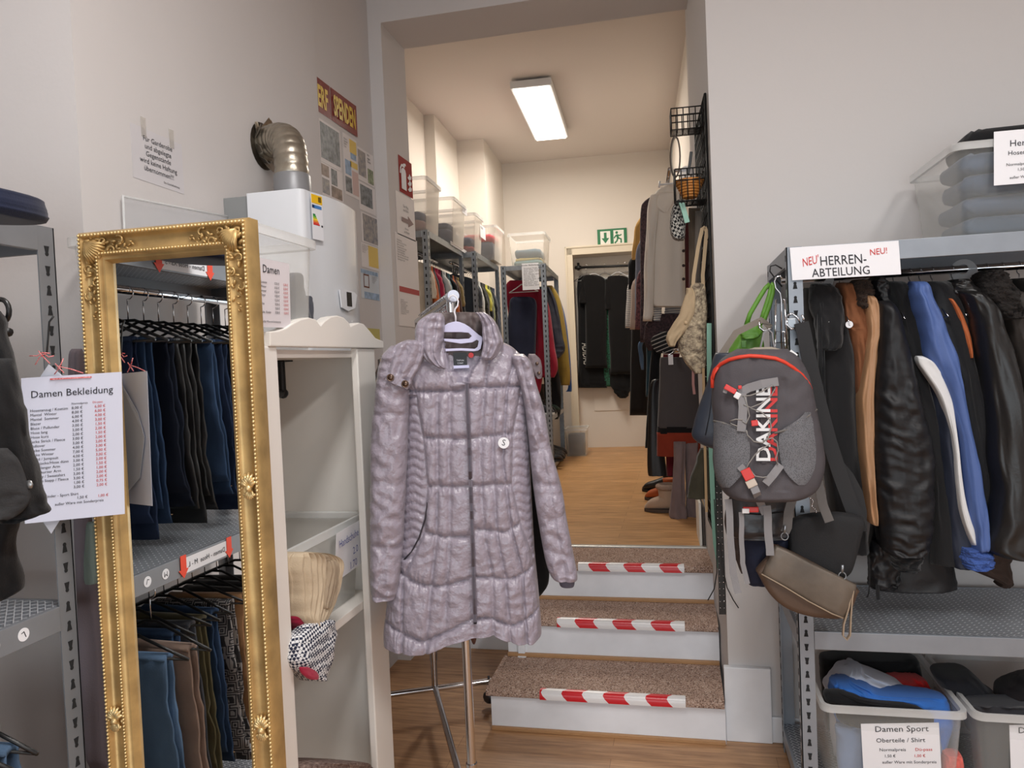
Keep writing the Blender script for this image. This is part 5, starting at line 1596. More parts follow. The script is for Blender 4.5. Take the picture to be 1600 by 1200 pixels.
sheet('paper_label', None, None, q0, q1, q2, parent=b1, lines=[('Damen Sport', .52, .14, .0255, M_INK, 'CENTER', 1.1), ('Oberteile / Shirt', .5, .32, .019, M_INK, 'CENTER', 1.1), ('Normalpreis', .22, .47, .0135, M_INK, 'LEFT', 1.1), ('Dü-pass', .68, .47, .0135, M_RED, 'LEFT', 1.1), ('1,50 €', .28, .575, .0125, M_INK, 'LEFT'), ('1,00 €', .66, .575, .0125, M_RED, 'LEFT'), ('außer Ware mit Sonderpreis', .25, .68, .0125, M_INK, 'LEFT', 1.05)])
b2 = plastic_box('clear box of dark clothes on the bottom shelf, right of the sport tops', Matrix.Translation((cx + w_ + .012, 2.675, .0965)), w_, .48, .30, .022)
q0, q1, q2 = PY(1577, 1133, 2.452), PY(1690, 1131, 2.452), PY(1580, 1222, 2.452)
sheet('paper_label', None, None, q0, q1, q2, parent=b2, lines=[('Damen Sport', .52, .14, .0255, M_INK, 'CENTER', 1.1), ('Hosen', .5, .32, .019, M_INK, 'CENTER')])
# crumpled tops in the boxes
def crumple(name, label, rows, y, th, m, seed, cat='top', amp=.026, parts=()):
    o = shell(rows, (EY, y), th, nseg=60, nrow=44, amp=amp, fx=2.6, fy=2.2, seed=seed, ends=(.25, .1)).build(name, m, None, smooth=True)
    return tag(o, label, cat)
crumple('black_top', 'black cloth standing at the back of the sport tops box', [(1022, 1284, 1420), (1030, 1280, 1432), (1060, 1282, 1440), (1140, 1290, 1440)], 2.80, .12, cloth((18, 18, 19)), 3, amp=.008)
crumple('sport_top', 'white sport top crumpled in the sport tops box', [(1038, 1325, 1345), (1046, 1306, 1352), (1060, 1290, 1390), (1076, 1286, 1424), (1100, 1292, 1430), (1180, 1300, 1430)], 2.66, .16, cloth((196, 202, 216)), 5)
crumple('sport_top', 'red sport top crumpled in the sport tops box', [(1056, 1385, 1430), (1062, 1372, 1446), (1076, 1376, 1450), (1090, 1390, 1448), (1130, 1390, 1446)], 2.70, .10, cloth((206, 44, 44)), 7)
crumple('sport_top', 'bright blue sport jacket lying over the front of the sport tops box', [(1060, 1300, 1330), (1066, 1296, 1352), (1078, 1292, 1380), (1085, 1292, 1470), (1095, 1296, 1480), (1110, 1300, 1482), (1126, 1306, 1482), (1180, 1312, 1470)], 2.57, .14, cloth((52, 106, 184)), 9)
crumple('sport_top', 'black band of cloth in front of the bright blue sport jacket', [(1078, 1290, 1312), (1084, 1286, 1336), (1092, 1288, 1360), (1100, 1296, 1420), (1112, 1304, 1452), (1124, 1310, 1458), (1134, 1330, 1456)], 2.50, .06, cloth((20, 20, 22)), 11, amp=.008)
crumple('sport_top', 'pale blue top pressed against the front of the sport tops box', [(1130, 1304, 1440), (1150, 1304, 1470), (1240, 1312, 1470)], 2.52, .06, cloth((120, 140, 172)), 13, amp=.012)
crumple('sport_top', 'coral top in the lower right corner of the sport tops box', [(1174, 1476, 1496), (1184, 1470, 1502), (1240, 1472, 1500)], 2.50, .05, cloth((222, 110, 100)), 15, amp=.008)
crumple('dark_top', 'black folded top at the left in the box of dark clothes', [(1046, 1466, 1512), (1052, 1458, 1520), (1072, 1470, 1540), (1084, 1490, 1556), (1100, 1500, 1562), (1140, 1510, 1562)], 2.66, .16, cloth((34, 35, 40)), 17, amp=.01)
crumple('dark_top', 'black lace top at the right in the box of dark clothes', [(1055, 1590, 1660), (1066, 1572, 1670), (1082, 1556, 1680), (1110, 1556, 1680), (1160, 1560, 1680)], 2.62, .16, cloth((30, 25, 28)), 19)
crumple('dark_top', 'anthracite top pressed against the front of the box of dark clothes', [(1096, 1506, 1590), (1110, 1510, 1680), (1240, 1530, 1680)], 2.54, .09, cloth((52, 53, 58)), 21, amp=.012)
crumple('dark_top', 'dark red top in the back of the box of dark clothes', [(1066, 1566, 1600), (1074, 1556, 1610), (1100, 1556, 1620)], 2.74, .08, cloth((150, 40, 46)), 23, amp=.006)

# ================================================================== bags hung at the left end of the men shelving
# chrome hooks
hk = thing('s_hook', 'chrome double hook on the left post of the men shelving, carrying bags', 'hook', PY(1236, 500, 2.41))
for q in ([(1228, 494), (1238, 490), (1246, 496), (1252, 508), (1256, 498), (1253, 492)], [(1228, 494), (1230, 508), (1236, 514), (1244, 512)], [(1186, 500), (1187, 512), (1193, 517), (1200, 515), (1206, 512)]):
    MB().tube([PY(x, y, 2.405) for x, y in q], .0035, 8).build('hook_wire', M_CHROME, hk, smooth=True)
MB().box((-.014, -.004, -.016), (.014, .004, .016), 0, Matrix.Translation(PY(1237, 505, 2.41))).build('clip_plate', M_STEEL, hk, bevel=.004)
hh = thing('trouser_hanger', 'silver wire trouser hanger clamped upright at the left post of the men shelving', 'clothes hanger', PY(1217, 540, 2.40))
MB().tube([PY(x, y, 2.40) for x, y in ((1222, 436), (1219, 431), (1213, 433), (1210, 440), (1212, 450), (1219, 458), (1221, 470), (1221, 545))], .0022, 8).build('hook_wire', M_CHROME, hh, smooth=True)
MB().tube([PY(x, y, 2.40) for x, y in ((1213, 468), (1226, 468), (1230, 545), (1210, 545))], .0025, 8, closed=True).build('clamp_wire', M_CHROME, hh, smooth=True)
MB().tube([PY(x, y, 2.395) for x, y in ((1212, 518), (1226, 518), (1228, 560), (1210, 560))], .0025, 8, closed=True).build('clamp_wire', M_CHROME, hh, smooth=True)
MB().box((-.018, -.003, -.06), (.018, .003, .06), 0, Matrix.Translation(PY(1220, 505, 2.41))).build('clamp', mat('pewter_plastic', (96, 98, 102), .35, .6), hh, bevel=.003)
MB().tube([PY(x, y, 2.45) for x, y in ((1222, 448), (1212, 436), (1203, 424), (1204, 416), (1212, 414), (1222, 420))], .0022, 8).build('black_hook', M_BLACKMET, hh, smooth=True)

# green handbag
M_GRN = mat('green_leather', (98, 150, 52), .42, bump=(60, .25, .003))
gb_ = thing('handbag', 'green leather handbag hanging behind the grey backpack', 'bag', PY(1170, 620, 2.58))
PLG = (EY, 2.58)
shell([(505, 1168, 1186), (520, 1154, 1192), (545, 1140, 1194), (580, 1130, 1196), (620, 1128, 1196)], PLG, .08, amp=.008, ends=(.15, .05)).build('body', M_GRN, gb_, smooth=True)
shell([(503, 1172, 1180), (510, 1160, 1190), (524, 1156, 1188), (530, 1162, 1180)], (EY, 2.53), .03, amp=.006, seed=4).build('flap', M_GRN, gb_, smooth=True)
for q in ([(1166, 508), (1172, 490), (1186, 466), (1196, 450), (1202, 444), (1206, 446), (1202, 462), (1194, 486), (1188, 506)], [(1180, 514), (1194, 500), (1202, 478), (1207, 458), (1208, 446), (1204, 443)]):
    MB().tube([PY(x, y, 2.55) for x, y in q], .0075, 10).build('handle', M_GRN, gb_, smooth=True)
MB().box((-.008, -.004, -.012), (.008, .004, .012), 0, Matrix.Translation(PY(1162, 538, 2.515))).build('buckle', mat('green_buckle', (80, 128, 44), .35), gb_, bevel=.002)
# navy bag left of the backpack
M_NVB = mat('navy_leather', (52, 58, 70), .42, bump=(120, .2, .002))
nb = thing('handbag', 'dark navy smooth handbag showing left of the grey backpack', 'bag', PY(1110, 700, 2.45))
shell([(551, 1118, 1160), (560, 1114, 1165), (600, 1104, 1170), (640, 1090, 1170), (665, 1083, 1170), (680, 1081, 1170), (692, 1092, 1170), (703, 1120, 1168)], (EY, 2.45), .09, amp=.003, ends=(.08, .12)).build('body', M_NVB, nb, smooth=True)
MB().tube([PY(x, y, 2.40) for x, y in ((1112, 618), (1108, 650), (1102, 680))], .0012, 6).build('seam', mat('navy_seam', (30, 34, 44), .6), nb, smooth=True)
MB().strap([PY(x, y, 2.46) for x, y in ((1126, 556), (1150, 520), (1190, 500), (1204, 512))], EX, .02, .004).build('strap', mat('beige_strap', (126, 116, 106), .8), nb)

# the grey backpack ---------------------------------------------------------
M_BP = mat('backpack_grey', (76, 72, 76), .75, bump=(340, .3, .002), var=(7, .08))
M_MESH = mat('backpack_mesh', (92, 92, 96), .8)
nt, p, N = nodes(M_MESH)
tc = N('ShaderNodeTexCoord'); vo = N('ShaderNodeTexVoronoi'); vo.inputs['Scale'].default_value = 330
nt.links.new(tc.outputs['Object'], vo.inputs['Vector'])
rp = N('ShaderNodeValToRGB'); rp.color_ramp.elements[0].position = .15; rp.color_ramp.elements[0].color = lin((46, 46, 50)); rp.color_ramp.elements[1].position = .45; rp.color_ramp.elements[1].color = lin((106, 106, 110))
nt.links.new(vo.outputs['Distance'], rp.inputs[0]); nt.links.new(rp.outputs[0], p.inputs['Base Color'])
M_WEB = mat('grey_webbing', (132, 130, 132), .85, bump=(500, .4, .001))
M_CORD = mat('grey_cord', (138, 134, 130), .7)
M_ZRED = mat('orange_red_zip', (214, 62, 40), .55)
M_BKR = mat('red_buckle', (206, 48, 42), .35)
bp_ = thing('backpack', 'dark grey backpack with an orange red zip at the left post of men shelving', 'backpack', PY(1200, 780, 2.29))
BPR = [(545, 1152, 1228), (552, 1140, 1240), (565, 1124, 1252), (590, 1114, 1264), (625, 1112, 1272), (660, 1115, 1279), (700, 1114, 1286), (722, 1114, 1288), (745, 1118, 1284), (762, 1126, 1276), (774, 1138, 1260), (781, 1158, 1240)]
BPP, BPT = (EY, 2.29), .17
def bpdisp(u, v, x, y):
    d = -.006 * exp(-((x - 1174) / 5) ** 2) * (y > 560) - .006 * exp(-((x - 1219) / 5) ** 2) * (590 < y < 760)
    return d + .004 * noise.noise(V((x * .03, y * .03, 4))) + .003 * noise.noise(V((x * .08, y * .06, 1)))
shell(BPR, BPP, BPT, nseg=110, nrow=90, amp=0, disp=bpdisp, ends=(.16, .12), power=.7).build('body', M_BP, bp_, smooth=True)
def bf(x, y, e=.003): return front(BPR, BPP, BPT, x, y, e, power=.7, ends=(.16, .12), disp=bpdisp)
MB().tube([bf(x, y, .002) for x, y in ((1113, 606), (1113, 590), (1117, 578), (1126, 569), (1139, 562), (1155, 558), (1171, 556), (1190, 557), (1212, 560), (1226, 566), (1240, 575), (1253, 586), (1262, 598), (1267, 608))], .0055, 8).build('zip', M_ZRED, bp_, smooth=True)
MB().tube([bf(x, y, .008) for x, y in ((1122, 574), (1116, 584), (1114, 592))], .004, 6).build('zip_pull', M_ZRED, bp_, smooth=True)
MB().tube([PY(x, y, 2.26) for x, y in ((1146, 560), (1158, 552), (1180, 546), (1205, 545), (1224, 550), (1236, 558))], .006, 8).build('back_zip', mat('beige_piping', (150, 140, 126), .7), bp_, smooth=True)
MB().box((-.012, -.003, -.004), (.012, .003, .004), 0, Matrix.Translation(PY(1240, 552, 2.25)) @ Matrix.Rotation(R(40), 4, 'Y')).build('back_zip_pull', M_WHITEP, bp_, bevel=.002)
MB().strap([PY(x, y, 2.31) for x, y in ((1186, 552), (1190, 535), (1193, 520), (1200, 515), (1206, 520), (1208, 536), (1212, 552))], EY, .018, .004).build('haul_loop', M_WEB, bp_)
# mesh side pockets
def patch(pts, name, m, parent, e0=.005, t=.004, sub=22):
    """a cloth panel lying on the backpack front: pts = (y, x left, x right) rows"""
    mb = MB()
    rg = []
    for k in range(sub + 1):
        y, xa, xb = _cr(pts, k / sub)
        top = [bf(xa + (xb - xa) * i / 8, y, e0 + t) for i in range(9)]
        bot = [bf(xa + (xb - xa) * i / 8, y, e0 - .006) for i in range(9)]
        rg.append(top + bot[::-1])
    return mb.loft(rg).build(name, m, parent, smooth='auto')


patch([(658, 1115, 1117), (664, 1115, 1140), (674, 1115, 1165), (700, 1115, 1172), (730, 1116, 1168), (752, 1121, 1150), (762, 1128, 1140)], 'mesh_pocket', M_MESH, bp_)
patch([(644, 1258, 1267), (653, 1250, 1269), (663, 1236, 1271), (675, 1219, 1272), (700, 1217, 1275), (728, 1222, 1274), (748, 1236, 1266), (758, 1248, 1258)], 'mesh_pocket', M_MESH, bp_)
for q in ([(1115, 658), (1130, 661), (1150, 669), (1168, 676)], [(1276, 640), (1262, 650), (1246, 661), (1230, 671), (1210, 677)]):
    MB().tube([bf(x, y, .006) for x, y in q], .0035, 6).build('pocket_edge', mat('pocket_binding', (112, 108, 104), .8), bp_, smooth=True)
# logo running up the middle panel
patch([(598, 1190, 1214), (640, 1189, 1212), (690, 1188, 1210), (724, 1190, 1212)], 'logo_panel', mat('logo_panel', (64, 60, 64), .8), bp_, .001, .003, 6)
up_ = (bf(1199, 604) - bf(1199, 720)); rt_ = (bf(1212, 660) - bf(1190, 660))
lg = lettering('DAKINE', .052, bf(1203, 722, .009), up_, -rt_, M_WHITEP, bp_, 'logo_letters', sx=1.14, bold=.0012)
lettering('DAKINE', .050, bf(1214, 722, .0088), up_, -rt_, mat('logo_red', (200, 52, 52), .6), bp_, 'logo_letters', sx=1.18, bold=.0012)
# webbing, buckles and lacing
def web(pts, w, nm, m=M_WEB, e=.012, t=.0025):
    P_ = [bf(x, y, e) for x, y in pts]
    d = (P_[-1] - P_[0]).normalized()
    return MB().strap(P_, d.cross(EY), w, t).build(nm, m, bp_)
web([(1155, 614), (1170, 606), (1190, 600), (1216, 596)], .024, 'webbing_strap', e=.010)
web([(1159, 614), (1161, 635), (1160, 655), (1158, 674)], .024, 'webbing_strap', e=.014)
web([(1196, 756), (1208, 742), (1220, 726)], .022, 'webbing_strap', e=.012)
web([(1156, 728), (1163, 736), (1168, 745)], .02, 'webbing_strap', e=.012)
web([(1174, 752), (1182, 770), (1190, 790), (1196, 803)], .022, 'webbing_strap', e=.016)
for q in ([(1160, 619), (1172, 618), (1190, 612), (1207, 602), (1212, 606), (1205, 618), (1190, 630), (1173, 637), (1162, 632)],
          [(1163, 618), (1168, 635), (1171, 650), (1166, 662), (1160, 658)], [(1173, 638), (1190, 644), (1203, 656), (1205, 668), (1200, 684), (1192, 692), (1178, 690), (1168, 680), (1166, 672)],
          [(1192, 690), (1206, 684), (1214, 690), (1216, 704), (1212, 716), (1215, 726)], [(1204, 694), (1192, 700), (1180, 710), (1170, 724), (1166, 732)], [(1152, 666), (1142, 662), (1140, 658), (1150, 655), (1160, 656)], [(1172, 734), (1180, 744), (1192, 746), (1198, 745)]):
    MB().tube([bf(x, y, .016) for x, y in q], .0018, 6).build('lacing_cord', M_CORD, bp_, smooth=True)
def bb(x, y, w, h, ang, m, nm, e=.016, t=.008):
    c = bf(x, y, e)
    MB().box((-w / 2, -t / 2, -h / 2), (w / 2, t / 2, h / 2), 0, Matrix.Translation(c) @ Matrix.Rotation(R(ang), 4, 'Y')).build(nm, m, bp_, bevel=.002)
bb(1141, 608, .034, .015, 32, M_BKR, 'red_buckle'); bb(1152, 618, .016, .018, 32, M_WHITEP, 'buckle_half'); bb(1156, 605, .010, .010, 0, M_BKR, 'cord_stop'); bb(1179, 661, .018, .016, -5, M_BKR, 'cord_stop')
bb(1168, 741, .028, .032, -25, M_BKR, 'red_buckle', .02); bb(1174, 755, .028, .022, -25, mat('pale_buckle', (196, 182, 168), .4), 'buckle_frame', .02); bb(1134, 609, .012, .02, 20, M_WEB, 'webbing_end')
for x0, x1, w in (((1138, 780), (1145, 895), .020), ((1158, 800), (1160, 880), .014), ((1198, 790), (1203, 868), .022)):
    pts = [PY(x0[0] + (x1[0] - x0[0]) * i / 8 + .6 * sin(i * 1.1), x0[1] + (x1[1] - x0[1]) * i / 8, 2.26) for i in range(9)]
    pts += [pts[-1] + V((.006, 0, -.03)), pts[-1] + V((.012, -.002, -.06))] if w < .021 else []
    MB().strap(pts, EX, w, .002).build('hanging_strap', M_WEB, bp_)
MB().box((-.022, -.005, -.008), (.022, .005, .008), 0, Matrix.Translation(PY(1173, 796, 2.255))).build('chest_buckle', M_BKR, bp_, bevel=.003)
MB().box((-.010, -.006, -.007), (.010, .006, .007), 0, Matrix.Translation(PY(1165, 798, 2.253))).build('buckle_half', M_WHITEP, bp_, bevel=.002)

# bags under the backpack
bg = thing('shoulder_bag', 'black shiny bag with a zip pocket showing under the grey backpack', 'bag', PY(1190, 860, 2.38))
shell([(770, 1140, 1240), (800, 1136, 1236), (830, 1140, 1234), (842, 1150, 1230)], (EY, 2.38), .06, amp=.006).build('body', mat('shiny_black', (48, 47, 50), .35, bump=(60, .3, .003)), bg, smooth=True)
MB().tube([PY(x, y, 2.345) for x, y in ((1162, 802), (1185, 804), (1226, 800))], .002, 6).build('zip', M_DARKHOLE, bg, smooth=True)
bg = thing('shoulder_bag', 'brown folded cloth bag at the left under the grey backpack', 'bag', PY(1150, 895, 2.36))
shell([(785, 1134, 1160), (820, 1132, 1164), (850, 1140, 1164), (870, 1148, 1163), (896, 1158, 1166)], (EY, 2.43), .04, amp=.006).build('body', mat('dark_brown_cloth', (62, 50, 46), .8), bg, smooth=True)
bg = thing('shoulder_bag', 'navy cloth bag hanging under the grey backpack behind the brown clutch', 'bag', PY(1190, 915, 2.36))
shell([(838, 1158, 1240), (870, 1162, 1240), (905, 1168, 1230), (914, 1172, 1224)], (EY, 2.40), .05, amp=.005, ends=(.05, .05)).build('body', mat('navy_cloth', (26, 30, 50), .9), bg, smooth=True)
M_CLU = mat('bronze_leather', (98, 88, 78), .45, .15, bump=(30, .3, .004), var=(9, .25))
cl = thing('clutch_bag', 'bronze brown leather clutch with wrist loop hanging tilted below the backpack', 'bag', PY(1260, 965, 2.32))
CLP = EX * cos(R(26)) + EZ * -sin(R(26))
cpl = V((0, -1, 0))
fl_ = [(1212, 851), (1340, 914), (1334, 930), (1318, 966), (1190, 896), (1204, 862)]
bo_ = [(1204, 862), (1200, 868), (1182, 888), (1184, 896), (1200, 924), (1222, 945), (1252, 958), (1286, 964), (1320, 962), (1338, 930), (1330, 912), (1216, 852)]
def pillow(outl, y, th, n=9, bulge=1.0):
    """soft flat body: outline on an upright plane, swelling towards its middle"""
    P_ = [PY(a, b, y) for a, b in outl]
    c = sum(P_, V()) / len(P_)
    rings = []
    for k in range(2 * n + 1):
        f = -1 + k / n
        s_ = sqrt(max(.0025, 1 - abs(f) ** 2.6))
        rings.append([c + (q - c) * (1 - .14 * (1 - s_) - (.10 if abs(f) > .96 else 0)) + V((0, f * th / 2, 0)) for q in P_])
    return MB().loft(rings)
def dens(pts, n=4):
    out = []
    m = len(pts)
    for i in range(m):
        a, b, c, d = pts[i - 1], pts[i], pts[(i + 1) % m], pts[(i + 2) % m]
        for k in range(n):
            out.append(tuple(_cr([a, b, c, d], (1 + k / n) / 3)))
    return out
pillow(dens(bo_), 2.33, .055).build('body', mat('brown_leather', (84, 66, 54), .5, bump=(40, .3, .003)), cl, smooth=True)
pillow([(1212, 852), (1228, 858), (1262, 876), (1300, 894), (1338, 913), (1336, 926), (1328, 946), (1318, 965), (1300, 958), (1262, 938), (1226, 916), (1190, 896), (1197, 880), (1205, 864)], 2.306, .03).build('flap', M_CLU, cl, smooth=True)
MB().tube([PY(x, y, 2.29) for x, y in ((1190, 897), (1226, 917), (1262, 939), (1300, 959), (1318, 966))], .0022, 6).build('flap_edge', mat('bronze_edge', (150, 132, 112), .4), cl, smooth=True)
MB().strap([PY(x, y, 2.30) for x, y in ((1330, 922), (1326, 948), (1318, 975), (1317, 993), (1323, 999), (1328, 992), (1329, 965), (1331, 935), (1333, 922))], EY, .014, .004).build('wrist_loop', mat('bronze_edge', (150, 132, 112), .4), cl)
mb = MB()
for (x, y) in ((1226, 838), (1316, 900)):
    c = PY(x, y, 2.30)
    mb.tube([c + V((.010 * cos(2 * pi * i / 14), 0, .011 * sin(2 * pi * i / 14))) for i in range(14)], .0018, 6, closed=True)
    mb.tube([c + V((0, 0, .010)), c + V((.002, 0, .032))], .004, 8)
mb.build('swivel_clasp', M_STEEL, cl, smooth=True)
for q in ([(1239, 776), (1232, 800), (1230, 824), (1226, 832)], [(1278, 750), (1286, 790), (1296, 815)]):
    MB().strap([PY(x, y, 2.31) for x, y in q], EX, .026, .004).build('strap', mat('grey_brown_strap', (92, 88, 86), .55), cl)
sb = thing('shoulder_bag', 'plain black shoulder bag on a long wide strap beside the backpack', 'bag', PY(1290, 903, 2.36))
pillow(dens([(1236, 812), (1290, 800), (1347, 808), (1344, 840), (1334, 880), (1326, 896), (1310, 902), (1270, 896), (1234, 886), (1232, 850)], 3), 2.375, .06).build('body', mat('black_canvas', (29, 29, 31), .85, bump=(300, .35, .002)), sb, smooth=True)
MB().strap([PY(x, y, 2.40) for x, y in ((1252, 504), (1256, 520), (1266, 570), (1280, 630), (1296, 690), (1312, 740), (1330, 790), (1344, 822))], EX, .042, .003).build('strap', mat('black_strap', (36, 36, 38), .8), sb)
MB().strap([PY(x, y, 2.44) for x, y in ((1310, 725), (1326, 744), (1340, 770), (1346, 800), (1346, 830))], EX, .03, .003).build('strap', mat('black_strap', (36, 36, 38), .8), sb)
ch = thing('bag_chain', 'silver beaded chain dangling under the right side of the backpack', 'chain', PY(1270, 800, 2.33))
mb = MB()
for i in range(16):
    mb.ball(PY(1262 + 12 * i / 15 + 2 * sin(i), 764 + 36 * i / 15, 2.325), .0028, 8)
mb.build('beads', M_CHROME, ch, smooth=True)
# ================================================================== back room: shelving on the left
def MBk(x, y, z=0.0):      # front edge runs along the room, depth to the left wall
    o = B(x, y, z)
    return Matrix(((_by.x, -_bx.x, 0, o.x), (_by.y, -_bx.y, 0, o.y), (0, 0, 1, o.z), (0, 0, 0, 1)))


HB = 1.805
r1 = rack('galvanised shelving nearest the steps in the back room, tops hung in it', MBk(-1.25, 4.47, UP), .95, .40, HB, (1.80, .10), M_STEEL, deck=M_STEEL, beam=.04, loc=1)
r2 = rack('galvanised shelving in the middle of the back room left wall', MBk(-1.165, 5.465, UP), .93, .40, HB, (1.80, .10), M_STEEL, deck=M_STEEL, beam=.04)
o = B(-1.155, 6.42, UP)
M3 = Matrix(((_bx.x, _by.x, 0, o.x), (_bx.y, _by.y, 0, o.y), (0, 0, 1, o.z), (0, 0, 0, 1)))
r3 = rack('galvanised shelving farthest back on the left, jackets and boots in it', M3, .395, 1.02, HB, (1.80, .49, .07), M_STEEL, deck=M_STEEL, beam=.04)
for (x, y0, y1, r_) in ((-1.45, 4.48, 5.41, r1), (-1.365, 5.475, 6.385, r2), (-.96, 6.43, 7.43, r3)):
    MB().tube([B(x, y0, UP + 1.735), B(x, y1, UP + 1.735)], .0115, 10).build('hanging_rail', M_CHROME, r_, smooth=True)
cols1 = [((205, 190, 170), 'cream print'), ((196, 106, 60), 'orange print'), ((34, 30, 34), 'black'), ((170, 40, 72), 'crimson'), ((128, 30, 60), 'dark red'), ((36, 36, 42), 'charcoal'), ((196, 198, 196), 'pale grey striped'), ((30, 32, 36), 'black ribbed'), ((66, 104, 112), 'teal'), ((24, 24, 28), 'black plain'), ((186, 96, 50), 'rust orange'), ((70, 44, 36), 'dark brown'), ((140, 122, 82), 'khaki'), ((26, 26, 28), 'black long')]
cols2 = [((70, 74, 80), 'slate'), ((168, 168, 166), 'light grey'), ((206, 206, 202), 'white'), ((40, 42, 36), 'dark olive'), ((66, 62, 54), 'brown grey'), ((30, 30, 32), 'black'), ((196, 190, 80), 'yellow edged'), ((30, 32, 34), 'black second'), ((120, 126, 80), 'lime green'), ((28, 32, 40), 'navy'), ((26, 26, 30), 'black sporty'), ((54, 60, 78), 'denim blue')]
for cols, x, y0, wh, grp in ((cols1, -1.45, 4.545, 'nearest', 'tops in the nearest back room shelving'), (cols2, -1.365, 5.54, 'middle', 'tops in the middle back room shelving')):
    for i, (c, nm) in enumerate(cols):
        at = B(x, y0 + .063 * i, UP + 1.738)
        rz_ = BETA + R(5 * sin(i * 2.3))
        kw = dict(length=.74 + .03 * sin(i * 1.9), half=.185, thick=.022, seed=i + (60.5 if wh == 'nearest' else 90.5), sleeve=.46 if i % 3 else .2, sl_r=.038, nseg=20, nrow=12, z0=-.10, drop=.07)
        hung('hanging_top', '%s top hanging %s from the front on the %s back room rail' % (nm, ordn[i] if i < 12 else ['second last', 'last'][i - 12], wh), 'top', at, rz_, cloth(c), grp, **kw)
        hanger('grey hanger, %s from the front on the %s back room rail' % (ordn[i] if i < 12 else ['second last', 'last'][i - 12], wh), at, rz_, mat('grey_hanger', (120, 118, 116), .5), 'grey hangers on the %s back room rail' % wh, half=.17)

# clear boxes on top of the shelving ---------------------------------------
M_BOXB = clear_plastic('frosted_box_plastic', (238, 232, 222), .16, .4)
def bbox_(label, x, y, w, d, h, cont, rot=0.0, z=UP + 1.805):
    M = Matrix.Translation(B(x, y, z)) @ Matrix.Rotation(BETA + rot, 4, 'Z')
    b = plastic_box(label, M, w, d, h, .018, M_BOXB)
    for i, (c, zt, nm, sc) in enumerate(cont):
        rg = []
        zb = .008 if i == 0 else cont[i - 1][1] + .003
        for k in range(6):
            f = k / 5
            s_ = .90 + .10 * sqrt(max(0, 1 - (2 * f - 1) ** 2))
            X, Y = (w / 2 - .042) * sc * s_, (d / 2 - .042) * sc * s_
            rg.append([M @ (q + V((.006 * fold(j * .4, f, i + x), .006 * fold(j * .3, f, y), .010 * fold(j * .25, f, 2 + i)))) for j, q in enumerate(rrect(-X, -Y, X, Y, .03, zb + (zt - zb) * f, 4))])
        tag(MB().loft(rg).build('folded_clothes', cloth(c), None, smooth=True), nm, 'clothes')
    return b


bbox_('tall clear box first on the shelving nearest the steps', -1.455, 4.66, .43, .37, .33, [((150, 110, 104), .07, 'pinkish clothes low in the first clear box nearest the steps', 1), ((54, 66, 100), .13, 'blue clothes in the first clear box nearest the steps', .9)])
bbB = bbox_('clear box with a small label, second on the shelving nearest the steps', -1.415, 5.2, .43, .40, .31, [((44, 52, 80), .10, 'navy clothes low in the second clear box nearest the steps', 1), ((58, 64, 86), .15, 'slate clothes topmost in the second clear box nearest the steps', .85)])
bbC = bbox_('clear box with a price sheet, first on the middle back room shelving', -1.36, 5.64, .41, .31, .29, [((150, 60, 60), .05, 'red clothes low in the box with a price sheet in the back room', 1), ((60, 70, 100), .12, 'blue clothes in the box with a price sheet in the back room', .9)])
bbox_('clear box of red and slate clothes on the middle back room shelving', -1.265, 6.17, .34, .40, .28, [((70, 80, 100), .15, 'slate clothes in the clear box on the middle back room shelving', 1), ((196, 44, 66), .215, 'bright red clothes topmost on the middle back room shelving', .97)])
bbox_('clear box of teal and yellow clothes on the farthest back room shelving', -.935, 6.74, .34, .46, .29, [((86, 120, 122), .05, 'teal clothes lowest in the box on the farthest shelving', 1), ((190, 170, 96), .075, 'yellow clothes in the box on the farthest shelving', .9), ((70, 92, 104), .15, 'dark teal clothes topmost in the box on the farthest shelving', .92)])
def bsheet(name, label, pa, za, pb, zb_, pl, parent=None, lines=(), m=None, cat='price list'):
    """sheet square to the back room: opposite corners by photo position on plane pl"""
    f = (lambda x, y: QX(x, y, pl[1])) if pl[0] == 'x' else (lambda x, y: QY(x, y, pl[1]))
    a, b = f(pa, za), f(pb, zb_)
    if pl[0] == 'x':
        tr = a + _by * ((b - a).dot(_by)); bl = V((a.x, a.y, b.z))
    else:
        tr = a + _bx * ((b - a).dot(_bx)); bl = V((a.x, a.y, b.z))
    return sheet(name, label, cat, a, tr, bl, m, lines=lines, parent=parent)


ptx = '\n'.join('%s  %s €' % (a, b) for a, b in zip(items[:12], p1))
bsheet('price_list', 'white price list fixed to the front of the farthest back room shelving', 815, 412, 843, 452, ('y', 6.413), lines=[('Kinder Bekleidung', .5, .1, .02, M_INK, 'CENTER'), (ptx, .1, .2, .0135, M_INK, 'LEFT')])
bsheet('price_list', 'white price label on the edge of the shelving nearest the steps', 704, 382, 729, 392, ('x', -1.244), lines=[('Damen Oberteile', .1, .5, .03, M_INK, 'LEFT')])
bsheet('paper_label', None, 722, 320, 730, 338, ('x', -1.212), parent=bbB, lines=[('Damen', .1, .3, .03, M_INK, 'LEFT')])
bsheet('paper_label', None, 750, 350, 759, 376, ('x', -1.168), parent=bbC, lines=[('Kinder', .1, .3, .03, M_INK, 'LEFT')])

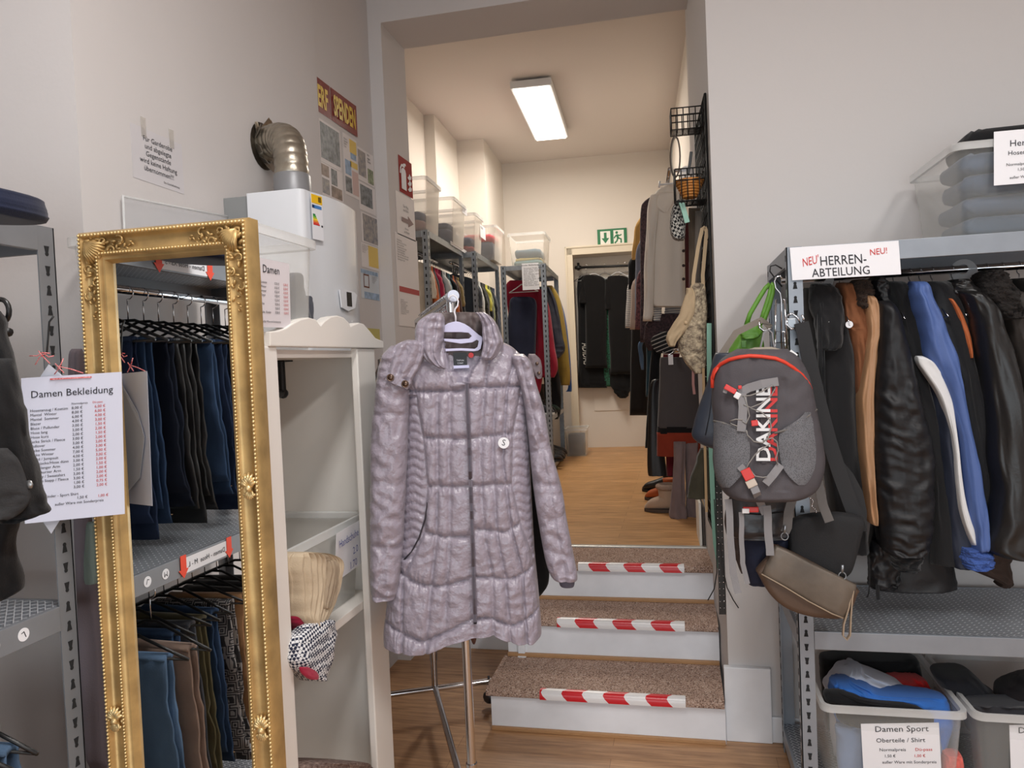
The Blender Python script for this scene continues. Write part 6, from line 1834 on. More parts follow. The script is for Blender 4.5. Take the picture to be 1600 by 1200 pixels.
# jackets in the farthest shelving -----------------------------------------
def bsoft(name, label, cat, yb, parts, group=None):
    t = thing(name, label, cat, on(parts[0][1][-1][1], parts[0][1][-1][0], _by, yb), 0, group)
    for i, pt in enumerate(parts):
        k = dict(pt[3]) if len(pt) > 3 else {}
        off, th = k.pop('off', 0), k.pop('thick', .12)
        k.setdefault('amp', .016); k.setdefault('fx', 2.2); k.setdefault('fy', 2); k.setdefault('seed', yb * 3 + i + len(label) * .1)
        k.setdefault('nseg', 26); k.setdefault('nrow', 30)
        shell(pt[1], (_by, yb + off), th, **k).build(pt[0], pt[2], t, smooth=True)
    return t


NV = cloth((42, 46, 66)); BKC = cloth((22, 22, 24)); RD = cloth((146, 30, 52)); OLV = cloth((140, 116, 52)); PUF = mat('navy_puffer', (36, 38, 52), .55, bump=(40, .3, .004))
j = bsoft('jacket', 'navy and black child jacket in front on the farthest back room shelving', 'jacket', 6.55, [
    ('body', [(464, 802, 828), (468, 797, 836), (480, 795, 838), (510, 794, 838), (545, 795, 837), (560, 796, 835)], NV, dict(thick=.10, ends=(.03, .02), power=.5)),
    ('lower_body', [(548, 798, 834), (570, 800, 834), (600, 806, 832), (624, 808, 828)], BKC, dict(thick=.08))])
MB().prism([QY(x, y, 6.49) for x, y in ((806, 585), (810, 577), (815, 587))], _by * .003).build('logo_patch', M_PAPER, j)
bsoft('jacket', 'crimson red child jacket hanging behind the navy one', 'jacket', 6.68, [
    ('body', [(438, 796, 822), (446, 790, 836), (470, 792, 850), (540, 800, 852), (600, 808, 846), (618, 812, 842)], RD, dict(thick=.10)),
    ('sleeve', [(452, 836, 850), (480, 838, 858), (520, 838, 864), (550, 840, 868), (575, 842, 872), (590, 840, 866)], RD, dict(thick=.09, off=-.03))])
bsoft('jacket', 'navy puffer jacket sleeve right of the crimson child jacket', 'jacket', 6.84, [
    ('sleeve', [(448, 842, 858), (470, 848, 868), (500, 854, 875), (530, 858, 880), (548, 860, 882), (560, 860, 874)], PUF, dict(thick=.10, disp=lambda u, v, x, y: .008 * abs(sin(y * .38))))])
bsoft('jacket', 'olive yellow jacket hanging behind the navy puffer', 'jacket', 7.02, [
    ('sleeve', [(446, 846, 862), (470, 856, 876), (520, 866, 885), (560, 870, 889), (588, 873, 891), (602, 876, 890)], OLV, dict(thick=.10)),
    ('hem', [(560, 852, 866), (575, 852, 872), (600, 856, 874), (620, 856, 872)], OLV, dict(thick=.06, off=-.02))])
bsoft('jacket', 'blue jacket hanging last in the farthest shelving', 'jacket', 7.2, [
    ('sleeve', [(470, 866, 876), (500, 876, 884), (550, 884, 890), (600, 888, 893), (612, 884, 893)], cloth((44, 84, 150)), dict(thick=.09))])
bsoft('trousers', 'dark child trousers hanging under the jackets of the farthest shelving', 'trousers', 6.9, [
    ('legs', [(560, 846, 868), (600, 850, 876), (640, 852, 876), (655, 856, 872)], BKC, dict(thick=.08))])
bsoft('trousers', 'brown black trousers hanging low behind the crimson jacket', 'trousers', 6.8, [
    ('legs', [(600, 800, 850), (640, 806, 852), (650, 810, 850)], cloth((46, 38, 34)), dict(thick=.06))])
hgw = hanger('white hanger in the navy child jacket', B(-.98, 6.55, UP + 1.738), BETA, M_WHITEP, half=.13)


def boot(name, label, at, rz_, m, L=.25, H=.12, shaft=.0, msole=None, group=None, fur=None, w=.09, sx=.10):
    """A boot standing on its sole, toe along local -x."""
    t = thing(name, label, 'boots' if shaft > .1 else 'shoe', at, rz_, group)
    M = wm(t)
    rg = []
    for k in range(13):
        f = k / 12
        x = -L * .72 + L * f
        hw = w / 2 * (sqrt(max(.03, 1 - (1 - min(1, f * 3.0)) ** 2)) if f < .34 else (1 if f < .8 else .94 - .6 * (f - .8)))
        hh = H * (.42 + .5 * min(1, f * 1.5) ** 1.4) * (sqrt(max(.04, 1 - (1 - min(1, (f + .01) * 4.5)) ** 2)))
        rg.append([M @ V((x, hw * (abs(cos(a)) ** .7) * (1 if cos(a) > 0 else -1), .018 + hh * .5 + hh * .5 * (abs(sin(a)) ** .8) * (1 if sin(a) > 0 else -1))) for a in [2 * pi * i / 16 for i in range(16)]])
    MB().loft(rg).build('upper', m, t, smooth=True)
    MB().prism([M @ V((-L * .74 + (L * 1.02) * (.5 - .5 * cos(a)), w * .53 * sin(a), 0)) for a in [2 * pi * i / 24 for i in range(24)]], (0, 0, .02)).build('sole', msole or M_BLACK, t, bevel=.003)
    if shaft:
        rg = []
        for k in range(8):
            f = k / 7
            z = H * .55 + shaft * f
            r_ = w * .5 * (1 + .12 * f)
            rg.append([M @ V((L * sx + r_ * 1.05 * cos(a) + .006 * fold(f, a, 2), r_ * sin(a), z)) for a in [2 * pi * i / 16 for i in range(16)]])
        MB().loft(rg).build('shaft', m, t, smooth=True)
        if fur: MB().tube([M @ V((L * sx + w * .56 * cos(a), w * .54 * sin(a), H * .55 + shaft)) for a in [2 * pi * i / 16 for i in range(16)]], .018, 8, closed=True).build('fur_trim', fur, t, smooth=True)
    return t


RUB = mat('black_rubber', (28, 30, 36), .35)
for i, (x, y, s_, nm) in enumerate(((-.86, 6.62, .24, 'front'), (-.86, 6.78, .25, 'second'), (-.87, 6.94, .24, 'third'), (-.87, 7.12, .26, 'rear'))):
    boot('rubber_boot', 'dark rubber boot, %s on the bottom of the farthest shelving' % nm, B(x, y, UP + .071), BETA + pi, RUB, .22, .09, s_, group='boots on the farthest shelving')
for i, (x, y, c, nm) in enumerate(((-.90, 6.58, (70, 72, 80), 'grey and blue'), (-.90, 6.72, (30, 34, 34), 'black'), (-.88, 6.88, (46, 62, 56), 'dark green'))):
    boot('child_shoe', '%s child shoe on the middle board of the farthest shelving' % nm, B(x, y, UP + .491), BETA + pi, cloth(c), .20, .10, .07, M_WHITEP if i == 0 else M_BLACK)
boot('child_shoe', 'tall black child boot behind the shoes of the middle board', B(-.93, 7.06, UP + .491), BETA + pi, RUB, .2, .09, .20)
fb = plastic_box('clear box standing on the floor beside the door frame', Matrix.Translation(B(-.655, 7.62, UP + .001)) @ Matrix.Rotation(BETA, 4, 'Z'), .24, .34, .28, .012, M_BOXB)
rg = [[B(-.655, 7.62, UP + .012) + _bx * q.x + _by * q.y + V((0, 0, q.z)) for q in rrect(-.08, -.12, .08, .12, .03, .2 * f, 4)] for f in (0, .5, 1)]
tag(MB().loft(rg).build('folded_clothes', cloth((86, 98, 112)), None, smooth=True), 'blue grey clothes in the floor box beside the door frame', 'clothes')

# niche with the black clothes ----------------------------------------------
rl = thing('niche_rail', 'black clothes rod across the door niche', 'rail', B(-.18, 8.08, 2.55))
zr = QY(905, 418, 8.08).z
MB().tube([B(-.645, 8.08, zr), B(.285, 8.08, zr - .02)], .013, 10).build('rod', M_BLACK, rl, smooth=True)
c = B(-.605, 8.08, zr)
MB().tube([c + V((0, 0, -.03)), c + V((0, 0, .05))], .014, 8).tube([c - _bx * .03, c + _bx * .03], .020, 10).build('rod_bracket', M_BLACK, rl, smooth=True)
GRN = mat('green_leaf_print', (40, 96, 72), .85, var=(60, .5, (20, 24, 24)))
bsoft('dress', 'black dress with white letters down its side, leftmost in the door niche', 'dress', 8.12, [('body', [(431, 906, 922), (440, 902, 930), (480, 903, 934), (560, 904, 934), (606, 903, 932)], BKC, dict(thick=.08))])
dd = bpy.data.objects['dress']
lettering('ADIDAS', .11, QY(909, 536, 8.05), _bx * .05 - EZ, _bx, mat('white_print', (196, 192, 184), .7), dd, sx=.6)
bsoft('top', 'black short sleeved top second from the left in the door niche', 'top', 8.06, [
    ('body', [(430, 914, 934), (438, 910, 946), (470, 914, 948), (540, 915, 948), (575, 914, 948)], cloth((20, 19, 20))),
    ('sleeve', [(436, 908, 920), (455, 906, 919), (474, 905, 918)], cloth((20, 19, 20)), dict(thick=.06, off=-.02))])
bsoft('trousers', 'black trousers hanging under the second top in the door niche', 'trousers', 8.10, [('legs', [(560, 908, 948), (590, 906, 948), (606, 906, 948)], cloth((18, 18, 19)), dict(thick=.06))])
bsoft('dress', 'black dress with a green leaf print in the door niche', 'dress', 8.12, [('body', [(435, 936, 952), (445, 938, 953), (520, 940, 956), (580, 942, 958), (604, 944, 958)], GRN, dict(thick=.08))])
bsoft('top', 'black plain top in the middle of the door niche', 'top', 8.05, [
    ('body', [(431, 954, 974), (438, 948, 984), (470, 950, 988), (540, 952, 990), (585, 954, 990)], cloth((21, 20, 21))),
    ('sleeve', [(436, 946, 958), (460, 945, 957), (484, 946, 956)], cloth((21, 20, 21)), dict(thick=.06, off=-.02))])
bsoft('skirt', 'black ruffled skirt hanging lowest in the door niche', 'skirt', 8.10, [('body', [(575, 950, 990), (600, 952, 990), (610, 958, 986), (618, 964, 982), (622, 968, 978)], cloth((20, 20, 21)), dict(amp=.03))])
bsoft('dress', 'black dress at the right end of the door niche', 'dress', 8.10, [('body', [(432, 984, 1004), (440, 982, 1010), (560, 984, 1014), (600, 986, 1014)], cloth((22, 21, 22)))])
for i, (x, nm) in enumerate(((916, 'leftmost'), (927, 'second from left'), (944, 'third from left'), (965, 'fourth from left'), (978, 'fifth from left'), (995, 'rightmost'))):
    p0 = QY(x, 420, 8.08)
    hanger('white hanger, %s in the door niche' % nm, V((p0.x, p0.y, zr + .012)), BETA, M_WHITEP if i % 2 else mat('grey_hanger', (120, 118, 116), .5), 'hangers in the door niche', half=.14)
tag(bsheet('exit_sign', 'green emergency exit sign with arrow and running figure over the door niche', 933, 359, 980, 383, ('y', 7.940), m=mat('exit_green', (26, 116, 70), .5), cat='sign'), None)
ex = bpy.data.objects['exit_sign']
e0, e1 = QY(933, 359, 7.936), QY(980, 383, 7.936)
ew, eh = (e1 - e0).dot(_bx), e0.z - e1.z
def ep(x, y): return e0 + _bx * (ew * x) - EZ * (eh * y)
M_EW = mat('exit_white', (236, 236, 226), .5)
def eprism(poly, nm, m=M_EW, e=.001): MB().prism([ep(x, y) - _by * e for x, y in poly], -_by * .0012).build(nm, m, ex)
eprism([(.10, .12), (.44, .12), (.44, .88), (.10, .88)], 'arrow_field', M_EW)
eprism([(.225, .2), (.315, .2), (.315, .52), (.40, .52), (.27, .82), (.14, .52), (.225, .52)], 'arrow_symbol', mat('exit_green', (26, 116, 70), .5), .0024)
eprism([(.55, .10), (.90, .10), (.90, .90), (.55, .90)], 'door_field', M_EW)
G_ = mat('exit_green', (26, 116, 70), .5)
eprism([(.66 + .045 * cos(a), .24 + .08 * sin(a)) for a in [2 * pi * i / 12 for i in range(12)]], 'running_figure', G_, .0024)
mb = MB()
for q, r_ in (([(.66, .36), (.70, .56)], .016), ([(.70, .56), (.80, .62), (.80, .84)], .011), ([(.69, .56), (.66, .72), (.58, .84)], .011), ([(.665, .37), (.76, .42), (.82, .36)], .009), ([(.665, .37), (.60, .46), (.57, .56)], .009)):
    mb.tube([ep(x, y) - _by * .0026 for x, y in q], r_ * .75, 6, flat=.15)
mb.build('running_figure', G_, ex)

# right wall: clothes rails seen end on ---------------------------------------
rr_ = thing('garment_rail', 'chrome clothes rail along the right wall of the back room', 'rail', B(.22, 5.3, 2.5))
zz_ = QY(1062, 284, 4.9).z
MB().tube([B(.22, 4.55, zz_), B(.22, 6.6, zz_)], .012, 10).build('bar', M_CHROME, rr_, smooth=True)
zz2 = QY(1045, 548, 4.62).z
MB().tube([B(.22, 4.35, zz2), B(.22, 6.3, zz2)], .012, 10).build('bar', M_CHROME, rr_, smooth=True)
for y in (4.6, 6.55):
    for z in (zz_, zz2): MB().tube([B(.22, y, z), B(.383, y, z)], .010, 8).build('wall_bracket', M_CHROME, rr_, smooth=True)
pb_ = thing('wall_peg', 'thin white peg rail above the white shirt', 'rail', QY(1045, 288, 4.7))
MB().tube([QY(1030, 289, 4.7), QY(1075, 284, 4.7)], .006, 8).tube([QY(1031, 283, 4.7), QY(1030, 293, 4.7)], .006, 8).build('rod', M_WHITEP, pb_, smooth=True)
SHW = mat('offwhite_cotton', (224, 216, 206), .85, bump=(300, .25, .002), var=(3, .04))
w = bsoft('shirt', 'off-white long sleeved shirt facing the room on the right wall rail', 'shirt', 4.9, [
    ('body', [(287, 1046, 1064), (293, 1036, 1068), (302, 1024, 1070), (318, 1018, 1071), (350, 1016, 1072), (420, 1015, 1072), (470, 1016, 1072), (480, 1024, 1070)], SHW, dict(thick=.12, fx=3, fy=.8)),
    ('sleeve', [(304, 1018, 1034), (318, 1013, 1030), (360, 1010, 1026), (420, 1007, 1023), (470, 1006, 1022), (502, 1005, 1019)], SHW, dict(thick=.10, off=-.03, fy=2)),
    ('yoke_frill', [(300, 1026, 1060), (315, 1018, 1052), (328, 1030, 1046), (333, 1036, 1042)], SHW, dict(thick=.02, off=-.066, amp=.006))])
STR = mat('striped_cotton', (206, 200, 192), .85)
nt, p, N = nodes(STR)
tc = N('ShaderNodeTexCoord'); wv = N('ShaderNodeTexWave'); wv.wave_type = 'BANDS'; wv.bands_direction = 'Z'; wv.inputs['Scale'].default_value = 22
nt.links.new(tc.outputs['Object'], wv.inputs['Vector'])
rp = N('ShaderNodeValToRGB'); rp.color_ramp.interpolation = 'CONSTANT'; rp.color_ramp.elements[0].color = lin((110, 112, 122)); rp.color_ramp.elements[1].position = .3; rp.color_ramp.elements[1].color = lin((208, 202, 194))
nt.links.new(wv.outputs['Fac'], rp.inputs[0]); nt.links.new(rp.outputs[0], p.inputs['Base Color'])
bsoft('shirt', 'striped shirt whose cuff and hem show under the off-white shirt', 'shirt', 4.98, [
    ('body', [(470, 1036, 1068), (480, 1037, 1066), (494, 1038, 1066)], STR, dict(thick=.06)),
    ('cuff', [(470, 1019, 1033), (490, 1020, 1034), (502, 1021, 1033)], STR, dict(thick=.05, off=-.04))])
FLO = mat('dark_floral', (62, 46, 50), .85, var=(70, .7, (30, 26, 32)))
sideways = [('dark floral blouse left of the off-white shirt', 5.15, [(316, 1006, 1016), (330, 1001, 1014), (380, 1000, 1010), (450, 1001, 1010), (535, 1000, 1009)], FLO),
            ('maroon patterned blouse behind the dark floral one', 5.35, [(430, 996, 1006), (480, 994, 1004), (515, 992, 1003)], mat('maroon_print', (104, 62, 66), .85, var=(60, .5, (50, 34, 40)))),
            ('grey blue blouse hanging behind the dark floral one', 5.45, [(385, 996, 1008), (420, 993, 1006), (470, 992, 1003), (500, 992, 1002)], cloth((120, 124, 138))),
            ('ochre blouse sleeve in the upper row of the right wall', 5.65, [(350, 994, 1003), (375, 990, 1000), (395, 987, 996), (406, 987, 992)], cloth((190, 148, 84))),
            ('black top under the ochre sleeve on the right wall', 5.8, [(405, 985, 998), (425, 982, 996), (452, 982, 990)], BKC),
            ('white striped blouse farthest on the right wall rail', 5.95, [(440, 984, 993), (470, 979, 991), (500, 977, 990), (513, 977, 986)], STR),
            ('rose beige blouse between the striped and maroon blouses', 5.7, [(440, 989, 998), (480, 986, 997), (515, 984, 994)], cloth((180, 160, 148)))]
for ds, yb, rows, m in sideways:
    if rows[0][0] > 330: rows = [(292, 1034, 1052), (306, 1026, 1044), (330, 1020, 1036), (rows[0][0] - 30, 1018, 1030)] + rows
    else: rows = [(292, 1034, 1052), (304, 1022, 1040)] + rows
    bsoft('blouse', ds, 'blouse', yb, [('body', rows, m, dict(thick=.05, amp=.006))])
bsoft('cardigan', 'maroon cardigan edge with dark buttons right of the off-white shirt', 'cardigan', 4.75, [('front_edge', [(340, 1069, 1076), (400, 1070, 1078), (480, 1071, 1079), (560, 1072, 1080)], cloth((74, 36, 36)), dict(thick=.04, amp=.002))])
for i, y in enumerate((392, 415, 436)):
    MB().ball(QY(1068, y, 4.70), .010, 8, 0, (1, .5, 1)).build('button', mat('dark_button', (40, 24, 24), .4), bpy.data.objects['cardigan'], smooth=True)
BST = mat('black_white_stripe', (24, 24, 26), .85)
nt, p, N = nodes(BST)
tc = N('ShaderNodeTexCoord'); wv = N('ShaderNodeTexWave'); wv.wave_type = 'BANDS'; wv.bands_direction = 'Z'; wv.inputs['Scale'].default_value = 13
mp = N('ShaderNodeMapping'); mp.inputs['Rotation'].default_value = (0, R(20), 0); nt.links.new(tc.outputs['Object'], mp.inputs[0]); nt.links.new(mp.outputs[0], wv.inputs['Vector'])
rp = N('ShaderNodeValToRGB'); rp.color_ramp.interpolation = 'CONSTANT'; rp.color_ramp.elements[0].color = lin((22, 22, 24)); rp.color_ramp.elements[1].position = .86; rp.color_ramp.elements[1].color = lin((176, 170, 164))
nt.links.new(wv.outputs['Fac'], rp.inputs[0]); nt.links.new(rp.outputs[0], p.inputs['Base Color'])
bsoft('blouse', 'dark blouse with thin white stripes above the grey skirt', 'blouse', 4.84, [('body', [(518, 1030, 1052), (530, 1018, 1052), (542, 1018, 1054), (552, 1028, 1052)], BST, dict(thick=.05))])
bsoft('blouse', 'dark wine patterned blouse under the striped cuff', 'blouse', 4.95, [('body', [(490, 1022, 1066), (505, 1010, 1070), (530, 1006, 1072), (548, 1012, 1070)], mat('wine_print', (58, 40, 44), .85, var=(70, .6, (26, 22, 26))), dict(thick=.06))])
low = [('dark blue jeans lowest row of the right wall, farthest in', 5.5, [(535, 998, 1006), (560, 999, 1006), (578, 1002, 1006)], D4),
       ('teal trousers in the lower row of the right wall', 5.25, [(535, 1010, 1022), (570, 1010, 1020), (620, 1009, 1018)], cloth((48, 72, 84))),
       ('long black trousers beside the door niche', 6.2, [(500, 990, 1014), (540, 986, 1014), (600, 985, 1013), (649, 984, 1011)], cloth((26, 23, 23))),
       ('black lace dress left of the grey skirt', 4.95, [(548, 1018, 1034), (600, 1014, 1032), (660, 1010, 1030), (700, 1008, 1030)], cloth((24, 24, 27))),
       ('black leather skirt lowest left of the grey skirt', 4.85, [(600, 1016, 1034), (680, 1012, 1036), (738, 1012, 1042), (741, 1016, 1040)], mat('black_leather', (34, 33, 33), .42)),
       ('dark red trousers behind the grey flared trousers', 4.74, [(700, 1040, 1056), (730, 1041, 1054), (744, 1042, 1052)], cloth((96, 24, 36)))]
for ds, yb, rows, m in low:
    if yb != 4.95 and rows[0][0] < 600: rows = [(500, 1030, 1056), (rows[0][0] - 6 if rows[0][0] > 520 else 504, 1018, 1040)] + rows
    elif rows[0][0] >= 600: rows = [(552, 1036, 1062), (590, 1034, 1056)] + rows
    else: rows = [(520, 1030, 1056)] + rows
    bsoft('trousers' if 'trousers' in ds or 'jeans' in ds else 'dress', ds, 'trousers' if 'trousers' in ds or 'jeans' in ds else 'dress', yb, [('body', rows, m, dict(thick=.06, amp=.006))])
GS = mat('grey_flannel', (74, 70, 72), .95, bump=(300, .3, .002), sheen=.2)
bsoft('skirt', 'grey skirt with black and rust red bands at its hem on the right wall', 'skirt', 4.62, [
    ('skirt_panel', [(558, 1033, 1090), (566, 1031, 1092), (620, 1029, 1094), (668, 1027, 1096)], GS, dict(thick=.10, amp=.005, ends=(.06, 0))),
    ('black_band', [(666, 1027, 1096), (677, 1026, 1096)], BKC, dict(thick=.10, amp=.002, ends=(0, 0), nrow=6)),
    ('rust_band', [(675, 1026, 1096), (708, 1026, 1097), (712, 1027, 1096)], cloth((138, 54, 36)), dict(thick=.102, amp=.004, ends=(0, .05), nrow=10))])
PG = cloth((128, 112, 112))
bsoft('trousers', 'mauve grey flared trousers under the banded skirt', 'trousers', 4.55, [
    ('leg', [(690, 1052, 1071), (740, 1051, 1070), (780, 1048, 1071), (806, 1046, 1073), (813, 1056, 1073)], PG, dict(thick=.09)),
    ('leg', [(690, 1070, 1090), (740, 1070, 1091), (780, 1071, 1094), (804, 1072, 1097), (807, 1078, 1096)], PG, dict(thick=.09, off=.04))])
tg = thing('price_tag', 'white price tag on the hanger of the banded skirt', 'tag', QY(1048, 569, 4.55))
MB().box((-.014, -.001, -.03), (.014, .001, .03), 0, Matrix.Translation(QY(1048, 562, 4.55)) @ Matrix.Rotation(BETA, 4, 'Z')).build('card', M_PAPER, tg)
MB().tube([QY(1036, 549, 4.57), QY(1036, 553, 4.57), QY(1046, 554, 4.57), QY(1053, 549, 4.57), QY(1060, 551, 4.57)], .003, 6).build('clip', M_CHROME, tg, smooth=True)
UG = mat('sand_suede', (176, 150, 128), .95, bump=(200, .3, .002), sheen=.3)
FURM = mat('pink_beige_fur', (170, 146, 130), 1.0, bump=(120, 1, .01))
pb0 = QY(1052, 800, 4.72)
boot('winter_boot', 'sand coloured winter boot with fluffy shaft on the floor under the trousers', V((pb0.x - .005, pb0.y + .0, UP + .001)), BETA - R(8), UG, .235, .12, .09, mat('dark_sole', (80, 66, 56), .8), fur=FURM, w=.105, sx=-.10)
pb0 = QY(1045, 776, 5.1)
boot('ankle_boot', 'orange brown ankle boot standing behind the sand coloured boot', V((pb0.x, pb0.y, UP + .001)), BETA - R(8), mat('orange_suede', (178, 88, 40), .8, bump=(200, .3, .002)), .22, .10, .09, mat('dark_sole', (80, 66, 56), .8), w=.10)
boot('ankle_boot', 'black shiny ankle boot behind the orange brown one', B(.16, 5.42, UP + .001), BETA - R(8), mat('black_leather', (34, 33, 33), .42), .24, .10, .12, w=.09)

# ================================================================== grid panel and what hangs on it
gx = .288
M_GRID = mat('black_wire', (18, 18, 19), .5, .3)
gp = thing('grid_panel', 'black wire grid panel on the right side of the passage', 'grid panel', B(gx, 3.25, .75))
mb = MB()
ys = [3.005 + .0505 * i for i in range(11)]
for y in ys: mb.tube([B(gx, y, .74), B(gx, y, 2.50)], .0024, 6)
for i in range(36): mb.tube([B(gx - .003, 3.0, .75 + .05 * i), B(gx - .003, 3.512, .75 + .05 * i)], .0022, 6)
mb.build('mesh_wires', M_GRID, gp, smooth=True)
MB().tube([B(gx, 3.0, .74), B(gx, 3.515, .74), B(gx, 3.515, 2.50), B(gx, 3.0, 2.50)], .005, 8, closed=True).build('frame_wire', M_GRID, gp, smooth=True)
def basket(label, x0, y0, x1, y1, z0, z1):
    t = thing('wire_basket', label, 'basket', B((x0 + x1) / 2, (y0 + y1) / 2, z0))
    mb = MB()
    for z in (z0, (z0 * .35 + z1 * .65), z1):
        mb.tube([B(x0, y0, z), B(x1, y0, z), B(x1, y1, z), B(x0, y1, z)], .0026, 6, closed=True)
    n = 5
    for i in range(n + 1):
        x = x0 + (x1 - x0) * i / n
        mb.tube([B(x, y0, z1), B(x, y0, z0), B(x, y1, z0), B(x, y1, z1)], .0022, 6)
        y = y0 + (y1 - y0) * i / n
        mb.tube([B(x0, y, z1), B(x0, y, z0), B(x1, y, z0)], .0022, 6)
    mb.build('wires', M_GRID, t, smooth=True)
    return t


basket('empty black wire basket high on the grid panel', .163, 3.11, .282, 3.20, 2.405, 2.49)
basket('black wire basket with a brown bowl lower on the grid panel', .165, 3.015, .28, 3.125, 2.10, 2.225)
t = thing('wicker_bowl', 'orange brown wicker bowl in the lower wire basket', 'bowl', B(.222, 3.07, 2.13))
mb = MB()
for k in range(7):
    mb.tube([B(.222, 3.07, 2.125 + .010 * k) + V(((.026 + .0045 * k) * cos(a), (.026 + .0045 * k) * sin(a), 0)) for a in [2 * pi * i / 20 for i in range(20)]], .0055, 6, closed=True)
mb.build('weave', mat('wicker_orange', (186, 122, 54), .5, var=(60, .3)), t, smooth=True)
MB().prism([B(.222, 3.07, 2.122) + V((.026 * cos(a), .026 * sin(a), 0)) for a in [2 * pi * i / 20 for i in range(20)]], (0, 0, .008)).build('bowl_base', mat('wicker_orange', (186, 122, 54), .5), t)
t = thing('belt_loop', 'thin rolled leather belt hanging from the upper wire basket', 'belt', QY(1055, 277, 3.09))
MB().tube([QY(1055 + 7.5 * cos(a), 245 + 32 * sin(a), 3.085) for a in [2 * pi * i / 28 for i in range(28)]], .0032, 8, closed=True).build('band', mat('dark_belt', (60, 46, 36), .45), t, smooth=True)
MB().tube([QY(1056 + 6.5 * cos(a), 245 + 30 * sin(a), 3.10) for a in [2 * pi * i / 28 for i in range(28)]], .0026, 8, closed=True).build('inner_band', mat('cream_belt', (176, 168, 152), .5), t, smooth=True)
t = tag(MB().disc(QY(1073, 271, 3.16), -_by, .030, .004, 24).build('size_divider', clear_plastic('divider_plastic', (210, 210, 212), .5), None), 'round clear divider behind the belt loop on the grid panel', 'divider')
t = tag(MB().strap([QY(x, y, 3.10) for x, y in ((1080, 237), (1078, 255), (1075, 272))], _bx, .012, .008).build('glasses_case', M_BLACK, None, bevel=.002), 'narrow black case hanging above the lower wire basket', 'case')
HT = mat('houndstooth', (36, 36, 38), .95)
nt, p, N = nodes(HT)
tc = N('ShaderNodeTexCoord'); ck = N('ShaderNodeTexChecker'); ck.inputs['Scale'].default_value = 100
mp = N('ShaderNodeMapping'); mp.inputs['Rotation'].default_value = (0, R(20), 0); nt.links.new(tc.outputs['Object'], mp.inputs[0]); nt.links.new(mp.outputs[0], ck.inputs['Vector'])
ck.inputs['Color1'].default_value = lin((26, 26, 28)); ck.inputs['Color2'].default_value = lin((176, 172, 164)); nt.links.new(ck.outputs['Color'], p.inputs['Base Color'])
bsoft('cap', 'black and white checked cap clipped to the grid panel', 'cap', 3.12, [('crown', [(312, 1060, 1069), (322, 1052, 1071), (340, 1047, 1071), (358, 1046, 1070), (370, 1050, 1070), (376, 1056, 1068)], HT, dict(thick=.07, ends=(.2, .15)))])
t = tag(MB().strap([QY(x, y, 3.06) for x, y in ((1064, 314), (1069, 330), (1074, 348))], _bx, .020, .008).build('clip', mat('mint_plastic', (146, 190, 172), .5), None, bevel=.002), 'mint green plastic clip beside the checked cap', 'clip')
for ds, yb, rows, c in (('dark brown scarf hanging on the grid panel under the lower basket', 3.22, [(325, 1076, 1094), (360, 1076, 1092), (420, 1077, 1090), (480, 1078, 1090), (540, 1080, 1090)], (92, 80, 68)), ('grey scarf with fringes at the grid panel', 3.18, [(330, 1086, 1098), (380, 1086, 1096), (430, 1086, 1095), (470, 1088, 1094)], (112, 104, 96)), ('dark red beaded scarf on the grid panel', 3.30, [(410, 1076, 1088), (450, 1076, 1088), (500, 1077, 1087), (560, 1080, 1088)], (96, 30, 38))):
    bsoft('scarf', ds, 'scarf', yb, [('cloth', rows, cloth(c), dict(thick=.03, amp=.006, fx=4))])
BEI = mat('beige_canvas', (184, 160, 128), .85, bump=(200, .3, .002))
CRO = mat('crochet_wool', (184, 168, 142), 1.0, bump=(90, 1.0, .012), var=(55, .35, (112, 98, 84)))
gbx = bsoft('shoulder_bag', 'beige crochet shoulder bag with tan flap hanging on the grid panel', 'bag', 3.10, [
    ('body', [(442, 1082, 1100), (456, 1074, 1103), (480, 1068, 1104), (510, 1064, 1104), (540, 1060, 1104), (560, 1068, 1104), (575, 1078, 1102), (584, 1086, 1096)], CRO, dict(thick=.09, amp=.008, nseg=40, nrow=40)),
    ('flap', [(450, 1072, 1082), (462, 1070, 1086), (490, 1060, 1084), (515, 1046, 1074), (530, 1041, 1060), (542, 1046, 1054)], BEI, dict(thick=.05, off=-.03))])
MB().ball(QY(1072, 504, 3.04), .008, 10, 0, (1, .5, 1)).build('flap_button', mat('wood_button', (200, 172, 136), .5), gbx, smooth=True)
for q in ([(1082, 460), (1084, 430), (1091, 385), (1097, 358), (1102, 355)], [(1099, 456), (1098, 430), (1101, 395), (1104, 362), (1101, 355)]):
    MB().strap([QY(x, y, 3.07) for x, y in q], _bx, .014, .006).build('strap', BEI, gbx)
bsoft('hat', 'dark olive felt hat hanging low on the grid panel', 'hat', 3.10, [('crown', [(700, 1094, 1106), (715, 1088, 1108), (740, 1082, 1110), (765, 1075, 1110), (778, 1073, 1108)], cloth((62, 58, 46)), dict(thick=.08, off=.0))])
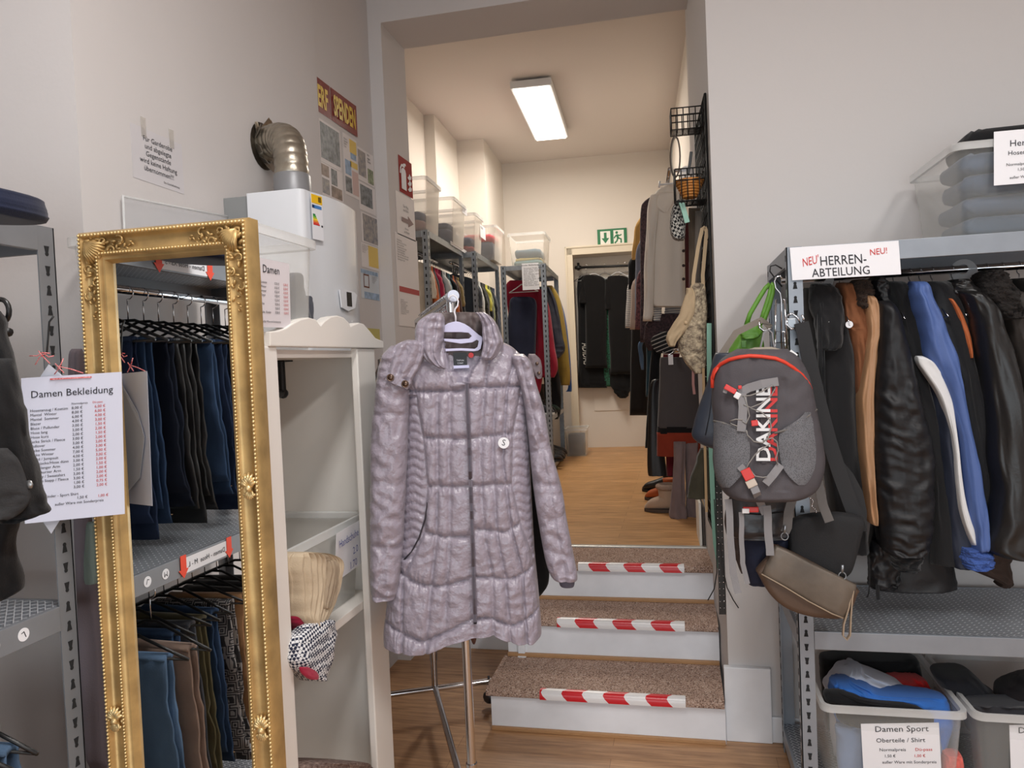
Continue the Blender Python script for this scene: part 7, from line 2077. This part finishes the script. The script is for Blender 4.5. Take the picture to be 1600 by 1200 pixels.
def belt(label, pts, yb, w, m, nm='belt', r=None):
    P_ = [QY(x, y, yb) for x, y in pts]
    o = (MB().tube(P_, r, 8) if r else MB().strap(P_, _bx, w, .003)).build(nm, m, None, smooth=bool(r))
    return tag(o, label, 'belt' if nm == 'belt' else 'cord')
belt('pale mint green strap hanging down the front edge of the grid panel', [(1108, 505), (1108, 560), (1109, 640), (1111, 700), (1113, 760), (1115, 810), (1118, 850), (1124, 885), (1131, 905)], 3.02, .018, mat('mint_strap', (128, 172, 154), .7))
belt('wide black studded belt hanging beside the backpack', [(1118, 560), (1121, 680), (1124, 780), (1127, 880), (1129, 960)], 2.985, .026, mat('black_leather', (34, 33, 33), .42))
bl = [o for o in bpy.data.objects if o.get('label', '').startswith('wide black studded')][0]
mb = MB()
for i in range(26):
    f = i / 25
    for dx in (-3.0, 3.0): mb.ball(QY(1121.5 + 7 * f + dx, 700 + 250 * f, 2.981), .0022, 6, 0, (1, .5, 1))
mb.build('studs', M_CHROME, bl, smooth=True)
belt('tan narrow belt behind the mint strap', [(1099, 575), (1100, 640), (1102, 720), (1104, 800)], 3.05, .010, mat('tan_belt', (176, 146, 108), .7))
belt('pink thin belt with a small buckle under the crochet bag', [(1083, 575), (1083, 600), (1085, 616)], 3.08, .010, mat('pink_belt', (150, 104, 98), .6))
belt('black cord curling forward over the middle step', [(1116, 780), (1120, 850), (1120, 895), (1116, 920), (1106, 938)], 2.96, 0, M_BLACK, 'cord', .0022)
belt('black cord curling to the right below the backpack', [(1126, 850), (1130, 890), (1136, 918), (1146, 938), (1154, 950)], 2.95, 0, M_BLACK, 'cord', .002)
# boards leaning at the threshold
for i, (x, c, ds) in enumerate(((1096, (226, 222, 214), 'white board leaning nearest the threshold corner'), (1101, (70, 62, 58), 'dark board between white and tan boards at the threshold'), (1106, (204, 170, 126), 'tan board leaning last at the threshold corner'))):
    a = PY(x, 856, 3.83)
    o = MB().box((-.006, -.003, 0), (.006, .28, .22 - .02 * i), 0, Matrix.Translation((a.x, 3.86, UP + .001)) @ Matrix.Rotation(R(2), 4, 'Z')).build('board', mat('board_%d' % i, c, .7), None, bevel=.001)
    tag(o, ds, 'board')
